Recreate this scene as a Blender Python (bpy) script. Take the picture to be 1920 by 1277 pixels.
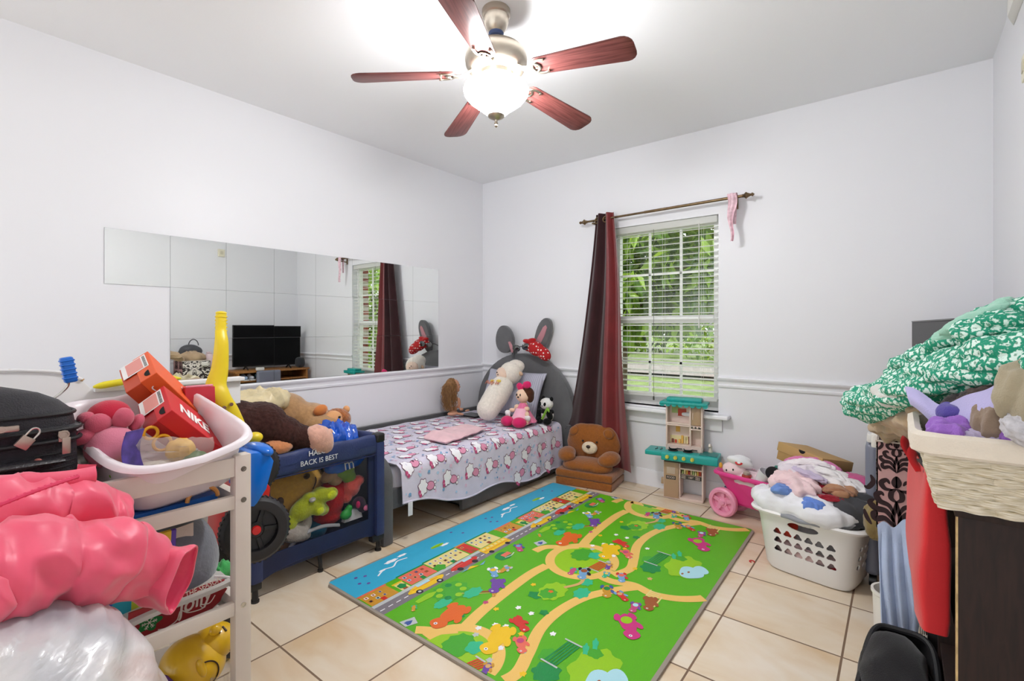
import bpy, bmesh, math, random
from mathutils import Vector, Matrix, noise, Euler
from math import sin, cos, pi, radians as R
for _o in list(bpy.data.objects): bpy.data.objects.remove(_o)
SC = bpy.context.scene; COL = SC.collection
# ---------------------------------------------------------------- camera
cam_d = bpy.data.cameras.new('camera'); cam = bpy.data.objects.new('camera', cam_d); COL.objects.link(cam)
cam_d.sensor_width = 36.0; cam_d.lens = 36.0 * 915 / 1920; cam_d.shift_y = -22.5 / 1920
cam_d.clip_start = 0.02
cam.location = (0, 0, 1.258); cam.rotation_euler = (R(90), 0, math.atan(728 / 915))
SC.camera = cam
# ---------------------------------------------------------------- world, sun, exposure
W = bpy.data.worlds.new('daylight'); SC.world = W; W.use_nodes = True
_n = W.node_tree.nodes; _l = W.node_tree.links
for x in list(_n): _n.remove(x)
_o = _n.new('ShaderNodeOutputWorld'); _b = _n.new('ShaderNodeBackground')
_b.inputs['Color'].default_value = (0.93, 0.965, 1.0, 1); _b.inputs['Strength'].default_value = 2.05
_l.new(_b.outputs[0], _o.inputs[0])
sun_d = bpy.data.lights.new('sun', 'SUN'); sun_d.energy = 5.0; sun_d.angle = R(3); sun_d.color = (1, .97, .9)
sun = bpy.data.objects.new('sun', sun_d); COL.objects.link(sun)
sun.rotation_euler = Vector((-.55, -.40, .74)).to_track_quat('Z', 'Y').to_euler()
SC.view_settings.view_transform = 'Standard'; SC.view_settings.look = 'None'
SC.view_settings.gamma = 1; SC.view_settings.use_curve_mapping = False
SC.view_settings.exposure = 0.07
LAMP = 104.0     # emission of the ceiling fan's glass bowl
# ---------------------------------------------------------------- helpers
def tag(o, label=None, cat=None, group=None, kind=None):
    if label: o['label'] = label
    if cat: o['category'] = cat
    if group: o['group'] = group
    if kind: o['kind'] = kind
    return o
def thing(name, label, cat, loc=(0, 0, 0), rz=0, group=None):
    o = bpy.data.objects.new(name, None); COL.objects.link(o); o.empty_display_size = .05
    o.location = loc; o.rotation_euler = (0, 0, rz)
    return tag(o, label, cat, group)
def obj(name, bm, m, parent=None, smooth=True, label=None, mods=None):
    me = bpy.data.meshes.new(name)
    bmesh.ops.recalc_face_normals(bm, faces=bm.faces[:])
    bm.to_mesh(me); bm.free()
    ms = m if isinstance(m, (list, tuple)) else [m]
    for x in ms: me.materials.append(x)
    if smooth:
        me.polygons.foreach_set('use_smooth', [True] * len(me.polygons))
        try: me.set_sharp_from_angle(angle=R(smooth if smooth is not True else 38))
        except Exception: pass
    o = bpy.data.objects.new(name, me); COL.objects.link(o)
    if parent: o.parent = parent
    if label: o['label'] = label
    return o
def struct(name, bm, m, smooth=False):
    o = obj(name, bm, m, None, smooth); o['kind'] = 'structure'; return o
def copy_tree(o, parent=None):
    c = o.copy(); COL.objects.link(c); c.parent = parent
    for ch in [x for x in bpy.data.objects if x.parent == o and x != c]: copy_tree(ch, c)
    return c
BM = bmesh.new
def xf(vs, M):
    for v in vs: v.co = M @ v.co
def box(bm, a, b, bev=0, seg=2, M=None, mi=0):
    """axis box from corner a to corner b, optional bevel"""
    t = bmesh.new()
    r = bmesh.ops.create_cube(t, size=1)
    s = [b[i] - a[i] for i in range(3)]; c = [(a[i] + b[i]) / 2 for i in range(3)]
    for v in t.verts: v.co = Vector((v.co.x * s[0] + c[0], v.co.y * s[1] + c[1], v.co.z * s[2] + c[2]))
    if bev: bmesh.ops.bevel(t, geom=t.edges[:], offset=min(bev, min(abs(x) for x in s) * .49), segments=seg, profile=.6, affect='EDGES')
    if M is not None: xf(t.verts, M)
    join(bm, t, mi)
def join(bm, t, mi=None):
    vm = {}
    for v in t.verts: vm[v] = bm.verts.new(v.co)
    out = []
    for f in t.faces:
        try: nf = bm.faces.new([vm[v] for v in f.verts])
        except ValueError: continue
        nf.material_index = f.material_index if mi is None else mi
        nf.smooth = f.smooth; out.append(nf)
    t.free(); return out
def cyl(bm, p, q, r, r2=None, n=20, cap=True, mi=0):
    p = Vector(p); q = Vector(q); r2 = r if r2 is None else r2
    z = (q - p).normalized(); x = z.orthogonal().normalized(); y = z.cross(x)
    A = [bm.verts.new(p + (x * cos(2*pi*i/n) + y * sin(2*pi*i/n)) * r) for i in range(n)]
    B = [bm.verts.new(q + (x * cos(2*pi*i/n) + y * sin(2*pi*i/n)) * r2) for i in range(n)]
    fs = [bm.faces.new((A[i], A[(i+1) % n], B[(i+1) % n], B[i])) for i in range(n)]
    if cap:
        fs.append(bm.faces.new(A[::-1])); fs.append(bm.faces.new(B))
    for f in fs: f.material_index = mi
def lathe(bm, prof, c=(0, 0, 0), n=32, M=None, mi=0, cap=False):
    """prof: list of (radius, z)"""
    rings = []
    for r, z in prof:
        if r < 1e-6: rings.append([bm.verts.new(Vector((0, 0, z)))])
        else: rings.append([bm.verts.new(Vector((r*cos(2*pi*i/n), r*sin(2*pi*i/n), z))) for i in range(n)])
    fs = []
    for a, b in zip(rings, rings[1:]):
        for i in range(n):
            j = (i + 1) % n
            if len(a) == 1 and len(b) == 1: continue
            if len(a) == 1: fs.append(bm.faces.new((a[0], b[i], b[j])))
            elif len(b) == 1: fs.append(bm.faces.new((a[i], a[j], b[0])))
            else: fs.append(bm.faces.new((a[i], a[j], b[j], b[i])))
    if cap:
        for rg in (rings[0], rings[-1]):
            if len(rg) > 2: fs.append(bm.faces.new(rg))
    for f in fs: f.material_index = mi
    T = Matrix.Translation(Vector(c))
    if M is not None: T = T @ M
    for rg in rings: xf(rg, T)
def tube(bm, pts, rad, n=10, closed=False, cap=True, mi=0, flat=1.0, up=None):
    pts = [Vector(p) for p in pts]; m = len(pts)
    rr = rad if isinstance(rad, (list, tuple)) else [rad] * m
    rings = []; prev = None
    for k in range(m):
        a = pts[k-1] if (k > 0 or closed) else pts[k]; b = pts[(k+1) % m] if (k < m-1 or closed) else pts[k]
        t = (b - a).normalized()
        if up is not None: x = Vector(up).cross(t).normalized()
        elif prev is None: x = t.orthogonal().normalized()
        else: x = (prev - t * prev.dot(t)).normalized()
        prev = x; y = t.cross(x)
        rings.append([bm.verts.new(pts[k] + (x*cos(2*pi*i/n) + y*flat*sin(2*pi*i/n)) * rr[k]) for i in range(n)])
    R_ = rings + ([rings[0]] if closed else [])
    for a, b in zip(R_, R_[1:]):
        for i in range(n):
            f = bm.faces.new((a[i], a[(i+1) % n], b[(i+1) % n], b[i])); f.material_index = mi
    if cap and not closed:
        f = bm.faces.new(rings[0][::-1]); f.material_index = mi
        f = bm.faces.new(rings[-1]); f.material_index = mi
def spline(P_, k=8, closed=False):
    P_ = [Vector(p) for p in P_]; n = len(P_); out = []
    rng = n if closed else n - 1
    for i in range(rng):
        p1 = P_[i]; p2 = P_[(i+1) % n]
        p0 = P_[i-1] if (i > 0 or closed) else p1; p3 = P_[(i+2) % n] if (i+2 < n or closed) else p2
        for j in range(k):
            t = j / k
            out.append(.5 * ((2*p1) + (-p0+p2)*t + (2*p0-5*p1+4*p2-p3)*t*t + (-p0+3*p1-3*p2+p3)*t**3))
    if not closed: out.append(P_[-1])
    return out
def ell(bm, c, r, n=20, rot=None, e=1.0, mi=0):
    """ellipsoid (superellipsoid for e<1)"""
    if not isinstance(r, (tuple, list)): r = (r, r, r)
    def sg(v): return math.copysign(abs(v) ** e, v)
    m = max(8, n // 2 + 2); M = Matrix.Translation(Vector(c))
    if rot is not None: M = M @ Euler([R(a) for a in rot]).to_matrix().to_4x4()
    rings = []
    for j in range(m + 1):
        ph = -pi/2 + pi*j/m
        if j in (0, m): rings.append([bm.verts.new(M @ Vector((0, 0, r[2]*sg(sin(ph)))))])
        else: rings.append([bm.verts.new(M @ Vector((r[0]*sg(cos(ph))*sg(cos(2*pi*i/n)), r[1]*sg(cos(ph))*sg(sin(2*pi*i/n)), r[2]*sg(sin(ph))))) for i in range(n)])
    for a, b in zip(rings, rings[1:]):
        for i in range(n):
            j = (i+1) % n
            if len(a) == 1: f = bm.faces.new((a[0], b[j], b[i]))
            elif len(b) == 1: f = bm.faces.new((a[i], a[j], b[0]))
            else: f = bm.faces.new((a[i], a[j], b[j], b[i]))
            f.material_index = mi
def prism(bm, poly, vec, mi=0, bev=0):
    """extrude a closed 3D polygon by vec"""
    t = bmesh.new(); vec = Vector(vec)
    A = [t.verts.new(Vector(p)) for p in poly]; B = [t.verts.new(Vector(p) + vec) for p in poly]; n = len(A)
    t.faces.new(A[::-1]); t.faces.new(B)
    for i in range(n): t.faces.new((A[i], A[(i+1) % n], B[(i+1) % n], B[i]))
    bmesh.ops.recalc_face_normals(t, faces=t.faces[:])
    if bev: bmesh.ops.bevel(t, geom=t.edges[:], offset=bev, segments=2, profile=.6, affect='EDGES')
    join(bm, t, mi)
def grid(bm, nu, nv, fn, thick=0, mi=0, wrap=False):
    """surface fn(s,t)->point for s,t in 0..1; thick gives it a back"""
    V = [[bm.verts.new(Vector(fn(i/nu, j/nv))) for j in range(nv + 1)] for i in range(nu + (0 if wrap else 1))]
    fs = []; L = len(V)
    for i in range(nu):
        for j in range(nv):
            f = bm.faces.new((V[i][j], V[(i+1) % L][j], V[(i+1) % L][j+1], V[i][j+1])); f.material_index = mi; fs.append(f)
    if thick:
        d = {}
        for f in fs: f.normal_update()
        up = 0
        for i in range(L):
            for j in range(nv + 1):
                n = Vector((0, 0, 0))
                a, b = V[(i+1) % L if wrap else min(i+1, L-1)][j].co - V[(i-1) % L if wrap else max(i-1, 0)][j].co, V[i][min(j+1, nv)].co - V[i][max(j-1, 0)].co
                n = a.cross(b); n = n.normalized() if n.length > 1e-12 else Vector((0, 0, 1))
                d[i, j] = bm.verts.new(V[i][j].co - n * thick); d[i, j].index = -1
        def q(*v):
            f = bm.faces.new(v); f.material_index = mi
        for i in range(nu):
            for j in range(nv): q(d[i, j], d[i, j+1], d[(i+1) % L, j+1], d[(i+1) % L, j])
            i2 = (i+1) % L
            q(V[i][0], d[i, 0], d[i2, 0], V[i2][0]); q(V[i][nv], V[i2][nv], d[i2, nv], d[i, nv])
        if not wrap:
            for j in range(nv):
                q(V[0][j], V[0][j+1], d[0, j+1], d[0, j]); q(V[L-1][j], d[L-1, j], d[L-1, j+1], V[L-1][j+1])
    return V
def displace(bm, fn):
    bm.normal_update()
    d = [(v, v.normal.copy() * fn(v.co)) for v in bm.verts]
    for v, o in d: v.co += o
def fbm(p, f=1.0, o=3):
    return sum(noise.noise(Vector(p) * f * 2**k) / 2**k for k in range(o))
def remesh(o, vs=.008, smooth=4, sub=0):
    m = o.modifiers.new('fuse', 'REMESH'); m.mode = 'VOXEL'; m.voxel_size = vs; m.use_smooth_shade = True
    if smooth:
        s = o.modifiers.new('soft', 'SMOOTH'); s.iterations = smooth; s.factor = .6
    return o
def rotz(a, c=(0, 0, 0)):
    c = Vector(c); return Matrix.Translation(c) @ Matrix.Rotation(a, 4, 'Z') @ Matrix.Translation(-c)
# ---------------------------------------------------------------- materials
def lin(c):
    c = c / 255; return c / 12.92 if c <= .04045 else ((c + .055) / 1.055) ** 2.4
def rgb(r, g, b): return (lin(r), lin(g), lin(b), 1)
MC = {}
def mat(name, col, rough=.6, metal=0, bump=0, bscale=200, var=0, vscale=8, sheen=0, coat=0, emit=0, trans=0, spec=.5, alpha=1, aniso=None, sss=0):
    """principled material with procedural colour variation and bump"""
    if name in MC: return MC[name]
    m = bpy.data.materials.new(name); m.use_nodes = True; MC[name] = m
    nt = m.node_tree; N = nt.nodes; L = nt.links; p = N['Principled BSDF']
    c = rgb(*col) if len(col) == 3 else col
    p.inputs['Base Color'].default_value = c; p.inputs['Roughness'].default_value = rough; p.inputs['Metallic'].default_value = metal
    p.inputs['Specular IOR Level'].default_value = spec
    if sheen: p.inputs['Sheen Weight'].default_value = sheen; p.inputs['Sheen Roughness'].default_value = .5
    if coat: p.inputs['Coat Weight'].default_value = coat
    if emit: p.inputs['Emission Color'].default_value = c; p.inputs['Emission Strength'].default_value = emit
    if trans: p.inputs['Transmission Weight'].default_value = trans
    if alpha < 1: p.inputs['Alpha'].default_value = alpha
    if sss: p.inputs['Subsurface Weight'].default_value = sss; p.inputs['Subsurface Scale'].default_value = .02
    tc = N.new('ShaderNodeTexCoord')
    co = tc.outputs['Object']
    if aniso:
        mp = N.new('ShaderNodeMapping'); mp.inputs['Scale'].default_value = aniso; L.new(co, mp.inputs[0]); co = mp.outputs[0]
    if var:
        t = N.new('ShaderNodeTexNoise'); t.inputs['Scale'].default_value = vscale; t.inputs['Detail'].default_value = 4; L.new(co, t.inputs['Vector'])
        r = N.new('ShaderNodeValToRGB'); r.color_ramp.elements[0].position = .3; r.color_ramp.elements[1].position = .7
        r.color_ramp.elements[0].color = tuple(max(0, x * (1 - var)) for x in c[:3]) + (1,)
        r.color_ramp.elements[1].color = tuple(min(1, x * (1 + var)) for x in c[:3]) + (1,)
        L.new(t.outputs['Fac'], r.inputs[0]); L.new(r.outputs[0], p.inputs['Base Color'])
    if bump:
        t = N.new('ShaderNodeTexNoise'); t.inputs['Scale'].default_value = bscale; t.inputs['Detail'].default_value = 3; L.new(co, t.inputs['Vector'])
        b = N.new('ShaderNodeBump'); b.inputs['Strength'].default_value = bump; b.inputs['Distance'].default_value = .004
        L.new(t.outputs['Fac'], b.inputs['Height']); L.new(b.outputs[0], p.inputs['Normal'])
    return m
def cloth(name, col, bump=.35, var=.06, sheen=.25, rough=.9, bscale=350): return mat(name, col, rough, 0, bump, bscale, var, 14, sheen, spec=.25)
def plush(name, col, var=.12, bs=120, bump=.8): return mat(name, col, .95, 0, bump, bs, var, 60, .5 if sum(col) > 250 else .12, spec=.1)
def plas(name, col, rough=.35, var=0): return mat(name, col, rough, var=var, spec=.5)
WHITE = mat('white_paint', (236, 236, 238), .45)
TRIMM = mat('trim_paint', (238, 238, 242), .35)
CHROME = mat('chrome', (200, 198, 192), .25, 1)
NICKEL = mat('brushed_nickel', (190, 180, 165), .32, 1, bump=.1, bscale=60)
BLACKP = plas('black_plastic', (22, 22, 24), .4)
def text(s, size, M, m, parent=None, name='lettering', ext=.0006, shear=0, bold=0, font=None, sx=1):
    cu = bpy.data.curves.new(name, 'FONT'); cu.body = s; cu.size = size; cu.extrude = ext; cu.align_x = 'CENTER'; cu.align_y = 'CENTER'
    cu.shear = shear; cu.offset = bold; cu.resolution_u = 3
    to = bpy.data.objects.new(name, cu); COL.objects.link(to)
    dg = bpy.context.evaluated_depsgraph_get()
    me = bpy.data.meshes.new_from_object(to.evaluated_get(dg)); bpy.data.objects.remove(to)
    me.transform(M @ Matrix.Scale(sx, 4, (1, 0, 0))); me.materials.clear(); me.materials.append(m)
    o = bpy.data.objects.new(name, me); COL.objects.link(o); o.parent = parent
    return o
def frame(o, x, y):
    """matrix with origin o, local x along x, local y along y"""
    x = Vector(x).normalized(); y = Vector(y); y = (y - x * y.dot(x)).normalized(); z = x.cross(y)
    M = Matrix.Identity(4)
    for i in range(3): M[i][0] = x[i]; M[i][1] = y[i]; M[i][2] = z[i]; M[i][3] = o[i]
    return M
# ================================================================ the room
XL, XR, YB, YF, ZC = -3.370, 0.400, 3.750, -2.60, 2.745
WX0, WX1, WZ0, WZ1 = -1.895, -1.045, 0.640, 2.100
m_wall = mat('wall_paint', (234, 234, 238), .42, bump=.06, bscale=35, spec=.4)
m_ceil = mat('ceiling_paint', (244, 245, 248), .85, bump=.1, bscale=90)
# floor tiles: 43.6 cm ceramic with grout
def tile_mat():
    m = bpy.data.materials.new('beige_ceramic_tile'); m.use_nodes = True; nt = m.node_tree; N = nt.nodes; L = nt.links; p = N['Principled BSDF']
    tc = N.new('ShaderNodeTexCoord'); mp = N.new('ShaderNodeMapping'); mp.inputs['Location'].default_value = (.175 + .436*20, -2.683 + .436*20, 0)
    L.new(tc.outputs['Object'], mp.inputs[0])
    br = N.new('ShaderNodeTexBrick'); br.offset = 0; br.squash = 1
    for k, v in (('Scale', 1.0), ('Brick Width', .436), ('Row Height', .436), ('Mortar Size', .0042), ('Mortar Smooth', .15), ('Bias', 0)): br.inputs[k].default_value = v
    L.new(mp.outputs[0], br.inputs['Vector'])
    br.inputs['Color1'].default_value = (0, 0, 0, 1); br.inputs['Color2'].default_value = (1, 1, 1, 1); br.inputs['Mortar'].default_value = (.5, .5, .5, 1)
    # per-tile offset of a cloudy pattern
    sep = N.new('ShaderNodeMath'); sep.operation = 'MULTIPLY'; sep.inputs[1].default_value = 37; L.new(br.outputs['Color'], sep.inputs[0])
    cmb = N.new('ShaderNodeCombineXYZ'); L.new(sep.outputs[0], cmb.inputs[2]); add = N.new('ShaderNodeVectorMath'); add.operation = 'ADD'
    L.new(mp.outputs[0], add.inputs[0]); L.new(cmb.outputs[0], add.inputs[1])
    sc = N.new('ShaderNodeMapping'); sc.inputs['Scale'].default_value = (1.2, 2.6, 1); sc.inputs['Rotation'].default_value = (0, 0, .5); L.new(add.outputs[0], sc.inputs[0])
    no = N.new('ShaderNodeTexNoise'); no.inputs['Scale'].default_value = 2.2; no.inputs['Detail'].default_value = 8; no.inputs['Distortion'].default_value = .5; L.new(sc.outputs[0], no.inputs['Vector'])
    r = N.new('ShaderNodeValToRGB'); e = r.color_ramp.elements
    e[0].position = .30; e[0].color = rgb(220, 192, 156); e[1].position = .70; e[1].color = rgb(236, 224, 206)
    x = e.new(.5); x.color = rgb(230, 212, 186)
    L.new(no.outputs['Fac'], r.inputs[0])
    mx = N.new('ShaderNodeMixRGB'); mx.inputs[2].default_value = rgb(128, 104, 84); L.new(br.outputs['Fac'], mx.inputs[0]); L.new(r.outputs[0], mx.inputs[1]); L.new(mx.outputs[0], p.inputs['Base Color'])
    rr = N.new('ShaderNodeMapRange'); rr.inputs['To Min'].default_value = .22; rr.inputs['To Max'].default_value = .8; L.new(br.outputs['Fac'], rr.inputs[0]); L.new(rr.outputs[0], p.inputs['Roughness'])
    b = N.new('ShaderNodeBump'); b.inputs['Strength'].default_value = .5; b.inputs['Distance'].default_value = .002; b.invert = True
    L.new(br.outputs['Fac'], b.inputs['Height']); L.new(b.outputs[0], p.inputs['Normal'])
    return m
bm = BM(); box(bm, (XL - .15, YF, -.08), (XR + .15, YB + .2, 0)); struct('floor', bm, tile_mat())
bm = BM(); box(bm, (XL - .15, YF, ZC), (XR + .15, YB + .2, ZC + .1)); struct('ceiling', bm, m_ceil)
bm = BM(); box(bm, (XL - .15, YF, 0), (XL, YB + .2, ZC)); struct('wall_left', bm, m_wall)
bm = BM(); box(bm, (XR, YF, 0), (XR + .15, YB + .2, ZC)); struct('wall_right', bm, m_wall)
bm = BM()
box(bm, (XL, YB, 0), (WX0, YB + .13, ZC)); box(bm, (WX1, YB, 0), (XR, YB + .13, ZC))
box(bm, (WX0, YB, 0), (WX1, YB + .13, WZ0)); box(bm, (WX0, YB, WZ1), (WX1, YB + .13, ZC))
struct('wall_back', bm, m_wall)
# brick skin outside, round the same opening
m_brick = bpy.data.materials.new('red_brick'); m_brick.use_nodes = True
_N = m_brick.node_tree.nodes; _t = _N.new('ShaderNodeTexBrick'); _t.inputs['Scale'].default_value = 4.5
_t.inputs['Color1'].default_value = rgb(150, 62, 42); _t.inputs['Color2'].default_value = rgb(120, 48, 36); _t.inputs['Mortar'].default_value = rgb(190, 180, 170)
_c = _N.new('ShaderNodeTexCoord'); _mp = _N.new('ShaderNodeMapping'); _mp.inputs['Rotation'].default_value = (R(90), 0, 0)
m_brick.node_tree.links.new(_c.outputs['Object'], _mp.inputs[0]); m_brick.node_tree.links.new(_mp.outputs[0], _t.inputs['Vector']); m_brick.node_tree.links.new(_t.outputs['Color'], _N['Principled BSDF'].inputs['Base Color'])
bm = BM(); y0, y1 = YB + .13, YB + .24
box(bm, (XL, y0, 0), (WX0 - .14, y1, ZC)); box(bm, (WX1 - .01, y0, 0), (XR, y1, ZC))
box(bm, (WX0 - .14, y0, 0), (WX1 - .01, y1, WZ0)); box(bm, (WX0 - .14, y0, WZ1 + .02), (WX1 - .01, y1, ZC))
struct('trim_brick', bm, m_brick)
# chair rail: profile (out, z) swept along the walls
prof = [(0, .828), (.008, .828), (.012, .835), (.012, .846), (.006, .850), (.006, .866), (.010, .872), (.016, .878), (.024, .886), (.026, .898), (.020, .905), (0, .907)]
def sweep(prof, a, b, nrm):
    bm = BM(); a = Vector(a); b = Vector(b); nrm = Vector(nrm)
    A = [bm.verts.new(a + nrm * o + Vector((0, 0, z))) for o, z in prof]; B = [bm.verts.new(b + nrm * o + Vector((0, 0, z))) for o, z in prof]
    for i in range(len(prof) - 1): bm.faces.new((A[i], A[i+1], B[i+1], B[i]))
    bm.faces.new(A); bm.faces.new(B[::-1]); return bm
struct('trim_1', sweep([(o, z - .012) for o, z in prof], (XL, YF, 0), (XL, YB, 0), (1, 0, 0)), TRIMM, True)
struct('trim_2', sweep(prof, (XL, YB, 0), (WX0 - .0, YB, 0), (0, -1, 0)), TRIMM, True)
struct('trim_3', sweep(prof, (WX1 + .0, YB, 0), (XR, YB, 0), (0, -1, 0)), TRIMM, True)
struct('trim_4', sweep(prof, (XR, YF, 0), (XR, YB, 0), (-1, 0, 0)), TRIMM, True)
bp = [(0, 0), (.016, 0), (.016, .095), (.012, .105), (.012, .115), (.006, .128), (0, .130)]
struct('baseboard_left', sweep(bp, (XL, YF, 0), (XL, YB, 0), (1, 0, 0)), TRIMM, True)
struct('baseboard_back', sweep(bp, (XL, YB, 0), (XR, YB, 0), (0, -1, 0)), TRIMM, True)
struct('baseboard_right', sweep(bp, (XR, YF, 0), (XR, YB, 0), (-1, 0, 0)), TRIMM, True)
# ---------------------------------------------------------------- window unit
m_vinyl = mat('white_vinyl', (248, 249, 248), .35)
bm = BM(); yA, yB_ = YB + .075, YB + .125
gx0, gx1 = -1.867, -1.099; gz0, gz1 = .731, 2.04
box(bm, (WX0, yA, WZ0), (gx0, yB_, WZ1)); box(bm, (gx1, yA, WZ0), (WX1, yB_, WZ1))
box(bm, (gx0, yA, WZ0), (gx1, yB_, gz0)); box(bm, (gx0, yA, gz1), (gx1, yB_, WZ1))
win = struct('window_1', bm, m_vinyl)
bm = BM(); box(bm, (gx0, yA - .01, 1.300), (gx1, yB_ - .015, 1.362), .004)
obj('meeting_rail', bm, m_vinyl, win)
bm = BM()
for x in (-1.611, -1.355): box(bm, (x - .009, yA + .018, gz0), (x + .009, yA + .034, gz1))
for z in (1.70, .984): box(bm, (gx0, yA + .018, z - .009), (gx1, yA + .034, z + .009))
obj('glazing_bars', bm, m_vinyl, win, False)
m_glass = bpy.data.materials.new('window_glass'); m_glass.use_nodes = True
_N = m_glass.node_tree.nodes; _L = m_glass.node_tree.links; _N.remove(_N['Principled BSDF'])
_tr = _N.new('ShaderNodeBsdfTransparent'); _gl = _N.new('ShaderNodeBsdfGlossy'); _gl.inputs['Roughness'].default_value = .02; _mx = _N.new('ShaderNodeMixShader'); _mx.inputs[0].default_value = .05
_L.new(_tr.outputs[0], _mx.inputs[1]); _L.new(_gl.outputs[0], _mx.inputs[2]); _L.new(_mx.outputs[0], _N['Material Output'].inputs[0])
for z0, z1 in ((gz0, 1.31), (1.35, gz1)):
    bm = BM(); box(bm, (gx0, yA + .024, z0), (gx1, yA + .028, z1)); obj('pane', bm, m_glass, win, False)
# stool and apron
bm = BM(); box(bm, (WX0 - .10, YB - .085, .600), (WX1 + .085, YB + .0, .630), .009, 3); box(bm, (WX0 + .001, YB - .02, .600), (WX1 - .001, YB + .075, .640), .003)
struct('trim_5', bm, TRIMM, True)
bm = BM(); box(bm, (WX0 - .055, YB - .018, .505), (WX1 + .03, YB, .600), .005); box(bm, (WX0 - .055, YB - .026, .575), (WX1 + .03, YB, .600), .006)
struct('trim_6', bm, TRIMM, True)
# blinds
bl = thing('venetian_blind', 'white horizontal slat blind hanging open inside the window', 'blind', ((WX0 + WX1) / 2, YB + .035, WZ1))
m_slat = mat('blind_slat', (246, 246, 244), .4, sss=0)
_N = m_slat.node_tree.nodes; _L = m_slat.node_tree.links; _tr = _N.new('ShaderNodeBsdfTranslucent'); _tr.inputs[0].default_value = (.95, .95, .92, 1); _mx = _N.new('ShaderNodeMixShader'); _mx.inputs[0].default_value = .5
_L.new(_N['Principled BSDF'].outputs[0], _mx.inputs[1]); _L.new(_tr.outputs[0], _mx.inputs[2]); _L.new(_mx.outputs[0], _N['Material Output'].inputs[0])
hx = (WX1 - WX0) / 2 - .012
bm = BM(); box(bm, (-hx, -.028, -.055), (hx, .028, -.004), .004); obj('headrail', bm, m_slat, bl)
z = -.085; k = 0
while z > -1.40:
    bm = BM(); a = R(7 + 1.2 * sin(k * 1.7))
    pr = []
    for i in range(7):
        y = -.0245 + .049 * i / 6; pr.append((y * cos(a), y * sin(a) + .0022 * cos((i - 3) / 3 * 1.4)))
    pr2 = [(y, zz - .0036) for y, zz in pr][::-1]
    prism(bm, [(-hx, y, z + zz) for y, zz in pr + pr2], (2 * hx, 0, 0)); obj('slat', bm, m_slat, bl)
    z -= .0455; k += 1
bm = BM(); box(bm, (-hx, -.026, z + .018), (hx, .026, z + .038), .005); obj('bottom_rail', bm, m_slat, bl)
bm = BM()
for x in (-.30, 0, .30):
    for y in (-.026, .026): cyl(bm, (x, y, -.05), (x, y, z + .03), .0009, n=6)
obj('ladder_cords', bm, m_slat, bl)
bm = BM(); cyl(bm, (.285, -.036, -.05), (.285, -.036, -.80), .0035, n=8); cyl(bm, (.285, -.036, -.80), (.285, -.036, -.84), .006, n=8)
obj('tilt_wand', bm, mat('clear_wand', (215, 215, 210), .2), bl)
bm = BM(); cyl(bm, (-.07, -.034, -.05), (-.07, -.034, -1.40), .0016, n=6); lathe(bm, [(0, 0), (.006, -.004), (.008, -.03), (0, -.034)], (-.07, -.034, -1.38), 10)
obj('pull_cord', bm, mat('cord_dark', (70, 72, 66), .6), bl)
# curtain rod with finials and brackets
rod = thing('curtain_rod', 'thin bronze curtain rod with pointed finials above the window', 'curtain rod', (-1.475, 3.655, 2.174))
m_rod = mat('antique_bronze', (120, 100, 74), .38, .9, var=.2, vscale=30)
tilt = .011
bm = BM(); cyl(bm, (-.615, 0, -tilt * .6), (.615, 0, tilt * .6), .0085); cyl(bm, (-.1, 0, -.0011), (.615, 0, tilt * .6), .0105); obj('pole', bm, m_rod, rod)
fp = [(0, 0), (.010, .0), (.013, .008), (.011, .013), (.020, .022), (.024, .028), (.018, .034), (.010, .052), (.008, .060), (.013, .064), (.011, .072), (0, .082)]
for s in (-1, 1):
    bm = BM(); lathe(bm, fp, (s * .612, 0, s * tilt * .6), 20, Matrix.Rotation(s * R(90), 4, 'Y')); obj('finial', bm, m_rod, rod)
    bm = BM(); x = s * .555; box(bm, (x - .008, -.012, -.035), (x + .008, .095, -.022), .002); box(bm, (x - .012, .085, -.06), (x + .012, .095, .03), .003)
    tube(bm, [(x, -.014 * cos(a), -.014 * sin(a) - .001) for a in [i * pi / 8 for i in range(9)]], .004, 8); obj('bracket', bm, m_rod, rod)
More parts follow.
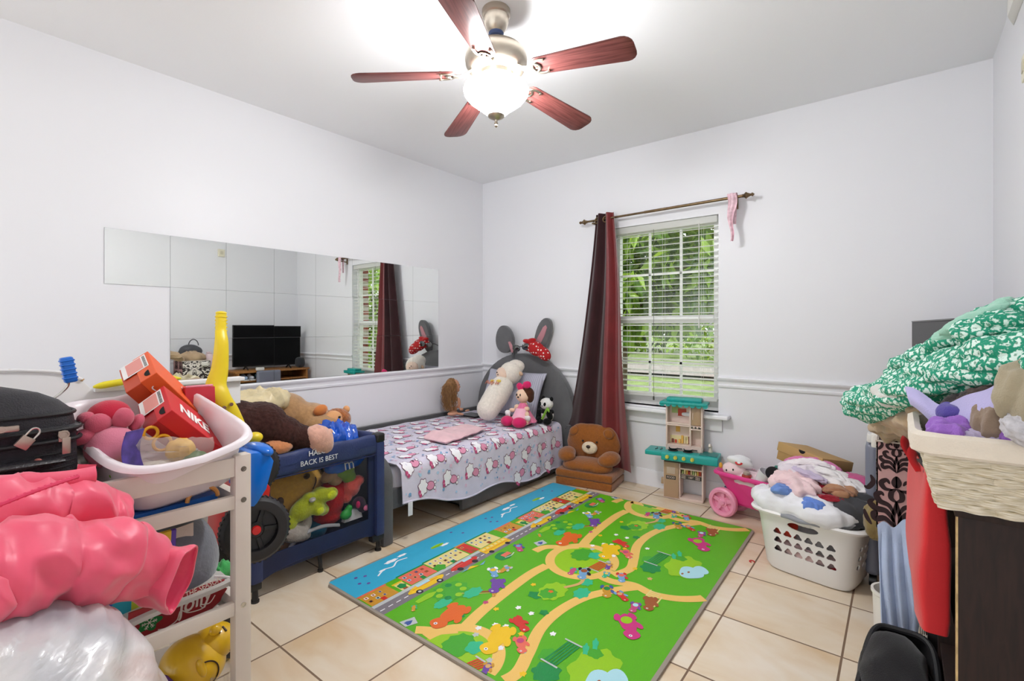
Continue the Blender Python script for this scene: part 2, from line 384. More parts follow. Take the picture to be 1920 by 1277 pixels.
# ---------------------------------------------------------------- outside
def grass_mat():
    m = mat('lawn_grass', (104, 124, 66), .9, var=.35, vscale=3, bump=.8, bscale=30); return m
bm = BM(); grid(bm, 60, 60, lambda s, t: (-45 + 70*s, 4.05 + 60*t, -.35 + .6*t + .12*noise.noise(Vector((s*9, t*9, 0))))); struct('trim_ground', bm, grass_mat(), True).name = 'floor_outside'
bpy.data.objects['floor_outside'].name = 'lawn'
tag(bpy.data.objects['lawn'], kind='structure')
bm = BM(); grid(bm, 20, 4, lambda s, t: (-45 + 70*s, 15 + 3.2*t, -.20 + .03*t + .03*sin(3*s))); _r = struct('road', bm, mat('asphalt', (128, 124, 118), .9, var=.1, vscale=20), True)
def leafy(name, label, cx, cy, cz, rx, ry, rz, n, cols, seed, trunk=None, group=None, ls=.10, droop=.5):
    rnd = random.Random(seed)
    t = thing(name, label, 'tree' if trunk else 'bush', (cx, cy, -.25), 0, group)
    bm = BM()
    for i in range(n):
        while True:
            p = Vector((rnd.uniform(-1, 1), rnd.uniform(-1, 1), rnd.uniform(-1, 1)))
            if .25 < p.length < 1: break
        if fbm(p * 2.3 + Vector((seed, 0, 0))) < -.12: continue
        c = Vector((p.x * rx, p.y * ry, p.z * rz + cz + .25))
        d = Vector((rnd.uniform(-1, 1), rnd.uniform(-1, 1), rnd.uniform(-1.2, .3) * droop * 2)).normalized()
        w = d.orthogonal().normalized(); w = (Matrix.Rotation(rnd.uniform(0, 6.28), 3, d) @ w)
        l = ls * rnd.uniform(.7, 1.4); ww = l * .17; nrm = d.cross(w) * l * .10
        a = bm.verts.new(c); b = bm.verts.new(c + d*l*.45 + w*ww - nrm); e = bm.verts.new(c + d*l); f = bm.verts.new(c + d*l*.45 - w*ww - nrm); g = bm.verts.new(c + d*l*.5)
        mi = rnd.randrange(len(cols))
        for tri in ((a, b, g), (b, e, g), (e, f, g), (f, a, g)): bm.faces.new(tri).material_index = mi
    o = obj('foliage', bm, cols, t, False)
    if trunk:
        bm = BM(); tube(bm, spline([(0, 0, 0), (.05, .02, 1), (.0, .05, 2.0), (.1, 0, cz + .2)], 5), [trunk * (1 - .03*i) for i in range(16)], 10)
        for k in range(14):
            a = k * 2.4; h = 1.2 + .13*k; tube(bm, spline([(.02, .02, h), (rx*.4*cos(a), ry*.4*sin(a), h + .5), (rx*.8*cos(a), ry*.8*sin(a), h + .5)], 4), [trunk*.4*(1 - .09*i) for i in range(9)], 6)
        obj('trunk', bm, mat('bark', (92, 78, 60), .9, bump=.6, bscale=20, var=.3), t)
    return t
def leafmat(name, col):
    m = mat(name, col, .45, var=.25, vscale=3); nt = m.node_tree; N = nt.nodes; L = nt.links; p = N['Principled BSDF']
    tr = N.new('ShaderNodeBsdfTranslucent'); tr.inputs[0].default_value = rgb(min(255, col[0] + 30), min(255, col[1] + 25), 50); mx = N.new('ShaderNodeMixShader'); mx.inputs[0].default_value = .42
    L.new(p.outputs[0], mx.inputs[1]); L.new(tr.outputs[0], mx.inputs[2]); L.new(mx.outputs[0], N['Material Output'].inputs[0]); return m
LF = [leafmat('leaf_bright', (136, 170, 66)), leafmat('leaf_mid', (88, 126, 48)), leafmat('leaf_deep', (52, 80, 38))]
leafy('weeping_tree', 'leafy green tree with drooping narrow leaves just outside the window, nearest the glass', -3.6, 7.4, 2.55, 1.9, 1.3, 1.55, 9000, LF[:2] + [LF[0]], 3, .07, ls=.26, droop=.8)
leafy('shade_tree', 'darker dense tree outside seen through the right side of the window', -1.5, 12.2, 2.9, 2.1, 1.5, 2.3, 9000, [LF[2], LF[1], LF[2]], 7, .12, ls=.22, droop=.8)
leafy('background_tree', 'tall dark trees far behind across the road', -13.5, 26, 3.9, 8, 3, 4.1, 9000, [LF[2], LF[1]], 11, .3, ls=.55, droop=.5)
leafy('side_tree', 'bright green tree outside to the right, seen through the window in the mirror', 5.2, 8.6, 2.2, 2.3, 1.8, 2.3, 6000, LF[:2] + [LF[0]], 17, .1, ls=.28, droop=.8)
leafy('background_bush', 'light green bush across the road', -3.5, 22, 1.2, 6, 2, 1.7, 4500, [LF[0], LF[1]], 13, None, ls=.35, droop=.5)
# ---------------------------------------------------------------- ceiling fan
FC = Vector((-1.475, 1.735, ZC))
fan = thing('ceiling_fan', 'ceiling fan with five dark cherry blades and lit frosted glass bowl', 'ceiling fan', FC)
bm = BM(); lathe(bm, [(0, 0), (.062, 0), (.066, -.006), (.066, -.030), (.060, -.036), (.058, -.060), (.050, -.085), (.034, -.108), (.026, -.114), (0, -.114)], n=40)
obj('canopy', bm, NICKEL, fan)
bm = BM(); lathe(bm, [(0, -.10), (.033, -.104), (.036, -.112), (.030, -.122), (.0, -.126)], n=24); obj('collar', bm, plas('blue_collar', (52, 70, 110), .5), fan)
bm = BM(); cyl(bm, (0, 0, -.11), (0, 0, -.19), .0115); obj('downrod', bm, NICKEL, fan)
bm = BM(); lathe(bm, [(0, -.155), (.02, -.155), (.045, -.16), (.06, -.172), (.10, -.180), (.128, -.192), (.142, -.212), (.146, -.235), (.142, -.262), (.13, -.282), (.115, -.292), (.098, -.298), (.085, -.302), (0, -.302)], n=48)
obj('motor_housing', bm, NICKEL, fan)
bm = BM(); lathe(bm, [(.07, -.298), (.085, -.303), (.083, -.318), (.065, -.326), (.060, -.338), (.072, -.348), (.10, -.352), (.105, -.36), (0, -.36)], n=40)
for i in range(20):
    a = i * 2*pi/20; box(bm, (.064, -.004, -.337), (.074, .004, -.327), M=Matrix.Rotation(a, 4, 'Z'))
obj('light_fitter', bm, NICKEL, fan)
m_bowl = mat('lit_frosted_glass', (255, 250, 240), .4); m_bowl.node_tree.nodes['Principled BSDF'].inputs['Emission Color'].default_value = (.985, .99, 1, 1); m_bowl.node_tree.nodes['Principled BSDF'].inputs['Emission Strength'].default_value = LAMP
bm = BM(); lathe(bm, [(.100, -.345), (.125, -.350), (.145, -.362), (.152, -.378), (.147, -.398), (.125, -.425), (.095, -.448), (.070, -.466), (.052, -.482), (.040, -.492), (0, -.492)], n=56)
obj('glass_bowl', bm, m_bowl, fan, label='glowing frosted white glass bowl')
bm = BM(); lathe(bm, [(0, -.486), (.034, -.488), (.040, -.494), (.036, -.502), (.020, -.510), (.008, -.516), (.006, -.524), (.010, -.530), (.006, -.536), (.008, -.542), (0, -.552)], n=28); obj('finial', bm, NICKEL, fan)
def wood(name, c1, c2, scale=(2, 40, 40), rough=.35, bandscale=4):
    if name in MC: return MC[name]
    m = bpy.data.materials.new(name); m.use_nodes = True; MC[name] = m; N = m.node_tree.nodes; L = m.node_tree.links; p = N['Principled BSDF']
    tc = N.new('ShaderNodeTexCoord'); mp = N.new('ShaderNodeMapping'); mp.inputs['Scale'].default_value = scale; L.new(tc.outputs['Object'], mp.inputs[0])
    n = N.new('ShaderNodeTexNoise'); n.inputs['Scale'].default_value = bandscale; n.inputs['Detail'].default_value = 6; n.inputs['Distortion'].default_value = .6; L.new(mp.outputs[0], n.inputs['Vector'])
    r = N.new('ShaderNodeValToRGB'); r.color_ramp.elements[0].position = .35; r.color_ramp.elements[1].position = .68; r.color_ramp.elements[0].color = rgb(*c1); r.color_ramp.elements[1].color = rgb(*c2)
    L.new(n.outputs['Fac'], r.inputs[0]); L.new(r.outputs[0], p.inputs['Base Color']); p.inputs['Roughness'].default_value = rough; p.inputs['Specular IOR Level'].default_value = .3
    return m
m_blade = wood('cherry_blade', (92, 48, 46), (126, 74, 70), (1.5, 30, 30), .32)
def blade_poly():
    pts = []
    r0, r1 = .205, .655; w0, w1 = .052, .069
    for i in range(7): a = pi/2 + pi * i/6; pts.append((r0 + .012 + .03*cos(a)*1.0, w0*sin(a)*.98))
    for i in range(5): a = -pi/2 + (pi/2) * i/4; pts.append((r1 - .045 + .045*cos(a), -w1 + .045 + .045*sin(a)))
    for i in range(5): a = (pi/2) * i/4; pts.append((r1 - .045 + .045*cos(a), w1 - .045 + .045*sin(a)))
    return pts
bpoly = blade_poly()
for k, ang in enumerate((9, 81, 153, 225, 297)):
    Mz = Matrix.Rotation(R(ang), 4, 'Z') @ Matrix.Translation((0, 0, -.302)) @ Matrix.Rotation(R(5.2), 4, 'Y') @ Matrix.Rotation(R(-12), 4, 'X')
    bm = BM(); prism(bm, [(x, y, 0) for x, y in bpoly], (0, 0, .006), bev=.0015); b = obj('blade', bm, m_blade, fan); b.matrix_local = Mz
    bm = BM(); z0 = -.004
    tube(bm, spline([(.085, .0, .035), (.12, .0, .018), (.155, 0, -.002), (.19, 0, z0)], 5), [.017]*6 + [.02]*10, 8, flat=.32, up=(0, 0, 1))
    tube(bm, spline([(.19, 0, z0), (.205, .03, z0), (.235, .040, z0), (.262, .036, z0)], 5), .007, 8, flat=.6, up=(0, 0, 1))
    tube(bm, spline([(.19, 0, z0), (.205, -.03, z0), (.235, -.040, z0), (.262, -.036, z0)], 5), .007, 8, flat=.6, up=(0, 0, 1))
    tube(bm, spline([(.205, .03, z0), (.225, .012, z0), (.228, 0, z0), (.225, -.012, z0), (.205, -.03, z0)], 5), .006, 8, flat=.6, up=(0, 0, 1))
    for y in (.036, -.036): cyl(bm, (.258, y, z0 - .005), (.258, y, .01), .007, n=10)
    cyl(bm, (.215, 0, z0 - .005), (.215, 0, .01), .006, n=10)
    ir = obj('blade_iron', bm, NICKEL, fan); ir.matrix_local = Mz
# small white box high on the right wall
bm = BM(); prism(bm, [(XR, 2.74, 2.62), (.366, 2.78, 2.62), (.366, 3.02, 2.62), (XR, 3.13, 2.62)], (0, 0, .075), bev=.004)
tag(obj('wall_chime_box', bm, mat('white_abs', (232, 230, 224), .5)), 'small white plastic box high on the right wall under the ceiling', 'chime box')
bm = BM(); box(bm, (XR - .03, 2.655, 2.215), (XR, 2.735, 2.315), .006, 3); th = obj('alarm_keypad', bm, mat('ivory_abs', (228, 222, 200), .5)); tag(th, 'cream square thermostat on the right wall, seen in the mirror', 'thermostat')
bm = BM(); box(bm, (XR - .033, 2.68, 2.245), (XR - .029, 2.715, 2.29), .003); obj('cover', bm, mat('ivory_abs2', (205, 198, 175), .5), th)
th.name = 'thermostat'
# ---------------------------------------------------------------- mirror tiles
m_mir = bpy.data.materials.new('mirror_glass'); m_mir.use_nodes = True; _p = m_mir.node_tree.nodes['Principled BSDF']
_p.inputs['Base Color'].default_value = (.86, .88, .86, 1); _p.inputs['Metallic'].default_value = 1; _p.inputs['Roughness'].default_value = .012
m_medge = mat('mirror_edge', (70, 82, 78), .3)
rnd = random.Random(5); T = .3048; y0 = .6915; zt = 1.806
rown = ['top', 'middle', 'bottom']
ordn = ['leftmost', 'second', 'third', 'fourth', 'fifth', 'sixth', 'seventh', 'rightmost']
for c in range(8):
    for r in range(3):
        if c == 0 and r > 0: continue
        ya, yb = y0 + c*T + .0006, y0 + (c+1)*T - .0006; za, zb = zt - (r+1)*T + .0006, zt - r*T - .0006
        if r == 2: za = max(za, .8965)
        bm = BM(); h = (zb - za) / 2; w = (yb - ya) / 2
        box(bm, (0, -w, -h), (.003, w, h), mi=1)
        for f in bm.faces:
            if f.calc_center_median().x > .00299: f.material_index = 0
        o = obj('mirror_tile', bm, [m_mir, m_medge], None, False)
        o.location = (XL + .0015, (ya + yb) / 2, (za + zb) / 2); o.rotation_euler = (0, R(rnd.uniform(-.05, .05)), R(rnd.uniform(-.04, .04)))
        if c == 0: lb = 'square mirror tile sticking out alone at the upper left end, bare wall below it'
        else: lb = 'square mirror tile on the left wall, %s column, %s row' % (ordn[c], rown[r])
        tag(o, lb, 'mirror tile', 'mirror tiles on the left wall')
# the wall switch beside window is not visible; socket near the floor hidden
# ================================================================ soft-goods helpers
def ridged(p): return 1 - 2.2 * abs(noise.noise(p))
def garment(name, label, cat, c, r, yaw=0, m=None, seed=0, amp=.016, f=9, ang=0, tilt=(0, 0), conform=None, group=None, n=64, rag=.25, st=.3, parent=None):
    amp *= 1.45
    """crumpled cloth: a lens-shaped mass with ragged outline and long folds; conform(x,y) is the height it lies on"""
    f = f * 2.4; c = Vector(c); bm = BM(); rot = Euler((tilt[0], tilt[1], yaw)).to_matrix()
    so = Vector((seed * 3.7, seed * 1.3, seed * 2.1)); nr = n // 2
    ca, sa = cos(ang), sin(ang)
    def pt(th, ph):
        k = 1 + rag * noise.noise(Vector((cos(th) * 1.3, sin(th) * 1.3, 0)) + so) + rag * .5 * noise.noise(Vector((cos(th) * 3.5, sin(th) * 3.5, 5)) + so)
        rad = abs(cos(ph)) ** .75
        p = Vector((r[0] * k * rad * cos(th), r[1] * k * rad * sin(th), r[2] * sin(ph)))
        q = Vector(((p.x * ca + p.y * sa) * st, -p.x * sa + p.y * ca, p.z * .7)) * f + so
        w_ = q.y * .55 + .9 * noise.noise(q * .45 + so) + .25 * noise.noise(q * 1.4); pl = abs((w_ % 1) - .5) * 2
        w2 = q.x * 1.3 + q.z * .5 + .8 * noise.noise(q * .6 - so); p2_ = abs((w2 % 1) - .5) * 2
        d = amp * (1.25 * pl ** .8 + .55 * p2_ + .5 * ridged(q * 1.3) + .3 * ridged(q * 3.1 + so) - .9)
        p += Vector((p.x * .3 / max(r[0], .01), p.y * .3 / max(r[1], .01), p.z / max(r[2], .01) * .9)) * d
        p = rot @ p + c
        if conform:
            p.z = conform(p.x, p.y) + max(0, (p.z - c.z + r[2] * .55)) * .8 + .002
        return p
    rings = []
    for j in range(nr + 1):
        ph = -pi/2 + pi * j / nr
        if j in (0, nr): rings.append([bm.verts.new(pt(0, ph))])
        else: rings.append([bm.verts.new(pt(2*pi*i/n, ph)) for i in range(n)])
    for a, b in zip(rings, rings[1:]):
        for i in range(n):
            j = (i + 1) % n
            if len(a) == 1: bm.faces.new((a[0], b[j], b[i]))
            elif len(b) == 1: bm.faces.new((a[i], a[j], b[0]))
            else: bm.faces.new((a[i], a[j], b[j], b[i]))
    o = obj(name, bm, m, parent, 60)
    if not parent: tag(o, label, cat, group)
    elif label: o['label'] = label
    return o
def plushy(name, parts, m, parent=None, vs=.007, sm=4, fuzz=0, tf=None):
    """ellipsoids fused into one soft body. parts: (centre, radii, rot)"""
    bm = BM()
    for p in parts:
        c, r = p[0], p[1]; ell(bm, c, r, 20, p[2] if len(p) > 2 else None)
    o = obj(name, bm, m, parent); remesh(o, vs, sm)
    if fuzz:
        t = bpy.data.textures.new('fuzz', 'CLOUDS'); t.noise_scale = .006
        d = o.modifiers.new('fuzz', 'DISPLACE'); d.texture = t; d.strength = fuzz; d.mid_level = .5
    return o
class Print:
    """flat printed shapes on a surface: map(u, v, lift) -> point"""
    def __init__(s, mp): s.bm = BM(); s.mp = mp; s.mats = []; s.k = 0
    def idx(s, m):
        if m not in s.mats: s.mats.append(m)
        return s.mats.index(m)
    def poly(s, pts, m, lv=1, c=None):
        s.k += 1; h = lv * .00022 + (s.k % 29) * .0000072; mi = s.idx(m); n = len(pts)
        if c is None: c = (sum(p[0] for p in pts) / n, sum(p[1] for p in pts) / n)
        C = s.bm.verts.new(s.mp(c[0], c[1], h)); A = [s.bm.verts.new(s.mp(p[0], p[1], h)) for p in pts]
        for i in range(n): s.bm.faces.new((C, A[i], A[(i+1) % n])).material_index = mi
    def ell(s, x, y, rx, ry, m, lv=1, rot=0, n=18, wob=0, sd=0, lob=5):
        P_ = []
        for i in range(n):
            a = 2*pi*i/n; k = 1 + wob * sin(a * lob + sd) + wob * .5 * sin(a * (lob + 4) + sd * 2); px, py = rx*k*cos(a), ry*k*sin(a)
            P_.append((x + px*cos(rot) - py*sin(rot), y + px*sin(rot) + py*cos(rot)))
        s.poly(P_, m, lv, (x, y))
    def rect(s, x0, y0, x1, y1, m, lv=1, sk=0): s.poly([(x0, y0), (x1, y0 + sk), (x1, y1 + sk), (x0, y1)], m, lv)
    def strip(s, pts, w, m, lv=1, closed=False):
        pts = [Vector((p[0], p[1], 0)) for p in pts]; mi = s.idx(m); s.k += 1; h = lv * .00022 + (s.k % 29) * .0000072; n = len(pts); pr = None; first = None
        for i in range(n):
            a = pts[i-1] if i or closed else pts[i]; b = pts[(i+1) % n] if i < n-1 or closed else pts[i]
            t = (b - a).normalized(); nn = Vector((-t.y, t.x, 0)) * w / 2; L = pts[i] + nn; R_ = pts[i] - nn
            cur = (s.bm.verts.new(s.mp(L.x, L.y, h)), s.bm.verts.new(s.mp(R_.x, R_.y, h)))
            if pr: s.bm.faces.new((pr[0], pr[1], cur[1], cur[0])).material_index = mi
            else: first = cur
            pr = cur
        if closed: s.bm.faces.new((pr[0], pr[1], first[1], first[0])).material_index = mi
    def done(s, name, parent, smooth=True): return obj(name, s.bm, s.mats, parent, smooth)
# ================================================================ bed
m_velv = mat('grey_velvet', (98, 98, 100), .85, bump=.3, bscale=160, var=.14, vscale=7, sheen=.5, spec=.2)
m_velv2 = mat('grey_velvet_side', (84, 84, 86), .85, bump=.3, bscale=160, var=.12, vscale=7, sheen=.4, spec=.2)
bed = thing('upholstered_bed', 'grey velvet twin bed with rounded bunny ear headboard in the far left corner', 'bed', (-2.83, 2.75, 0))
def B(x, y, z): return Vector((x + 2.83, y - 2.75, z))
def arch(cx, z0, zc, rx, rz, y, n=28):
    return [B(cx - rx, y, z0)] + [B(cx - rx*cos(pi*i/n), y, zc + rz*sin(pi*i/n)) for i in range(n+1)] + [B(cx + rx, y, z0)]
bm = BM(); prism(bm, arch(-2.785, .03, .50, .56, .525, 3.645), (0, .075, 0), bev=.018); obj('headboard', bm, m_velv, bed)
for s, nm in ((1, 0), (-1, 1)):
    x = -2.785 + s * .535
    bm = BM(); box(bm, (x + 2.83 - .022, 3.60 - 2.75, 0), (x + 2.83 + .022, 3.72 - 2.75, .42), .012); obj('headboard_leg', bm, m_velv2, bed)
def ear(cx, cz, rx, rz, rot, y, nm, taper=0):
    pts = []
    for i in range(28):
        a = 2*pi*i/28; xx = rx*cos(a) * (1 - taper*sin(a)); zz = rz*sin(a)
        pts.append(B(cx + xx*cos(rot) + zz*sin(rot), y, cz - xx*sin(rot) + zz*cos(rot)))
    bm = BM(); prism(bm, pts, (0, .05, 0), bev=.014); return obj('ear', bm, m_velv, bed)
m_pinkv = cloth('pink_velvet', (186, 130, 138), sheen=.5)
e1 = ear(-2.572, 1.17, .075, .195, .36, 3.655, 'ear', -.25)
bm = BM(); pts = [(-2.665, 1.05), (-2.64, 1.12), (-2.59, 1.20), (-2.545, 1.27), (-2.515, 1.29), (-2.50, 1.265), (-2.53, 1.19), (-2.585, 1.10), (-2.63, 1.04)]
prism(bm, [B(x, 3.649, z) for x, z in pts], (0, .01, 0), bev=.003); obj('inner_ear', bm, m_pinkv, e1)
e2 = ear(-2.985, 1.155, .105, .135, -.15, 3.62, 'ear', .12)
bm = BM(); prism(bm, [B(x, 3.613, z) for x, z in [(-2.925, 1.13), (-2.90, 1.135), (-2.865, 1.08), (-2.865, 1.03), (-2.885, 1.03), (-2.905, 1.08)]], (0, .01, 0), bev=.003); obj('inner_ear', bm, m_pinkv, e2)
bm = BM(); box(bm, B(-2.905, 3.64, .97), B(-2.865, 3.69, 1.07), .01); obj('ear_stem', bm, m_velv2, bed)
# footboard: upright panel with rounded front top corner
fb = [B(-3.345, 1.73, .03), B(-3.345, 1.73, .47)] + [B(-3.33, 1.73, .50)] + [B(-2.455 + .14*sin(a), 1.73, .365 + .14*cos(a)) for a in [pi/2*i/9 for i in range(10)]] + [B(-2.315, 1.73, 0), B(-2.36, 1.73, 0), B(-2.36, 1.73, .10), B(-3.30, 1.73, .10), B(-3.30, 1.73, .03)]
bm = BM(); prism(bm, fb, (0, .07, 0), bev=.014); obj('footboard', bm, m_velv2, bed)
bm = BM(); box(bm, B(-2.375, 1.79, .19), B(-2.335, 3.66, .31), .012); obj('side_rail', bm, m_velv2, bed)
bm = BM(); box(bm, B(-3.365, 1.79, .19), B(-3.325, 3.66, .478), .012); obj('side_rail', bm, m_velv2, bed)
bm = BM()
for i in range(12): box(bm, B(-3.33, 1.86 + i*.15, .205), B(-2.37, 1.93 + i*.15, .222))
obj('slats', bm, wood('pine_slat', (190, 160, 120), (205, 178, 140)), bed, False)
dr = BM(); box(dr, B(-2.375, 2.40, .012), B(-2.345, 3.62, .165), .006); box(dr, B(-3.0, 2.42, .03), B(-2.375, 2.45, .15)); box(dr, B(-3.0, 3.57, .03), B(-2.375, 3.60, .15)); box(dr, B(-3.0, 2.42, .03), B(-2.375, 3.60, .042))
d_ = obj('drawer', dr, m_velv, bed)
bm = BM()
for y in (2.47, 3.5): cyl(bm, B(-2.42, y, .012), B(-2.44, y, .012), .012)
obj('drawer_wheels', bm, BLACKP, d_)
# mattress
ms = thing('mattress', 'twin mattress in a pale printed sheet lying on the grey bed frame', 'mattress', (-2.83, 2.73, .31))
m_sheet = cloth('pale_sheet', (214, 210, 222), var=.08)
bm = BM(); box(bm, (-.485, -.90, -.085), (.485, .905, .125), .05, 4); obj('mattress_core', bm, m_sheet, ms)
# fleece blanket draped over the front side
Wt = .965; RB = .045
def edgeL(a):      # drop of the drape below the mattress edge
    return .17 + .075 * min(1, a / .35) + .075 * max(0, a - .35) - .02 * sin(a * 9)
def bsurf(a, b, lift=0):
    y = 1.835 + a
    f = sin(a * 11 + .6) * .35 + sin(a * 23 + 1) * .28 + sin(a * 37 + 2.0) * .14 + (.9 * sin((a - 1.3) * 34) if a > 1.3 else 0) * .8
    if b < Wt:
        x = -3.30 + b; z = .448 + .007 * noise.noise(Vector((x*5, y*5, 0))) + .010 * max(0, noise.noise(Vector((x*3.2, y*9, 3)))) + .012 * max(0, sin((y - 1.9) * 3)) * .4; nx, nz = 0, 1
    elif b < Wt + RB * 1.57:
        t = (b - Wt) / RB; x = -3.30 + Wt + RB * sin(t); z = .448 - RB + RB * cos(t); nx, nz = sin(t), cos(t); x += .004 * f * t
    else:
        d = b - Wt - RB * 1.57; x = -3.30 + Wt + RB + .003 + .0065 * f * min(1, .4 + d * 6) + .06 * d; z = .448 - RB - d; nx, nz = 1, 0
    return Vector((x + nx * lift, y, z + nz * lift))
m_fleece = cloth('lilac_fleece', (216, 210, 228), bump=.5, var=.05, sheen=.4)
bk = thing('fleece_blanket', 'lilac white fleece blanket with cartoon print, spread over the bed and hanging down its side', 'blanket', (0, 0, 0))
A_ = 1.72
bm = BM()
def bl_fn(s, t):
    a = s * A_; Lb = Wt + RB*1.57 + edgeL(a); b = t * Lb
    return bsurf(a, b)
grid(bm, 170, 90, bl_fn, thick=-.006)
obj('fleece', bm, m_fleece, bk, 80)
P_pink = mat('print_pink', (222, 150, 178), .9, spec=.1); P_dk = mat('print_mauve', (110, 60, 84), .9, spec=.1); P_wh = mat('print_white', (242, 240, 244), .9, spec=.1)
P_bl = mat('print_blue', (120, 165, 205), .9, spec=.1); P_pl = mat('print_lightpink', (228, 190, 214), .9, spec=.1); P_la = mat('print_lavender', (176, 170, 214), .9, spec=.1)
P_lb = mat('print_lightblue', (176, 205, 230), .9, spec=.1); P_hot = mat('print_rose', (196, 84, 128), .9, spec=.1)
pr = Print(lambda a, b, h: bsurf(a, b, .0018 + h * 2.2))
rnd = random.Random(21); spots_ = []
row = 0; b = .10
while b < 1.32:
    a = .08 + (.10 if row % 2 else 0)
    while a < A_ - .07:
        lim = Wt + RB*1.57 + edgeL(a) - .035
        if b < lim:
            rot = rnd.choice([-.5, -.2, .1, .35]) + pi/2; s = 1.42
            def q(x, y): return (a + s*(x*cos(rot) - y*sin(rot)), b + s*(x*sin(rot) + y*cos(rot)))
            # generic motif: outlined white puff with a pink bell and a rose bow
            def el(x, y, rx, ry, m, lv, n=18):
                pr.poly([q(x + rx*cos(2*pi*i/n), y + ry*sin(2*pi*i/n)) for i in range(n)], m, lv, q(x, y))
            el(0, -.026, .020, .024, P_dk, 1); el(0, -.026, .0175, .0215, P_pink, 2)
            el(-.012, -.052, .009, .008, P_dk, 1, 12); el(.012, -.052, .009, .008, P_dk, 1, 12); el(-.012, -.052, .007, .006, P_wh, 2, 12); el(.012, -.052, .007, .006, P_wh, 2, 12)
            pr.poly([q((.036 + .004*cos(7*2*pi*i/28)) * cos(2*pi*i/28), .018 + (.027 + .004*cos(7*2*pi*i/28)) * sin(2*pi*i/28)) for i in range(28)], P_dk, 3, q(0, .018))
            pr.poly([q((.033 + .004*cos(7*2*pi*i/28)) * cos(2*pi*i/28), .018 + (.024 + .004*cos(7*2*pi*i/28)) * sin(2*pi*i/28)) for i in range(28)], P_wh, 4, q(0, .018))
            el(.020, .036, .010, .008, P_hot, 5, 10); el(.033, .030, .009, .008, P_hot, 5, 10); el(.026, .034, .004, .004, P_pink, 6, 8)
            spots_.append((a, b))
        a += .205
    b += .150; row += 1
for i in range(900):
    a = rnd.uniform(.02, A_ - .03); b = rnd.uniform(.02, 1.30)
    if b > Wt + RB*1.57 + edgeL(a) - .03: continue
    if any((a - x)**2 + (b - y)**2 < .075**2 for x, y in spots_): continue
    m = rnd.choice([P_bl, P_pl, P_la, P_lb, P_lb, P_pl]); r = rnd.uniform(.006, .011); spots_.append((a, b + 0.03)) if 0 else None
    pr.ell(a, b, r, r*.9, m, 1, n=10, wob=.12)
    if i % 3 == 0:
        for k in range(3): pr.ell(a + 1.35*r*cos(1 + k*.8), b + 1.35*r*sin(1 + k*.8), r*.32, r*.32, m, 1, n=6)
pr.done('printed_motifs', bk)
bm = BM(); tube(bm, [bsurf(a_, Wt + RB*1.57 + edgeL(a_) - .002, -.002) for a_ in [A_*i/170 for i in range(171)]], .0065, 8); obj('hem', bm, m_fleece, bk)
bm = BM(); box(bm, (-2.262, 1.862, .155), (-2.258, 1.895, .235), .001); o_ = obj('care_tag', bm, cloth('tag_white', (228, 226, 228)), bk); bm = BM()
# small pink throw on top of the blanket
m_pth = cloth('pink_muslin', (232, 192, 198), var=.08)
def throw(s, t):
    ang = -.38; u = (s - .5) * .56; v = (t - .5) * .27 * (1 - .35 * abs(s - .45)); x = -2.60 + u*sin(ang) * .45 + v*.98; y = 2.60 + u*cos(ang)
    h = .014 + .022 * (1 - (2*t - 1)**4) * (1 - (2*s - 1)**6) + .010 * ridged(Vector((s*5, t*1.6, 3))) * (1 - (2*s-1)**4)
    if s < .3: h += .022 * sin(s / .3 * pi) * (1 - t)
    return (x, y, .452 + h)
bm = BM(); grid(bm, 60, 34, throw, thick=.012)
tag(obj('throw_blanket', bm, m_pth, None, 60), 'small pale pink muslin throw lying crumpled in the middle of the bed', 'blanket')
# pillow
def pillow(name, M, w, h, d, m, parent=None, seed=0, seams=0):
    bm = BM()
    def f(sgn):
        def g(s, t):
            x = (s - .5) * 2; y = (t - .5) * 2; e = max(0, (1 - abs(x)**3.2)) ** .55 * max(0, (1 - abs(y)**3.2)) ** .55
            k = 1 - .06 * (1 - x*x) * abs(y)**3; kk = 1 - .06 * (1 - y*y) * abs(x)**3
            z = sgn * (d * e + .006 * ridged(Vector((x*2, y*2, seed))) * e)
            return M @ Vector((x*w*kk, y*h*k, z))
        return g
    grid(bm, 30, 24, f(1)); grid(bm, 30, 24, f(-1)); bmesh.ops.remove_doubles(bm, verts=bm.verts[:], dist=.0008)
    return obj(name, bm, m, parent, 80)
m_strp = bpy.data.materials.new('lavender_stripe'); m_strp.use_nodes = True
_N = m_strp.node_tree.nodes; _L = m_strp.node_tree.links; _c = _N.new('ShaderNodeTexCoord'); _w = _N.new('ShaderNodeTexWave'); _w.inputs['Scale'].default_value = 18; _w.bands_direction = 'X'
_r = _N.new('ShaderNodeValToRGB'); _r.color_ramp.elements[0].color = rgb(168, 168, 184); _r.color_ramp.elements[1].color = rgb(196, 196, 210); _L.new(_c.outputs['Object'], _w.inputs[0]); _L.new(_w.outputs[1], _r.inputs[0]); _L.new(_r.outputs[0], _N['Principled BSDF'].inputs['Base Color']); _N['Principled BSDF'].inputs['Roughness'].default_value = .9
tag(pillow('pillow', frame((-2.81, 3.525, .665), (1, 0, -.02), (0, .42, 1)), .335, .215, .065, m_strp), 'lavender grey striped pillow leaning on the bunny headboard', 'pillow')
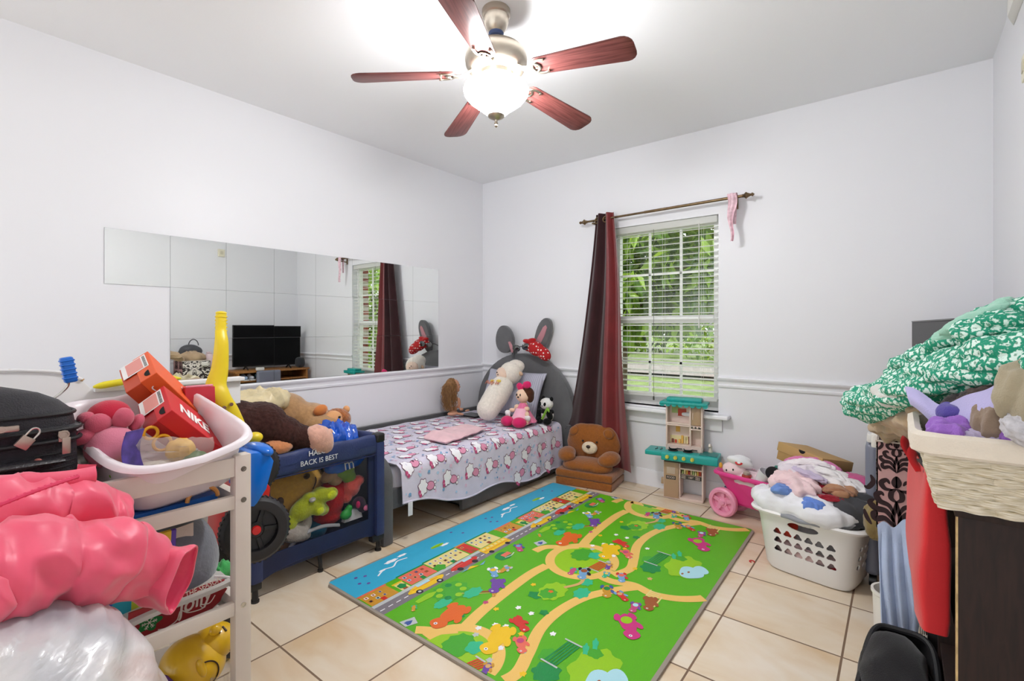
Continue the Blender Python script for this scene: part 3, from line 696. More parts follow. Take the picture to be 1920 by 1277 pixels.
# ---------------------------------------------------------------- things on the bed
m_wfur = plush('cream_sherpa', (232, 224, 212), var=.08, bs=90, bump=1)
sh = thing('sheep_bolster', 'long white sherpa lamb plush leaning on the pillow', 'plush toy', (-2.74, 3.20, .455))
ax = Vector((.02, .27, .27)).normalized()
def S(t, off=(0, 0, 0)): return Vector((-.02, -.06, .115)) + ax * t + Vector(off)
ps = [(S(k * .03 - .0), (.108 - .004*abs(k - 5)*.5,) * 3) for k in range(9)]
plushy('body', [(p, r) for p, r in ps], m_wfur, sh, .009, 3, .006)
hd = plushy('head', [(S(.385, (.02, -.01, .02)), (.105, .10, .10)), (S(.45, (.03, -.0, .03)), (.085, .07, .06))], m_wfur, sh, .008, 3, .006)
bm = BM(); ell(bm, S(.375, (-.02, -.080, .02)), (.070, .040, .060), 24, (0, 0, -15)); obj('face', bm, cloth('lamb_face', (234, 206, 186)), sh)
bm = BM(); 
for dx in (-.034, .006): ell(bm, S(.375, (dx - .012, -.116 + .002*(dx>0), .036)), .0055, 10)
ell(bm, S(.375, (-.030, -.122, .018)), (.007, .004, .005), 10); obj('eyes_and_nose', bm, BLACKP, sh)
bm = BM(); ell(bm, S(.40, (.125, -.02, .01)), (.03, .014, .018), 14, (0, 20, 0)); ell(bm, S(.40, (-.085, -.02, .005)), (.03, .014, .018), 14, (0, -30, 0)); obj('ears', bm, cloth('lamb_ear', (200, 168, 140)), sh)
bm = BM(); ell(bm, S(.285, (-.04, -.105, .02)), (.035, .012, .018), 12, (0, 20, 0)); ell(bm, S(.285, (.02, -.105, .03)), (.03, .012, .016), 12, (0, -10, 0)); obj('bow', bm, cloth('yellow_ribbon', (232, 206, 96)), sh)
nrm = Vector((0, -.707, .707))
text('Fluffy be', .052, frame(S(.20, (-.005, 0, 0)) + Vector((-.01, -.079, .079)), (1, 0, .02), ax), cloth('orange_thread', (196, 108, 70)), sh, ext=.0012, sx=.9)
# pink-dressed rag doll (plain, no likeness)
dl = thing('rag_doll', 'soft doll in a pink dress and pink bow sitting against the pillow', 'doll', (-2.46, 3.27, .455))
m_mag = cloth('magenta_felt', (206, 34, 98)); m_dpk = cloth('pink_satin', (232, 120, 160)); m_lpk = cloth('light_pink_satin', (244, 186, 206)); m_blk = cloth('black_felt', (24, 22, 26)); m_skin = cloth('doll_skin', (238, 204, 176), sss=0) if 0 else cloth('doll_skin', (238, 204, 176))
plushy('body', [((0, -.02, .10), (.045, .04, .07)), ((0, -.02, .17), (.035, .03, .03)), ((-.05, -.045, .15), (.028, .02, .02)), ((-.085, -.07, .12), (.03, .018, .018)), ((.05, -.045, .14), (.028, .02, .02)), ((.075, -.075, .10), (.02, .018, .028)), ((-.06, -.08, .04), (.04, .05, .03)), ((.06, -.08, .04), (.04, .05, .03))], m_skin, dl, .006)
bm = BM(); lathe(bm, [(.026, .185), (.045, .15), (.055, .12), (.10, .05), (.115, .032), (.10, .028), (.0, .04)], (0, -.03, 0), 40)
displace(bm, lambda p: .006 * sin(math.atan2(p.y, p.x) * 11) * (1 - p.z / .2)); obj('dress', bm, m_dpk, dl)
bm = BM(); lathe(bm, [(.046, .145), (.058, .115), (.09, .055), (.088, .05)], (0, -.046, 0), 30); obj('apron', bm, m_lpk, dl)
for s in (-1, 1):
    bm = BM(); ell(bm, (s * .062 - .01, -.15, .042), (.062, .052, .042), 20, (0, 0, s * 20)); obj('shoe', bm, m_mag, dl)
    bm = BM(); ell(bm, (s * .095 - (.0 if s > 0 else .02), -.09, .10 if s < 0 else .075), (.026, .022, .02), 14)
    for k in range(4): ell(bm, (s * .105 + .010 * (k - 1.5), -.105, .085 - .01 if s > 0 else .09), (.007, .010, .022), 10, (20, s * 12 * (k - 1.5), 0))
    obj('glove', bm, cloth('white_felt', (238, 236, 236)), dl)
bm = BM(); ell(bm, (0, -.03, .245), (.062, .056, .058), 24); obj('head', bm, m_skin, dl)
plushy('hair', [((.02, -.005, .262), (.066, .058, .056)), ((.052, 0, .235), (.03, .04, .05)), ((-.05, 0, .25), (.024, .035, .045))], plush('doll_brown_yarn', (78, 48, 32)), dl, .006)
bm = BM()
for x in (-.024, .012): ell(bm, (x, -.085, .255), (.006, .004, .011), 10)
ell(bm, (-.008, -.088, .236), (.010, .006, .007), 10); obj('eyes_and_nose', bm, BLACKP, dl)
bm = BM()
for s in (-1, 1): ell(bm, (.01 + s * .034, -.035, .325 + s*.012), (.042, .018, .030), 16, (0, -s * 25 + 15, 0), .85)
ell(bm, (.012, -.045, .322), (.013, .014, .014), 12); obj('bow', bm, m_mag, dl)
# panda
pa = thing('panda_plush', 'small black and white panda plush holding green bamboo beside the headboard', 'plush toy', (-2.345, 3.43, .452), R(-12))
m_pw = plush('panda_white', (236, 234, 230)); m_pb = plush('panda_black', (22, 22, 24), bump=.6)
plushy('body', [((0, 0, .075), (.060, .05, .065))], m_pw, pa, .006)
bm = BM(); ell(bm, (0, .0, .10), (.063, .053, .03), 20); [ell(bm, (s*.058, -.03, .08), (.022, .028, .045), 14, (30, 0, 0)) for s in (-1, 1)]; [ell(bm, (s*.045, -.045, .028), (.03, .042, .028), 14) for s in (-1, 1)]; obj('limbs', bm, m_pb, pa)
bm = BM(); ell(bm, (0, -.01, .168), (.062, .052, .050), 24); obj('head', bm, m_pw, pa)
bm = BM(); [ell(bm, (s*.05, 0, .212), (.019, .012, .019), 14) for s in (-1, 1)]; [ell(bm, (s*.026, -.057, .170), (.013, .007, .017), 12, (0, s*25, 0)) for s in (-1, 1)]; ell(bm, (0, -.063, .155), (.006, .005, .004), 8); obj('ears_and_eyes', bm, m_pb, pa)
bm = BM()
for i in range(5): cyl(bm, (.015 + .012*i, -.075, .05 + .018*i), (.026 + .012*i, -.075, .066 + .018*i), .011, .010, 10)
[ell(bm, (.075 + .01*k, -.075, .13 + .012*(k % 2)), (.018, .004, .008), 8, (0, 40*k, 0)) for k in range(3)]; obj('bamboo', bm, cloth('bamboo_green', (130, 182, 60)), pa)
# long-haired doll by the wall
fd = thing('long_haired_doll', 'doll with long frizzy brown hair sitting against the left wall on the bed', 'doll', (-3.215, 3.17, .455))
m_ds = plas('doll_plastic_skin', (205, 150, 120), .45)
plushy('body', [((.0, 0, .09), (.045, .035, .07)), ((.0, 0, .16), (.05, .035, .035)), ((.045, .03, .12), (.018, .018, .05)), ((.06, .05, .06), (.018, .035, .014), (0, 0, 30)), ((.085, .10, .045), (.014, .03, .010)), ((.0, 0, .20), (.018, .018, .03)), ((.03, -.03, .03), (.04, .06, .02)), ((.09, .0, .028), (.05, .014, .012))], m_ds, fd, .005)
bm = BM(); ell(bm, (0, 0, .12), (.052, .042, .055), 20); obj('white_top', bm, cloth('doll_top', (232, 228, 228)), fd)
bm = BM(); ell(bm, (.008, .01, .275), (.045, .05, .062), 24); ell(bm, (.045, .035, .268), (.010, .012, .014), 10); ell(bm, (.042, .03, .250), (.009, .012, .005), 10); ell(bm, (.03, .03, .235), (.018, .02, .015), 12); obj('head', bm, m_ds, fd)
bm = BM()
for s in (0, 1): ell(bm, (.048 - .012*s, .02 + .028*s, .285), (.004, .007, .005), 8)
obj('eyes', bm, BLACKP, fd)
bm = BM(); rh = random.Random(3); ell(bm, (-.01, -.012, .285), (.054, .056, .062), 20)
for i in range(420):
    a = rh.uniform(1.9, 6.1); r0 = .045; top = Vector((-.005 + .03*cos(a)*rh.random(), -.005 + .03*sin(a)*rh.random(), .335 + rh.uniform(-.01, .012)))
    w = rh.uniform(.05, .085); L_ = rh.uniform(.16, .29)
    pts = [top, Vector((w*.9*cos(a), w*.9*sin(a) - .005, .29)), Vector((w*1.15*cos(a + rh.uniform(-.2, .2)), w*1.1*sin(a) - .01, .33 - L_*.5)), Vector((w*.95*cos(a + rh.uniform(-.3, .3)) + rh.uniform(-.01, .01), w*sin(a) + rh.uniform(-.02, .02), .335 - L_))]
    pts = [p + Vector((.006*sin(k*2 + i), .006*cos(k*2.5 + i), 0)) for k, p in enumerate(spline(pts, 4))]
    tube(bm, pts, .0018, 3, cap=False)
obj('hair', bm, mat('frizzy_hair', (140, 100, 58), .6, var=.3, vscale=50), fd)
bm = BM(); box(bm, (-3.17, 3.20, .462), (-2.97, 3.36, .470), .003); tb = obj('tablet', bm, BLACKP); tag(tb, 'black tablet lying on the bed beside the long-haired doll', 'tablet')
bm = BM(); box(bm, (-3.164, 3.206, .4701), (-2.976, 3.354, .4708)); obj('screen', bm, mat('dark_screen', (14, 14, 18), .08), tb)
# polka dot cap with sunglasses on the headboard
m_dot = bpy.data.materials.new('red_polka_dot'); m_dot.use_nodes = True; _N = m_dot.node_tree.nodes; _L = m_dot.node_tree.links
_c = _N.new('ShaderNodeTexCoord'); _v = _N.new('ShaderNodeTexVoronoi'); _v.inputs['Scale'].default_value = 36; _v.inputs['Randomness'].default_value = .25; _g = _N.new('ShaderNodeMath'); _g.operation = 'LESS_THAN'; _g.inputs[1].default_value = .26
_x = _N.new('ShaderNodeMixRGB'); _x.inputs[1].default_value = rgb(176, 22, 26); _x.inputs[2].default_value = rgb(238, 226, 222); _L.new(_c.outputs['Object'], _v.inputs[0]); _L.new(_v.outputs['Distance'], _g.inputs[0]); _L.new(_g.outputs[0], _x.inputs[0]); _L.new(_x.outputs[0], _N['Principled BSDF'].inputs['Base Color']); _N['Principled BSDF'].inputs['Roughness'].default_value = .85
cp = thing('polka_dot_cap', 'soft red cap with white polka dots hung between the headboard ears', 'cap', (-2.60, 3.59, 1.065))
plushy('crown', [((-.05, 0, .03), (.07, .045, .05)), ((.03, -.01, .01), (.10, .055, .065), (0, 20, 0)), ((.11, -.01, -.03), (.085, .05, .055), (0, 35, 0))], m_dot, cp, .007)
plushy('red_bow', [((-.07, -.01, .075), (.05, .03, .022), (0, 10, 0)), ((-.02, -.01, .085), (.05, .03, .022), (0, -8, 0))], cloth('red_felt', (178, 26, 30)), cp, .006)
sg = thing('sunglasses', 'black sunglasses perched on the polka dot cap', 'sunglasses', (-2.715, 3.545, 1.085))
m_lens = mat('dark_lens', (12, 14, 22), .08, coat=1)
for s in (-1, 1):
    bm = BM(); ell(bm, (s*.055, 0, s*.008), (.046, .006, .030), 24, (0, -s*8, 0), .8); obj('lens', bm, m_lens, sg)
bm = BM(); tube(bm, [(-.012, -.002, .004), (0, -.006, .010), (.012, -.002, .006)], .0035, 8); [tube(bm, [(s*.10, 0, .01), (s*.104, .04, .008), (s*.10, .09, -.01)], .003, 6) for s in (-1, 1)]; obj('frame', bm, BLACKP, sg)
# ================================================================ curtain, scarf
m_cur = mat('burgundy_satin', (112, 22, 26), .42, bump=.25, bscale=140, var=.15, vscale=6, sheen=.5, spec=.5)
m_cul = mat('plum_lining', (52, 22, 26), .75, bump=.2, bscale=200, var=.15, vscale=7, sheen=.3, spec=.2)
cu = thing('curtain', 'long burgundy satin curtain on the left side of the window, flaring out at the floor', 'curtain', (-1.93, 3.655, 2.17))
def curt(s, t):
    z = 2.215 - t * 2.09
    w = t ** 1.15
    xl = -2.005 - .30 * w; xr = -1.828 + .17 * w + .012 * sin(t * 7)
    zz = z + (.26 * max(0, 1 - s / .38) * t ** 6)
    x = xl + (xr - xl) * s
    a = .022 + .018 * t
    y = 3.655 - .012 * (1 - t) + a * sin(s * 15.5 + .8 + t * .6) - .05 * t * t + .010 * sin(s * 31 + t * 3) * t
    return Vector((x, min(y, 3.73), zz))
bm = BM(); grid(bm, 80, 70, curt); 
for f in bm.faces:
    c = f.calc_center_median(); 
bm.faces.ensure_lookup_table()
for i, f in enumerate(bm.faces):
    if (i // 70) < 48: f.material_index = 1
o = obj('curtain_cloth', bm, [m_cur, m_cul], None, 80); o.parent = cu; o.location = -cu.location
for k, s in enumerate((.12, .55)):
    p = curt(s, .025) - cu.location; bm = BM(); tube(bm, [p + Vector((.024*cos(a), -.004, .024*sin(a))) for a in [2*pi*i/20 for i in range(20)]], .005, 8, closed=True); obj('grommet', bm, m_rod, cu)
def scarf(s, t):
    z = 2.205 - t * .335; w = .036 + .008*sin(t*6); x = -.925 + (s - .5) * w * (1 - .55*t) * 2 * .8 + .008*sin(t*9); y = 3.630 + .008 * sin(s*9 + t*2)
    return (x, y, z)
bm = BM(); grid(bm, 16, 40, scarf, thick=.0015); grid(bm, 12, 8, lambda s, t: (-.925 + (s - .5)*.06, 3.655 - .026*cos(pi*t), 2.190 + .02*sin(pi*t)), thick=.0015); grid(bm, 10, 20, lambda s, t: (-.925 + (s - .5)*.05*(1 - .3*t), 3.680 + .004*sin(s*8), 2.195 - .2*t), thick=.0015)
mp_ = mat('pink_chiffon', (240, 200, 210), .8, var=.25, vscale=40); tag(obj('scarf', bm, mp_, None, 60), 'thin pale pink scarf hanging over the right end of the curtain rod', 'scarf')
# ================================================================ bear armchair
m_bear = plush('brown_boucle', (146, 86, 34), var=.12, bs=110, bump=1.0)
be = thing('bear_armchair', 'brown boucle childrens armchair shaped like a teddy bear beside the bed', 'armchair', (-1.985, 3.52, 0), R(9))
bm = BM(); box(bm, (-.235, -.165, 0), (.235, .17, .062), .014, 3); obj('base', bm, m_bear, be)
bm = BM(); box(bm, (-.238, -.168, .064), (.238, .17, .122), .02, 3); obj('seat_base', bm, m_bear, be)
plushy('seat', [((0, -.03, .155), (.20, .135, .055)), ((-.1, -.06, .15), (.11, .10, .05)), ((.1, -.06, .15), (.11, .10, .05))], m_bear, be, .009)
hb = plushy('backrest', [((0, .075, .30), (.235, .075, .168)), ((-.09, .07, .34), (.13, .07, .125)), ((.09, .07, .34), (.13, .07, .125)), ((0, .09, .2), (.2, .07, .12))], m_bear, be, .010, 6)
for s in (-1, 1):
    plushy('armrest', [((s*.185, -.045, .225), (.075, .10, .052), (8, s*8, s*-12)), ((s*.165, -.085, .215), (.07, .06, .048))], m_bear, be, .008)
    bm = BM(); ell(bm, (s*.150, .018, .405), (.044, .020, .036), 18, (-20, s*35, 0)); obj('ear', bm, m_bear, be)
bm = BM(); ell(bm, (0, -.012, .285), (.066, .030, .050), 26, (-5, 0, 0)); mz = obj('muzzle', bm, plush('cream_boucle', (226, 208, 180)), be, label='cream muzzle')
bm = BM(); ell(bm, (0, -.044, .300), (.018, .009, .014), 14); cyl(bm, (0, -.0435, .295), (0, -.042, .272), .0018, n=6); obj('nose', bm, mat('dark_nose', (48, 28, 22), .4), mz)
bm = BM(); [ell(bm, (s*.060, -.008, .335), .0085, 12) for s in (-1, 1)]; obj('eyes', bm, BLACKP, be)
# ================================================================ toy kitchen
m_kc = plas('blush_plastic', (226, 204, 192), .45); m_kt = plas('teal_plastic', (26, 160, 154), .35); m_kb = plas('tan_plastic', (176, 146, 116), .45); m_kd = plas('charcoal_sticker', (58, 56, 52), .5)
m_yel = plas('pale_yellow_plastic', (214, 206, 84), .4)
kt = thing('toy_kitchen', 'small toy kitchen with teal counter and roof standing under the window', 'toy kitchen', (-1.243, 3.572, 0), R(9))
kb = BM()
box(kb, (-.140, 0, 0), (-.128, .125, .295), .003); box(kb, (.128, 0, 0), (.140, .125, .295), .003); box(kb, (-.03, 0, 0), (-.020, .12, .295), .002)
box(kb, (-.14, 0, 0), (.14, .125, .018), .003); box(kb, (-.14, .115, 0), (-.02, .125, .295)); box(kb, (-.02, 0, .225), (.13, .12, .235)); box(kb, (-.02, 0, .175), (.13, .10, .185)); box(kb, (-.02, 0, .16), (.13, .006, .185)); box(kb, (-.14, 0, .275), (.14, .125, .30), .002)
box(kb, (-.02, .115, .18), (.13, .12, .29))
obj('cabinet', kb, m_kc, kt)
bm = BM(); box(bm, (-.136, -.008, .012), (-.030, .0, .270), .003); dk = obj('fridge_door', bm, m_kb, kt)
bm = BM(); box(bm, (-.115, -.0095, .185), (-.055, -.0082, .235), .001); obj('window', bm, mat('door_glass', (196, 176, 158), .2), dk)
bm = BM(); box(bm, (-.120, -.0098, .145), (-.05, -.0082, .172)); obj('label_panel', bm, m_kd, dk)
bm = BM(); box(bm, (-.158, .0, .10), (-.14, .03, .145), .003); obj('side_hook', bm, m_kb, kt)
text('FOOD', .020, frame((-.085, -.0102, .158), (1, 0, 0), (0, 0, 1)), m_kc, dk)
bm = BM(); box(bm, (-.135, -.004, .268), (.135, .0, .292)); obj('control_strip', bm, m_kd, kt)
bm = BM(); box(bm, (-.018, -.004, .160), (.127, .0, .188)); op = obj('oven_panel', bm, m_kd, kt)
text('180°', .02, frame((.055, -.0048, .174), (1, 0, 0), (0, 0, 1)), m_kc, op); 
bm = BM(); [box(bm, (x, -.0052, z), (x + .006, -.0042, z + .006)) for x in (-.010, .0, .010, .088, .098, .108) for z in (.165, .177)]; obj('buttons', bm, m_kc, op, False)
bm = BM(); rk = random.Random(4); 
fc = [plas('food_%d' % i, c, .6) for i, c in enumerate([(168, 190, 120), (226, 214, 160), (216, 170, 80), (190, 70, 50), (214, 196, 150), (120, 60, 50)])]
for i in range(9): box(bm, (-.012 + .015*i, .02, .189), (-.001 + .015*i, .05, .212 + .008*(i % 3)), .002, mi=i % 5)
obj('food_sticker', bm, fc, kt, False)
# counter
cb = BM(); box(cb, (-.265, -.055, .318), (.245, .115, .352), .008, 3); box(cb, (-.145, -.062, .293), (.245, .12, .345), .008, 3); ct = obj('counter', cb, m_kt, kt)
bm = BM(); box(bm, (.115, -.04, .3525), (.235, .07, .3555), .003); box(bm, (.125, -.032, .3555), (.225, .062, .3562)); obj('sink', bm, plas('teal_deep', (16, 120, 116), .4), ct)
for x in (-.075, .03):
    bm = BM(); cyl(bm, (x, .02, .352), (x, .02, .358), .034, n=28); obj('burner', bm, m_kd, ct)
    bm = BM(); lathe(bm, [(.0, .361), (.026, .361), (.032, .375), (.030, .375), (.024, .364), (0, .364)], (x, .02, 0), 24); box(bm, (x + .028, .014, .368), (x + .065, .026, .374), .002); obj('pan' if x < 0 else 'pot', bm, BLACKP, ct)
for i in range(4):
    x = -.100 + .058*i; bm = BM(); cyl(bm, (x, -.062, .322), (x, -.078, .322), .0135, .012, 20); box(bm, (x - .003, -.083, .312), (x + .003, -.077, .332), .001); obj('knob', bm, m_yel, ct)
bm = BM(); lathe(bm, [(.016, .352), (.018, .36), (.012, .37), (.012, .40), (.0, .404)], (.175, .095, 0), 16); tube(bm, spline([(.175, .095, .40), (.175, .06, .415), (.175, .04, .40)], 5), .009, 10); obj('tap', bm, plas('cream_plastic', (226, 216, 200)), ct)
bm = BM()
for x in (-.20, -.165): tube(bm, [(x, .0, .354), (x + .01, .03, .354), (x, .06, .354)], .003, 6)
obj('spoon_prints', bm, m_kd, ct)
# upper shelf unit
ub = BM()
box(ub, (-.130, .03, .352), (-.118, .11, .70), .003); box(ub, (.118, .03, .352), (.130, .11, .70), .003); box(ub, (.038, .03, .385), (.050, .105, .70), .002)
for z in (.352, .385, .535): box(ub, (-.13, .03, z), (.13, .11, z + .010), .002)
box(ub, (-.13, .03, .352), (.13, .034, .39)); box(ub, (-.13, .104, .352), (.13, .112, .70)); box(ub, (.05, .03, .515), (.118, .10, .525)); box(ub, (-.12, .03, .548), (.04, .034, .560))
obj('shelf_unit', ub, m_kc, kt)
bm = BM(); box(bm, (.052, .036, .548), (.116, .040, .690), .001); dr_ = obj('microwave_door', bm, m_kb, kt)
bm = BM(); box(bm, (.060, .030, .59), (.064, .036, .64), .001); obj('handle', bm, m_kc, dr_)
bm = BM(); [box(bm, (.053 + .012*i, .029, .528), (.062 + .012*i, .031, .541), mi=i % 2) for i in range(5)]; obj('dial_strip', bm, [m_kd, m_kc], kt, False)
bm = BM(); box(bm, (-.112, .1025, .395), (.034, .1038, .45), mi=1); box(bm, (-.1, .1, .62), (-.04, .1035, .68), mi=0); box(bm, (-.055, .0985, .60), (.005, .1036, .655), mi=3)
for i, (x, h) in enumerate([(-.1, .03), (-.078, .024), (-.05, .03), (-.03, .06), (-.012, .05), (.006, .03), (.02, .055)]): box(bm, (x, .09, .396), (x + .016, .1, .396 + h), .003, mi=[5, 3, 2, 2, 4, 1, 5][i])
box(bm, (-.07, .098, .48), (-.04, .1036, .52), mi=2); obj('food_stickers', bm, fc, kt, False)
rb = BM()
prism(rb, [(-.165, -.01, .695), (.165, -.01, .695), (.165, .135, .695), (-.165, .135, .695)], (0, 0, .022), bev=.009)
prism(rb, [(-.125, .02, .715), (.125, .02, .715), (.125, .11, .715), (-.125, .11, .715)], (0, 0, .030), bev=.012)
for i in range(8): cyl(rb, (-.15 + i*.043, -.004, .700), (-.15 + i*.043, .01, .700), .020, n=14)
obj('roof', rb, m_kt, kt)
# ================================================================ portable playard (navy)
m_navy = mat('navy_nylon', (20, 40, 92), .55, bump=.3, bscale=120, var=.2, vscale=9, sheen=.2)
m_navd = mat('navy_nylon_dark', (16, 28, 66), .55, bump=.2, bscale=120, var=.15, vscale=9)
m_mesh = bpy.data.materials.new('playard_mesh'); m_mesh.use_nodes = True; _N = m_mesh.node_tree.nodes; _L = m_mesh.node_tree.links
_tr = _N.new('ShaderNodeBsdfTransparent'); _mx = _N.new('ShaderNodeMixShader'); _mx.inputs[0].default_value = .24; _p = _N['Principled BSDF']; _p.inputs['Base Color'].default_value = rgb(48, 52, 66); _p.inputs['Roughness'].default_value = .7
_L.new(_tr.outputs[0], _mx.inputs[1]); _L.new(_p.outputs[0], _mx.inputs[2]); _L.new(_mx.outputs[0], _N['Material Output'].inputs[0])
px0, px1, py0, py1 = -3.33, -2.32, 1.02, 1.695
pn = thing('portable_playard', 'navy blue fabric playard with mesh sides, filled with plush toys', 'playard', (0, 0, 0)); pn.location = (-2.82, 1.36, 0)
def Q(x, y, z): return Vector((x + 2.82, y - 1.36, z))
def side_panel(a, b, name, windows=True):
    """fabric side between posts a and b (2D points): rail band, bottom band with raised sag, end strips and a mesh window"""
    a = Vector((a[0], a[1], 0)); b = Vector((b[0], b[1], 0)); d = (b - a); L_ = d.length; d.normalize(); nrm = Vector((d.y, -d.x, 0)) * .012
    bm = BM(); T0 = .10
    def P2(t, z, o=0): v = a + d * (t * L_); v = v + nrm * o; return Q(v.x, v.y, z)
    def sag(t): return .075 + .045 * (1 - (2*t - 1)**4)
    def strip(z0, z1, t0=0, t1=1, n=16):
        for k in range(n):
            u0, u1 = t0 + (t1-t0)*k/n, t0 + (t1-t0)*(k+1)/n
            lo0 = z0(u0) if callable(z0) else z0; lo1 = z0(u1) if callable(z0) else z0
            A = [P2(u0, lo0, -.3), P2(u1, lo1, -.3), P2(u1, z1, -.3), P2(u0, z1, -.3)]; Bq = [P2(u0, lo0, .3), P2(u1, lo1, .3), P2(u1, z1, .3), P2(u0, z1, .3)]
            vs = [bm.verts.new(p) for p in A + Bq]
            for f in ((0, 1, 2, 3), (7, 6, 5, 4), (0, 4, 5, 1), (3, 2, 6, 7)): bm.faces.new([vs[i] for i in f])
            if k == 0: bm.faces.new([vs[i] for i in (0, 3, 7, 4)])
            if k == n-1: bm.faces.new([vs[i] for i in (1, 5, 6, 2)])
    strip(sag, .195); strip(.195, .545, 0, T0, 2); strip(.195, .545, 1 - T0, 1, 2)
    o = obj(name, bm, m_navd, pn, 50)
    bm = BM(); tube(bm, [P2(t, sag(t), .1) for t in [i/16 for i in range(17)]], .0035, 6); obj('piping', bm, m_navd, o)
    bm = BM(); vs = [bm.verts.new(P2(t, z)) for t, z in ((T0, .195), (1 - T0, .195), (1 - T0, .545), (T0, .545))]; bm.faces.new(vs); obj('mesh_window', bm, m_mesh, o, False)
    # padded top rail
    bm = BM()
    def rail(s, t):
        an = 2*pi*t; o_ = .020 * cos(an); z = .604 + .056 * math.copysign(abs(sin(an))**.75, sin(an)) + .003 * sin(s * 23)
        return P2(s, z, (o_ / .012) * (1 + .25 * noise.noise(Vector((s*9, t*5, a.x)))))
    V = grid(bm, 24, 18, lambda s, t: rail(s, t * 18/18.0)); bmesh.ops.remove_doubles(bm, verts=bm.verts[:], dist=.0005)
    r = obj('top_rail', bm, m_navy, pn, 70)
    bm = BM(); tube(bm, [P2(t, .548, 1.2) for t in [i/16 for i in range(17)]], .0035, 6); obj('piping', bm, m_navd, r)
    return o, r
sp, tr_ = side_panel((px1, py0), (px1, py1), 'side_panel'); side_panel((px1, py1), (px0, py1), 'side_panel'); side_panel((px0, py0), (px1, py0), 'side_panel'); side_panel((px0, py1), (px0, py0), 'side_panel')
for x, y in ((px1, py0), (px1, py1), (px0, py0), (px0, py1)):
    bm = BM(); box(bm, Q(x - .027, y - .027, .09), Q(x + .027, y + .027, .62), .012); p_ = obj('corner_post', bm, m_navy, pn)
    bm = BM(); box(bm, Q(x - .029, y - .029, .615), Q(x + .029, y + .029, .666), .014, 3); obj('corner_cap', bm, BLACKP, p_)
    bm = BM(); box(bm, Q(x - .022, y - .05, .06), Q(x + .022, y + .022, .095), .006); cyl(bm, Q(x, y, 0), Q(x, y, .07), .015, .011); cyl(bm, Q(x, y, 0), Q(x, y, .010), .018); obj('foot', bm, BLACKP, p_)
bm = BM(); tube(bm, spline([Q(-2.42, 1.36, .13), Q(-2.37, 1.36, .10), Q(-2.352, 1.36, .05), Q(-2.35, 1.36, .0)], 5), .010, 10); cyl(bm, Q(-2.35, 1.36, 0), Q(-2.35, 1.36, .012), .014); obj('centre_leg', bm, BLACKP, pn)
bm = BM(); box(bm, Q(px0, py0, .10), Q(px1, py1, .125), .004); obj('floor_pad', bm, m_navd, pn)
m_print = mat('white_ink', (214, 216, 222), .6)
def onx(y, z, x=-2.2985, sc=1): return frame(Q(x, y, z), (0, 1, 0), (0, 0, 1))
text('HALO', .036, onx(1.315, .634, -2.2975), m_print, tr_, bold=.0006); text('BACK IS BEST', .036, onx(1.325, .592, -2.2955), m_print, tr_, sx=.95)
bm = BM(); tube(bm, [Q(-2.2965, 1.325 + .042*cos(a), .640 + .018*sin(a)) for a in [pi*(.1 + .8*i/12) for i in range(13)]], .0012, 4); obj('halo_arc', bm, m_print, tr_)
# ---------------------------------------------------------------- plush toys in and on the playard
def toy(name, label, parts, m, loc, rz=0, cat='plush toy', vs=.008, fuzz=.004, pname='body'):
    t = thing(name, label, cat, loc, rz); plushy(pname, parts, m, t, vs, 4, fuzz); return t
m_yp = plush('mustard_plush', (206, 158, 62), bump=.3); m_brn = plush('dark_brown_fur', (58, 34, 30), var=.4, bs=60, bump=1.2); m_pkp = plush('dusty_pink_plush', (206, 158, 140), bump=.3)
yf = thing('yellow_face_pillow', 'big round mustard yellow plush with eye and smile seen through the playard mesh', 'plush toy', (-2.60, 1.27, .40))
bm = BM(); ell(bm, (0, 0, 0), (.20, .235, .155), 36, (12, 0, 0)); displace(bm, lambda p: .006*fbm(p, 6)); obj('body', bm, m_yp, yf)
def on_ell(y, z, r=(.20, .235, .155), off=.001):
    yy = y*cos(R(12)) + z*sin(R(12)); zz = -y*sin(R(12)) + z*cos(R(12)); k = max(0.02, 1 - (yy/r[1])**2 - (zz/r[2])**2); return Vector((r[0]*math.sqrt(k) + .006 + off, y, z))
bm = BM(); ell(bm, on_ell(-.09, -.005, off=-.002), (.006, .020, .024), 16); obj('eye', bm, mat('brown_embroidery', (70, 50, 34), .9), yf)
bm = BM(); ell(bm, on_ell(.06, .085, off=-.002), (.006, .018, .016), 16); obj('eye', bm, MC['brown_embroidery'], yf)
bm = BM(); tube(bm, [on_ell(-.07 + .10*i/12, -.098 + .022*(i/12)**2 - .02*sin(pi*i/12)) for i in range(13)], .003, 6); obj('smile', bm, MC['brown_embroidery'], yf)
bm = BM(); tube(bm, [on_ell(.08 + .03*sin(pi*i/10*.6), .02 + .05*i/10) for i in range(11)], .003, 6); obj('cheek_line', bm, MC['brown_embroidery'], yf)
toy('yellow_plush_cushion', 'mustard yellow cushion on top of the playard under the brown furry plush', [((0, 0, 0), (.20, .20, .085)), ((.08, .1, -.02), (.12, .12, .06))], m_yp, (-2.60, 1.16, .605))
lp = toy('lime_plush', 'lime green fuzzy plush toy pressed against the playard mesh', [((0, 0, 0), (.045, .085, .055), (25, 0, 0)), ((0, .085, .04), (.05, .05, .045)), ((.03, .125, .045), (.03, .045, .035)), ((.03, .06, -.02), (.03, .035, .03)), ((.01, .095, -.035), (.03, .035, .03)), ((0, -.08, -.06), (.035, .04, .04)), ((.01, .02, .055), (.03, .035, .022))], plush('lime_fur', (180, 190, 30), bump=1), (-2.372, 1.285, .345))
bm = BM(); ell(bm, (.042, .02, .045), (.012, .018, .012), 12); obj('tag_patch', bm, cloth('grey_felt', (190, 186, 178)), lp)
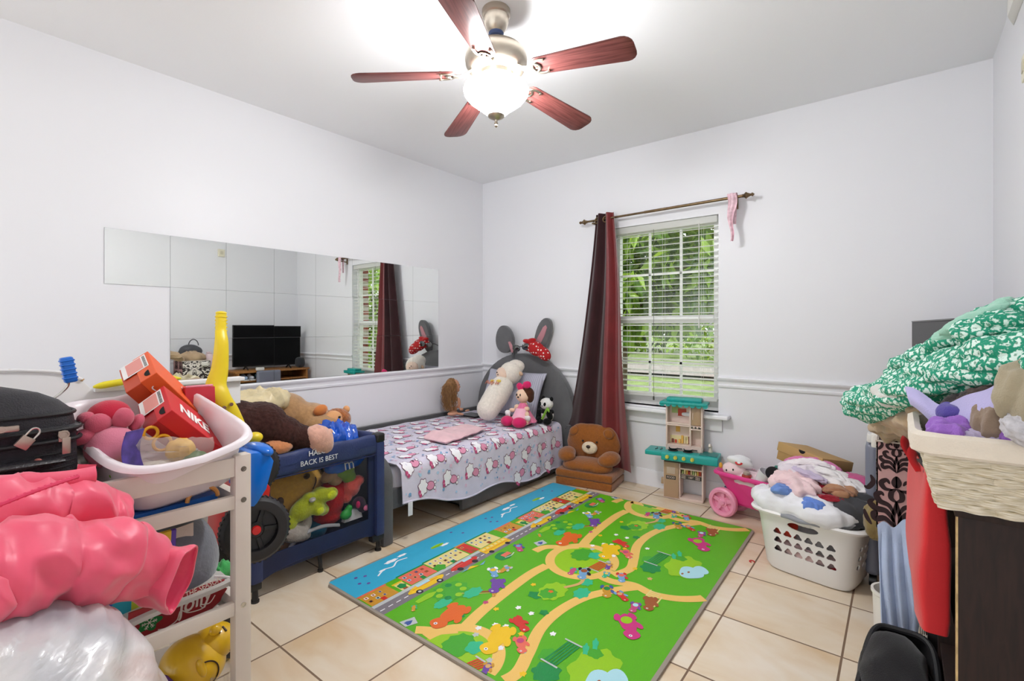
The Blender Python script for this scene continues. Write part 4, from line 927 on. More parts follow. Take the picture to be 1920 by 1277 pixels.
toy('red_furry_plush', 'red furry plush toy in the playard behind the lime one', [((0, 0, 0), (.07, .085, .11), (-15, 0, 0)), ((0, -.01, -.08), (.06, .08, .05)), ((.0, .05, .05), (.05, .05, .05))], plush('red_fur', (178, 30, 30), bump=1), (-2.425, 1.455, .325))
toy('coral_plush', 'coral pink plush toy near the right edge of the playard mesh', [((0, 0, 0), (.05, .055, .055)), ((.01, .04, .03), (.035, .04, .03)), ((0, -.03, -.05), (.04, .03, .03))], plush('coral_fur', (206, 84, 74)), (-2.395, 1.565, .375))
toy('green_leaf_plush', 'olive green floppy plush high in the right of the playard', [((0, 0, 0), (.06, .07, .06)), ((.02, .03, -.05), (.03, .04, .04)), ((0, -.04, .04), (.05, .04, .02))], cloth('olive_plush', (116, 150, 60)), (-2.41, 1.525, .485))
toy('tan_plush_ear', 'tan floppy plush between the yellow and green toys in the playard', [((0, 0, 0), (.04, .06, .03), (35, 0, 0)), ((0, .03, -.04), (.035, .04, .03))], cloth('tan_plush', (170, 134, 100)), (-2.40, 1.445, .475))
toy('grey_white_plush', 'greyish white furry plush at the bottom left of the playard mesh', [((0, 0, 0), (.06, .085, .05), (-20, 0, 0)), ((0, .075, .035), (.03, .025, .05)), ((.0, -.05, .04), (.04, .05, .04)), ((0, .055, -.03), (.04, .04, .03))], plush('pale_grey_fur', (188, 178, 168), bump=1), (-2.385, 1.23, .235))
toy('green_shiny_plush', 'bright green shiny plush near the bottom right of the playard mesh', [((0, 0, 0), (.025, .035, .028)), ((0, .02, .03), (.02, .02, .02))], plas('bright_green', (36, 160, 56), .4), (-2.36, 1.515, .245))
toy('magenta_doll', 'small black and magenta doll in the right corner of the playard', [((0, 0, 0), (.03, .04, .035)), ((.0, .02, -.03), (.03, .03, .03))], cloth('black_plum', (52, 20, 44)), (-2.365, 1.60, .285))
dd = bpy.data.objects['magenta_doll']; bm = BM(); ell(bm, (.022, -.02, .0), (.012, .012, .02), 10); obj('sleeve', bm, m_mag, dd); bm = BM(); ell(bm, (.025, .03, -.03), (.014, .02, .016), 10); obj('skirt', bm, m_dpk, dd)
bm = BM(); prism(bm, [(-2.352, 1.50, .205), (-2.352, 1.615, .205), (-2.36, 1.61, .245), (-2.37, 1.535, .27)], (-.03, 0, 0), bev=.002); tag(obj('paper_sheet', bm, cloth('white_card', (206, 206, 210))), 'folded white paper against the mesh at the bottom right of the playard', 'paper')
bm = BM(); tube(bm, spline([(-2.352, 1.19, .135), (-2.352, 1.21, .19), (-2.352, 1.29, .225), (-2.352, 1.38, .228), (-2.352, 1.47, .205)], 6), .010, 8, flat=.6); tb = obj('play_arch', bm, plas('grey_arch', (160, 160, 164), .4)); tag(tb, 'curved pale grey toy bar with purple end inside the playard mesh', 'toy bar')
bm = BM(); tube(bm, [(-2.352, 1.183, .128), (-2.352, 1.19, .15)], .013, 8, flat=.6); obj('end_cap', bm, plas('purple_cap', (90, 60, 170)), tb)
toy('teal_ball', 'teal blue fuzzy ball low in the playard', [((0, 0, 0), (.06, .08, .05))], plush('teal_fur', (20, 100, 130)), (-2.43, 1.36, .19))
toy('brown_teddy_base', 'orange brown cushion at the bottom left of the playard', [((0, 0, 0), (.09, .13, .05))], cloth('ochre_plush', (150, 98, 44)), (-2.47, 1.18, .18))
bm = BM(); box(bm, (-3.28, 1.08, .128), (-2.5, 1.64, .30), .05, 3); o = obj('playard_quilt', bm, cloth('dark_quilt', (40, 36, 60))); tag(o, 'dark folded quilt lying in the bottom of the playard under the toys', 'quilt')
bm = BM(); ell(bm, (-3.05, 1.36, .44), (.25, .26, .145), 30); displace(bm, lambda p: .02*fbm(p, 4)); tag(obj('duvet', bm, cloth('dim_duvet', (120, 108, 100))), 'bulky brown grey duvet filling the back of the playard', 'duvet')
# blue crinkly film bag hanging inside the mesh and over the rail
m_film = mat('blue_foil_film', (20, 84, 190), .22, bump=.5, bscale=26, var=.15, vscale=12, coat=.4)
gb = garment('blue_gift_bag', 'shiny blue plastic bag with white letters stuffed into the right end of the playard', 'bag', (-2.50, 1.535, .60), (.135, .125, .11), .2, m_film, 5, amp=.022, f=12, n=56, rag=.2)
bm = BM(); ell(bm, (-2.385, 1.53, .525), (.045, .125, .045), 24, (8, 0, 0)); displace(bm, lambda p: .006*ridged(p*22)); fo = obj('hanging_fold', bm, m_film, gb)
for y in (1.51,): text('m', .085, frame((-2.337, y + .01, .522), (0, 1, 0), (-.25, 0, 1)), m_print, gb, name='printed_letter')

# dark brown furry animal lying on the rail
mk = toy('brown_monkey_plush', 'large dark brown furry plush sprawled over the playard rail with a pink foot', [((0, -.06, .0), (.15, .16, .125)), ((.02, .06, -.01), (.15, .13, .115)), ((.08, .14, -.055), (.11, .10, .085)), ((.11, .21, -.085), (.085, .085, .066)), ((.13, .25, -.10), (.068, .06, .055)), ((.0, -.06, -.06), (.12, .10, .09))], m_brn, (-2.50, 1.05, .79), vs=.010, fuzz=.012)
bm = BM(); ell(bm, (.165, .295, -.105), (.060, .066, .088), 26, (38, 10, 0)); displace(bm, lambda p: .005*ridged(Vector((p.x*9, p.y*30, p.z*14)))); ft = obj('foot', bm, m_pkp, mk, label='dusty pink padded foot')
bm = BM(); [ell(bm, (.165 + .0*k, .353, -.075 - .020*k + .005), (.022, .016, .014), 10) for k in range(4)]; obj('toes', bm, m_pkp, ft)
bm = BM(); ell(bm, (.12, .09, -.105), (.075, .085, .045), 20); obj('belly_patch', bm, plush('peach_fur', (196, 128, 84)), mk)
bm = BM(); ell(bm, (.17, -.125, -.11), (.055, .085, .045), 20, (0, 0, 10)); displace(bm, lambda p: .004*ridged(p*20)); obj('hand', bm, m_pkp, mk)
m_tan = plush('tan_velour', (166, 128, 88), var=.15, bs=40, bump=.5)
tq = thing('tan_plush_bear', 'big tan velour plush lying behind the brown furry one on the playard', 'plush toy', (-2.78, 1.36, .78))
plushy('body', [((0, 0, 0), (.14, .16, .115)), ((.07, .13, -.04), (.11, .13, .085), (0, 0, 0)), ((.16, .17, -.07), (.10, .12, .06)), ((-.05, -.05, .03), (.12, .12, .10))], m_tan, tq, .010, 5)
bg = garment('cream_film_bag', 'cream translucent bag lying over the tan plush behind the furry one', 'bag', (-2.66, 1.18, .865), (.13, .20, .055), .3, mat('cream_film', (206, 190, 150), .4, bump=.4, bscale=30, var=.2, vscale=10), 9, amp=.018, f=10, n=56)
td = thing('curly_teddy', 'teddy with orange brown curly hair lying at the right end of the playard', 'plush toy', (-2.62, 1.60, .715))
m_cur2 = plush('curly_orange_fur', (150, 88, 44), var=.35, bs=70, bump=1.2); m_ftan = cloth('tan_face', (210, 154, 104))
plushy('head', [((0, .02, 0), (.075, .085, .07)), ((.03, -.05, -.01), (.05, .05, .045))], m_cur2, td, .008, 3, .010)
bm = BM(); ell(bm, (.040, -.03, .008), (.045, .062, .058), 20); obj('face', bm, m_ftan, td); bm = BM(); ell(bm, (.07, -.06, -.012), (.030, .034, .026), 16); fm = obj('muzzle', bm, cloth('cream_muzzle', (232, 214, 200)), td)
bm = BM(); ell(bm, (.096, -.072, -.008), (.008, .014, .010), 10); obj('nose', bm, BLACKP, fm)
for y, z in ((-.012, .030), (-.024, -.038)): bm = BM(); ell(bm, (.081, y, z), (.005, .009, .007), 10); obj('eye', bm, BLACKP, td)
bm = BM(); ell(bm, (.02, -.095, .075), (.030, .042, .030), 16, (20, 0, 0)); obj('ear', bm, cloth('rust_ear', (196, 118, 60)), td); bm = BM(); ell(bm, (.0, .085, .055), (.022, .02, .022), 14); obj('ear', bm, m_ftan, td)
# ================================================================ white crib panel behind
m_chip = bpy.data.materials.new('chipped_white_paint'); m_chip.use_nodes = True; _N = m_chip.node_tree.nodes; _L = m_chip.node_tree.links
_c = _N.new('ShaderNodeTexCoord'); _m = _N.new('ShaderNodeMapping'); _m.inputs['Scale'].default_value = (1, 2.2, 9); _t = _N.new('ShaderNodeTexNoise'); _t.inputs['Scale'].default_value = 7; _r = _N.new('ShaderNodeValToRGB')
_r.color_ramp.elements[0].position = .60; _r.color_ramp.elements[0].color = rgb(226, 225, 226); _r.color_ramp.elements[1].position = .63; _r.color_ramp.elements[1].color = rgb(176, 140, 96)
_L.new(_c.outputs['Object'], _m.inputs[0]); _L.new(_m.outputs[0], _t.inputs[0]); _L.new(_t.outputs[0], _r.inputs[0]); _L.new(_r.outputs[0], _N['Principled BSDF'].inputs['Base Color'])
cp_ = thing('crib_end_panel', 'old white wooden crib panel with a curved chipped top edge behind the suitcase', 'crib panel', (-2.46, .35, 0))
prof_ = [(-.75, 0), (.66, 0), (.66, 1.015), (.14, 1.018), (.11, 1.03), (.085, 1.062), (.04, 1.086), (-.05, 1.102), (-.20, 1.108), (-.75, 1.10)]
bm = BM(); prism(bm, [(-.012, y, z) for y, z in prof_], (.024, 0, 0), bev=.004); obj('panel', bm, mat('white_lacquer', (228, 227, 228), .35), cp_)
bm = BM(); tube(bm, spline([(.016, -.74, 1.104), (.016, -.20, 1.112), (.016, -.05, 1.106), (.016, .04, 1.090), (.016, .09, 1.060)], 8), .006, 8); obj('worn_edge', bm, m_chip, cp_)
bm = BM(); box(bm, (-.02, .12, 1.012), (.035, .67, 1.030), .004); obj('ledge', bm, MC['white_lacquer'], cp_)
bm = BM(); tube(bm, spline([(-2.40, .46, 1.035), (-2.40, .54, 1.046), (-2.40, .66, 1.052), (-2.40, .75, 1.045)], 6), [.004, .008, .012] + [.014]*13 + [.010, .006, .003], 10); tag(obj('plastic_bat', bm, plas('lemon_plastic', (226, 210, 40))), 'thin yellow plastic toy lying on the white ledge behind the shoe boxes', 'toy')
# ================================================================ white changing rack
m_rack = mat('white_rack_paint', (226, 216, 206), .4, bump=.1, bscale=20, var=.03)
tx0, tx1, ty0, ty1 = -2.12, -1.55, -.28, .670
rk = thing('changing_rack', 'white wooden changing rack with slatted guard rails and three shelves', 'rack', (-1.83, .2, 0))
def K(x, y, z): return Vector((x + 1.83, y - .2, z))
for x, y in ((tx1 - .04, ty1 - .045), (tx1 - .04, ty0), (tx0, ty1 - .045), (tx0, ty0)):
    bm = BM(); box(bm, K(x, y, 0), K(x + .04, y + .045, .877), .003); ps_ = obj('post', bm, m_rack, rk)
    if x > -1.7:
        for z in (.835, .742, .425):
            bm = BM(); lathe(bm, [(0, 0), (.008, 0), (.008, .002), (.005, .002), (.0045, .0005), (0, .0005)], K(x + .04, y + .0225, z), 16, Matrix.Rotation(R(90), 4, 'Y')); obj('bolt', bm, CHROME, ps_)
for z0, z1 in ((.815, .872), (.718, .758), (.400, .440)):
    bm = BM(); box(bm, K(tx1 - .024, ty0 + .04, z0), K(tx1 - .004, ty1 - .045, z1), .003); obj('rail', bm, m_rack, rk)
    bm = BM(); box(bm, K(tx0 + .004, ty0 + .04, z0), K(tx0 + .024, ty1 - .045, z1), .003); obj('rail', bm, m_rack, rk)
    if z0 < .8:
        bm = BM(); box(bm, K(tx0 + .04, ty1 - .040, z0 + .005), K(tx1 - .04, ty1 - .015, z1), .003); obj('end_rail', bm, m_rack, rk)
for z in (.712, .395, .085):
    bm = BM(); box(bm, K(tx0 + .024, ty0 + .01, z), K(tx1 - .024, ty1 - .03, z + .012), .002); obj('shelf', bm, m_rack, rk)
bm = BM(); box(bm, K(tx1 - .024, ty0 + .04, .07), K(tx1 - .004, ty1 - .045, .11), .003); obj('rail', bm, m_rack, rk)
# ---------------------------------------------------------------- white basin with its load
O_ = Vector((-1.785, .488, .977)); U_ = Vector((-.03, .33, .035)).normalized(); V_ = Vector((-.52, .06, .135)); V_ = (V_ - U_*V_.dot(U_)).normalized(); Nn = -U_.cross(V_); Nn = Nn if Nn.z > 0 else -Nn
m_tub = mat('white_tub_plastic', (236, 228, 232), .3, sss=0)
tb_ = thing('baby_basin', 'white plastic oblong basin tilted on top of the white rack, holding shoe boxes and toys', 'basin', O_)
bm = BM()
def se(a, hu, hv, e=.42): return (hu*math.copysign(abs(cos(a))**e, cos(a)), hv*math.copysign(abs(sin(a))**e, sin(a)))
def tubp(a, k, dz, out=0):
    u, v = se(a, (.172*k + out), (.27*k + out)); wav = .018 * max(0, 1 - abs(u)/.16) * (1 if k > .97 else 0)
    return U_*u + V_*v + Nn*(dz - wav * abs(sin(a)))
levels = [(1, .0, .016), (1.0, -.010, .018), (1.0, -.014, .014), (1.0, .0, .004), (.985, .004, 0), (.97, -.01, 0), (.92, -.08, 0), (.87, -.15, 0), (.80, -.163, 0), (.6, -.165, 0), (.3, -.165, 0), (0.02, -.165, 0)]
order = [(1.0, -.014, .014), (1.0, -.010, .018), (1.0, .002, .014), (1.0, .006, .006), (.985, .002, 0), (.95, -.02, 0), (.91, -.08, 0), (.86, -.145, 0), (.80, -.160, 0), (.5, -.162, 0), (.02, -.162, 0)]
outer = [(.02, -.167, 0), (.8, -.167, 0), (.875, -.148, 0), (.925, -.08, 0), (.965, -.018, .0), (1.0, -.014, .014)]
n = 72; rings = []
for k, dz, out in order[:-0 or None] + outer: rings.append([bm.verts.new(tubp(2*pi*i/n + .001, k, dz, out)) for i in range(n)])
for a, b in zip(rings, rings[1:]):
    for i in range(n): bm.faces.new((a[i], a[(i+1) % n], b[(i+1) % n], b[i]))
bmesh.ops.remove_doubles(bm, verts=bm.verts[:], dist=.00005)
obj('shell', bm, m_tub, tb_, 50)
def shoebox(name, label, F, L, w, up, dims, c1, c2, txt):
    L = Vector(L).normalized(); w = Vector(w); w = (w - L*w.dot(L)).normalized(); up = L.cross(w)
    if up.dot(Vector((.3, .7, .6))) < 0: up = -up
    l, ww, h = dims; F = Vector(F); t = thing(name, label, 'shoe box', F)
    def P3(a, b, c): return L*a + w*b + up*c
    def blk(bm, a0, a1, b0, b1, c0, c1_, m=None):
        t_ = bmesh.new(); vs = [t_.verts.new(P3(a, b, c)) for a, b, c in ((a0, b0, c0), (a1, b0, c0), (a1, b1, c0), (a0, b1, c0), (a0, b0, c1_), (a1, b0, c1_), (a1, b1, c1_), (a0, b1, c1_))]
        for f in ((0, 3, 2, 1), (4, 5, 6, 7), (0, 1, 5, 4), (1, 2, 6, 5), (2, 3, 7, 6), (3, 0, 4, 7)): t_.faces.new([vs[i] for i in f])
        bmesh.ops.recalc_face_normals(t_, faces=t_.faces[:]); bmesh.ops.bevel(t_, geom=t_.edges[:], offset=.0015, segments=1, affect='EDGES'); join(bm, t_)
    bm = BM(); blk(bm, .003, l - .003, .003, ww - .003, -h, -.002); obj('base', bm, c2, t, 30)
    bm = BM(); blk(bm, -.001, l, -.001, ww, -h*.52, 0); ld = obj('lid', bm, c1, t, 30)
    wm = MC.get('box_white') or mat('box_white', (240, 236, 232), .6); lm = MC.get('label_pink') or mat('label_pink', (226, 150, 140), .6)
    # thumb hole and size label on the end face (normal -L)
    bm = BM(); pts = [P3(-.0018, ww*.16 + .020*cos(a), -.018 - .016*sin(a)) for a in [pi*i/12 for i in range(13)]]
    prism(bm, pts, -L*.0006); obj('thumb_hole', bm, mat('hole_black', (14, 12, 12), .9), ld)
    bm = BM(); prism(bm, [P3(-.0014, ww*.42, -.012), P3(-.0014, ww*.95, -.012), P3(-.0014, ww*.95, -h*.93), P3(-.0014, ww*.42, -h*.93)], -L*.0006); lb = obj('size_label', bm, wm, t)
    bm = BM(); prism(bm, [P3(-.0022, ww*.45, -.028), P3(-.0022, ww*.92, -.028), P3(-.0022, ww*.92, -h*.78), P3(-.0022, ww*.45, -h*.78)], -L*.0004); obj('label_print', bm, lm, lb)
    bm = BM(); rr = random.Random(3)
    for i in range(16):
        b0 = ww*(.45 + .029*i); prism(bm, [P3(-.0022, b0, -.015), P3(-.0022, b0 + .0022*rr.uniform(.5, 1.2), -.015), P3(-.0022, b0 + .0022, -.024), P3(-.0022, b0, -.024)], -L*.0004)
    obj('barcode', bm, MC['hole_black'], lb)
    # lettering: big on the lid top, swoosh and word on the side (normal -w)
    MS = frame(F, L, up)
    def T3(o, x, y): return frame(o, x, y)
    if txt:
        text('NIKE', ww*.50, T3(P3(l*.38, ww*.44, .0012), L, w), wm, ld, sx=.70, shear=.25, bold=.003)
        text('NIKE', .040, T3(P3(l*.60, -.0022, -h*.66), L, up), wm, t, shear=.3, bold=.0015)
    sw = [(0, .35), (.06, .16), (.16, .06), (.30, .04), (.55, .16), (1.0, .46), (.62, .30), (.36, .22), (.22, .22), (.14, .28), (.10, .38), (.09, .5), (.03, .44)]
    sx_, s0, c0_ = (.12, l*.42, -h*.95) if txt else (.035, .03, -h*.44)
    bm = BM(); f = bm.faces.new([bm.verts.new(P3(s0 + a*sx_, -.0024, c0_ + b*sx_*.62)) for a, b in sw]); obj('swoosh', bm, wm, t, False)
    return t
shoebox('orange_shoe_box', 'bright orange shoe box with white size label standing tilted at the back of the basin', (-1.858, .513, 1.118), (-.168, .656, -.736), (-.939, .121, .323), 1, (.30, .19, .10), mat('box_orange', (228, 90, 34), .5), mat('box_orange2', (196, 68, 26), .5), False)
shoebox('red_shoe_box', 'red shoe box with big white lettering leaning in front of the orange one', (-1.682, .502, 1.018), (-.156, .703, -.694), (-.925, .142, .351), 1, (.275, .165, .09), mat('box_red', (202, 26, 34), .5), mat('box_red2', (170, 16, 26), .5), True)
bm = BM(); box(bm, (-.09, -.045, -.05), (.09, .045, .022), .003); o = obj('pink_lid_box', bm, mat('box_crimson', (186, 30, 50), .5)); o.location = (-2.01, .672, 1.018); o.rotation_euler = (0, R(-8), R(-8)); tag(o, 'small red box with a pink lid behind the basin, beside the yellow handle', 'box')
bm = BM(); box(bm, (-.08, -.042, .0225), (.08, .042, .030), .003); obj('lid', bm, mat('lid_pink', (236, 150, 170), .5), o)
o.name = 'red_gift_box'
fl = thing('flower_plush', 'dusty pink plush flower with crimson centre sitting in the left of the basin', 'plush toy', (-1.735, .362, .985))
m_fp = cloth('rose_plush', (196, 88, 108), var=.1); m_fc = cloth('crimson_plush', (184, 30, 56))
bm = BM(); ell(bm, (-.02, .01, .025), (.05, .052, .045), 24); obj('centre', bm, m_fc, fl)
for k, (y, z, ry, rz_) in enumerate(((-.055, -.018, .030, .020), (-.022, .012, .032, .028), (.030, .020, .028, .030), (.068, .0, .016, .026), (-.045, .03, .02, .015))):
    bm = BM(); ell(bm, (.018 if k < 3 else .0, y, z), (.025, ry, rz_), 18, (20 if y < 0 else -30, 0, 0)); obj('petal', bm, m_fp, fl)
bm = BM(); ell(bm, (.02, .005, -.055), (.055, .060, .058), 24); obj('body', bm, cloth('pink_belly', (216, 128, 150)), fl)
m_bagc = bpy.data.materials.new('clear_zip_film'); m_bagc.use_nodes = True; _N = m_bagc.node_tree.nodes; _L = m_bagc.node_tree.links; _tr = _N.new('ShaderNodeBsdfTransparent'); _mx = _N.new('ShaderNodeMixShader'); _mx.inputs[0].default_value = .42
_p = _N['Principled BSDF']; _p.inputs['Base Color'].default_value = rgb(196, 184, 176); _p.inputs['Roughness'].default_value = .12; _L.new(_tr.outputs[0], _mx.inputs[1]); _L.new(_p.outputs[0], _mx.inputs[2]); _L.new(_mx.outputs[0], _N['Material Output'].inputs[0])
zb = thing('zip_bag', 'clear plastic zip bag with purple blue top in the front of the basin', 'bag', (-1.60, .43, .905))
bm = BM(); grid(bm, 20, 16, lambda s, t: (-.03 + .05*s + .01*sin(t*7), -.055 + .20*s, .055 - .085*t + .01*ridged(Vector((s*4, t*4, 1))) - .03*s)); obj('film', bm, m_bagc, zb, 60)
bm = BM(); grid(bm, 14, 8, lambda s, t: (.002 - .025*t, -.055 + .045*t - .012*sin(s*3), -.035 + .115*s), thick=.003); obj('purple_top', bm, mat('indigo_film', (78, 60, 140), .3, var=.5, vscale=30), zb)
cols = [((120, 176, 40), (-1.665, .385, .865), (.03, .035, .02), 'lime green toy at the front of the basin'), ((222, 170, 30), (-1.66, .515, .90), (.035, .035, .03), 'yellow plastic toy under the red shoe box'), ((60, 110, 50), (-1.64, .545, .87), (.03, .035, .02), 'dark green toy beside the yellow one in the basin'), ((206, 200, 190), (-1.64, .45, .86), (.045, .06, .02), 'crumpled white paper in the bottom of the basin')]
for i, (c, p, r, lb) in enumerate(cols):
    garment('small_toy' if i < 3 else 'crumpled_paper', lb, 'toy' if i < 3 else 'paper', p, r, .3*i, plas('tubtoy_%d' % i, c, .5), 30 + i, amp=.004, f=20, n=28, rag=.3)
bm = BM()
for rr, sp_ in ((.017, 0), (.022, .028)):
    tube(bm, [Vector((-1.70, .455 + sp_ + rr*cos(a), .955 - sp_*1.2 + rr*sin(a))) for a in [2*pi*i/24 for i in range(24)]], .0045, 8, closed=True)
tag(obj('yellow_ring_toy', bm, mat('amber_plastic', (226, 160, 20), .35)), 'amber yellow ring toy beside the flower plush in the basin', 'toy')
# ---------------------------------------------------------------- suitcase on the rack
m_bal = mat('black_ballistic', (30, 28, 34), .6, bump=.6, bscale=260, var=.3, vscale=40, spec=.4); m_strap = mat('black_webbing', (18, 17, 20), .6, bump=.3, bscale=200)
su = thing('suitcase', 'black soft suitcase lying flat with padlock and metal zip pulls', 'suitcase', (-1.86, -.02, .93)); su.rotation_euler = (0, R(-2.5), 0)
sx_, sy_, sz_ = .245, .315, .135
def scase(a, t):
    # a around, t: profile height
    u, v = se(a, sx_, sy_, .30); return u, v
bm = BM(); n = 88; rings = []
prof_s = [(.86, -1.0), (.97, -.96), (1, -.86), (1.0, -.2), (1.0, .28), (1.0, .42), (1.02, .46), (1.015, .54), (.995, .56), (.99, .70), (.97, .84), (.90, 1.0), (.78, 1.16), (.6, 1.28), (.3, 1.36), (.01, 1.38)]
for k, z in prof_s: rings.append([bm.verts.new(Vector((scase(2*pi*i/n, 0)[0]*k, scase(2*pi*i/n, 0)[1]*k, z*sz_))) for i in range(n)])
for a, b in zip(rings, rings[1:]):
    for i in range(n): bm.faces.new((a[i], a[(i+1) % n], b[(i+1) % n], b[i]))
bm.faces.new(rings[0][::-1])
displace(bm, lambda p: .004*fbm(p, 7))
obj('shell', bm, m_bal, su, 60)
for z, r, nm in ((.50, .0055, 'zip'), (.30, .005, 'piping'), (.78, .005, 'piping'), (-.80, .006, 'piping')):
    k = 1.022 if z < .6 else .988
    bm = BM(); tube(bm, [Vector((se(2*pi*i/n, sx_*k, sy_*k, .30)[0], se(2*pi*i/n, sx_*k, sy_*k, .30)[1], z*sz_)) for i in range(n)], r, 8, closed=True); obj(nm, bm, m_strap, su)
bm = BM()
for j in range(8):
    z = -.55 + .09*j; tube(bm, [Vector((se(a, sx_*1.005, sy_*1.003, .30)[0], se(a, sx_*1.005, sy_*1.003, .30)[1], z*sz_)) for a in [R(18) + R(44)*i/20 for i in range(21)]], .0022, 5)
obj('expander_ribs', bm, m_strap, su)
bm = BM(); pts = [Vector((sx_ + .006, -.26, .005)), Vector((sx_ + .030, -.20, .006)), Vector((sx_ + .036, .0, .004)), Vector((sx_ + .032, .16, -.0)), Vector((sx_ + .012, .235, -.004)), Vector((sx_ + .0, .262, -.006))]
tube(bm, spline(pts, 6), .026, 12, flat=.35, up=(0, 0, 1)); hn = obj('handle', bm, mat('handle_rubber', (34, 32, 36), .35, bump=.6, bscale=150), su)
for y, z in ((.225, .0), (.205, -.045)): bm = BM(); lathe(bm, [(0, .004), (.007, .004), (.009, .001), (.009, -.004)], (sx_ + (.020 if z == 0 else .003), y, z), 16, Matrix.Rotation(R(90), 4, 'Y')); obj('rivet', bm, mat('copper_rivet', (190, 120, 110), .4, .6), su)
m_zp = mat('gunmetal', (176, 160, 148), .35, .9)
zp = BM(); x = sx_ + .010; box(zp, (x, .262, .040), (x + .006, .280, .066), .002); box(zp, (x + .005, .268, .010), (x + .009, .284, .050), .002); tube(zp, [(x + .005, .272 + .009*cos(a), .056 + .009*sin(a)) for a in [2*pi*i/14 for i in range(14)]], .0025, 6, closed=True); obj('zip_pull', zp, m_zp, su)
zp = BM(); box(zp, (x, .155, .078), (x + .010, .195, .092), .003); tube(zp, [(x + .008, .165 + .008*cos(a), .085 + .006*sin(a)) for a in [2*pi*i/12 for i in range(12)]], .0025, 6, closed=True); obj('zip_pull', zp, m_zp, su)
pk = thing('padlock', 'small metal padlock hanging on the black suitcase zip', 'padlock', (-1.597, .195, 1.008)); pk.rotation_euler = (R(-38), 0, 0)
bm = BM(); box(bm, (-.006, -.013, -.034), (.006, .013, -.006), .002); obj('lock_body', bm, m_zp, pk); bm = BM(); tube(bm, [(0, -.009, -.008), (0, -.009, .006)] + [(0, .009*cos(a), .006 + .011*sin(a)) for a in [pi - pi*i/8 for i in range(1, 8)]] + [(0, .009, .006), (0, .009, -.008)], .0024, 8); obj('shackle', bm, CHROME, pk)

# support under suitcase: folded towels on the tray
bm = BM(); box(bm, (-2.06, -.24, .726), (-1.62, .24, .792), .025, 3); displace(bm, lambda p: .004*fbm(p, 9)); tag(obj('folded_blanket', bm, cloth('grey_folded', (150, 148, 150))), 'folded grey blanket on the rack shelf underneath the black suitcase', 'blanket')
# paint roller with blue handle
pr_ = thing('paint_roller', 'paint roller with a bright blue handle sticking up beside the suitcase', 'paint roller', (-2.075, .395, .76))
bm = BM(); cyl(bm, (0, .006, .325), (0, -.002, .40), .0, .0) if 0 else None
box(bm, (-.015, -.016, .330), (.015, .016, .412), .007, 3, Matrix.Rotation(R(9), 4, 'X')); [box(bm, (-.0165, -.018, .342 + .014*i), (.0165, .018, .348 + .014*i), .002, 1, Matrix.Rotation(R(9), 4, 'X')) for i in range(5)]; obj('grip', bm, plas('roller_blue', (20, 104, 200), .35), pr_)
bm = BM(); tube(bm, spline([(0, -.058, .335), (0, -.060, .315), (0, -.075, .295), (0, -.10, .270), (0, -.11, .24), (0, -.105, .10), (0, -.10, .03), (0, -.02, .025)], 6), .0042, 8); obj('wire_arm', bm, CHROME, pr_)
bm = BM(); cyl(bm, (0, -.12, .025), (0, .06, .025), .024, n=20); obj('roller_sleeve', bm, plush('nap_white', (220, 214, 200)), pr_)
# ---------------------------------------------------------------- things on the rack shelves
bm = BM(); ell(bm, (0, 0, 0), (.15, .115, .135), 34, (12, 0, 0), .9); displace(bm, lambda p: .004*fbm(p, 5)); o = obj('grey_plush_pillow', bm, plush('grey_minky', (112, 114, 124), var=.08, bump=.4)); o.location = (-1.79, .535, .545); tag(o, 'rounded grey plush pillow squeezed on the middle shelf of the white rack', 'pillow')
tg = BM(); grid(tg, 8, 4, lambda s, t: (.105 + .012*s, -.065 + .085*s, .115 - .04*t + .012*s), thick=.0012); obj('paper_tag', tg, cloth('tag_cream', (216, 200, 190)), o)
def flatbook(name, label, cat, loc, dims, rot, m, extra=None):
    bm = BM(); box(bm, [-d/2 for d in dims], [d/2 for d in dims], .002); o = obj(name, bm, m); o.location = loc; o.rotation_euler = [R(a) for a in rot]; return tag(o, label, cat)
m_rain = bpy.data.materials.new('rainbow_cover'); m_rain.use_nodes = True; _N = m_rain.node_tree.nodes; _L = m_rain.node_tree.links; _c = _N.new('ShaderNodeTexCoord'); _s = _N.new('ShaderNodeSeparateXYZ'); _r = _N.new('ShaderNodeValToRGB'); _r.color_ramp.interpolation = 'CONSTANT'
_mr = _N.new('ShaderNodeMapRange'); _mr.inputs[1].default_value = -.13; _mr.inputs[2].default_value = .13
for i, c in enumerate([(90, 50, 160), (50, 80, 190), (40, 160, 180), (190, 200, 60), (230, 190, 50), (90, 60, 170)]):
    e = _r.color_ramp.elements[i] if i < 2 else _r.color_ramp.elements.new(i/6); e.position = i/6; e.color = rgb(*c)
_L.new(_c.outputs['Object'], _s.inputs[0]); _L.new(_s.outputs[1], _mr.inputs[0]); _L.new(_mr.outputs[0], _r.inputs[0]); _L.new(_r.outputs[0], _N['Principled BSDF'].inputs['Base Color'])
flatbook('picture_book', 'rainbow striped picture book standing behind the grey pillow on the rack', 'book', (-1.66, .40, .545), (.012, .20, .27), (0, 8, 0), m_rain)
flatbook('blue_board_game', 'blue flat box lying under the basin on the rack tray', 'box', (-1.75, .465, .742), (.28, .25, .03), (0, 0, 6), plas('box_blue', (30, 96, 180)))
flatbook('red_tray', 'red plastic tray under the basin near the far post of the rack', 'tray', (-1.99, .52, .745), (.16, .20, .035), (0, 0, 4), plas('tray_red', (196, 34, 34)))
bm = BM(); tube(bm, [(-1.60, .555 + .04*cos(a), .758 + .035*sin(a)) for a in [pi*i/12 for i in range(13)]], .006, 8); tag(obj('rainbow_arch_toy', bm, plas('arch_orange', (210, 150, 80))), 'small tan arch toy peeking between the upper rack rails', 'toy')
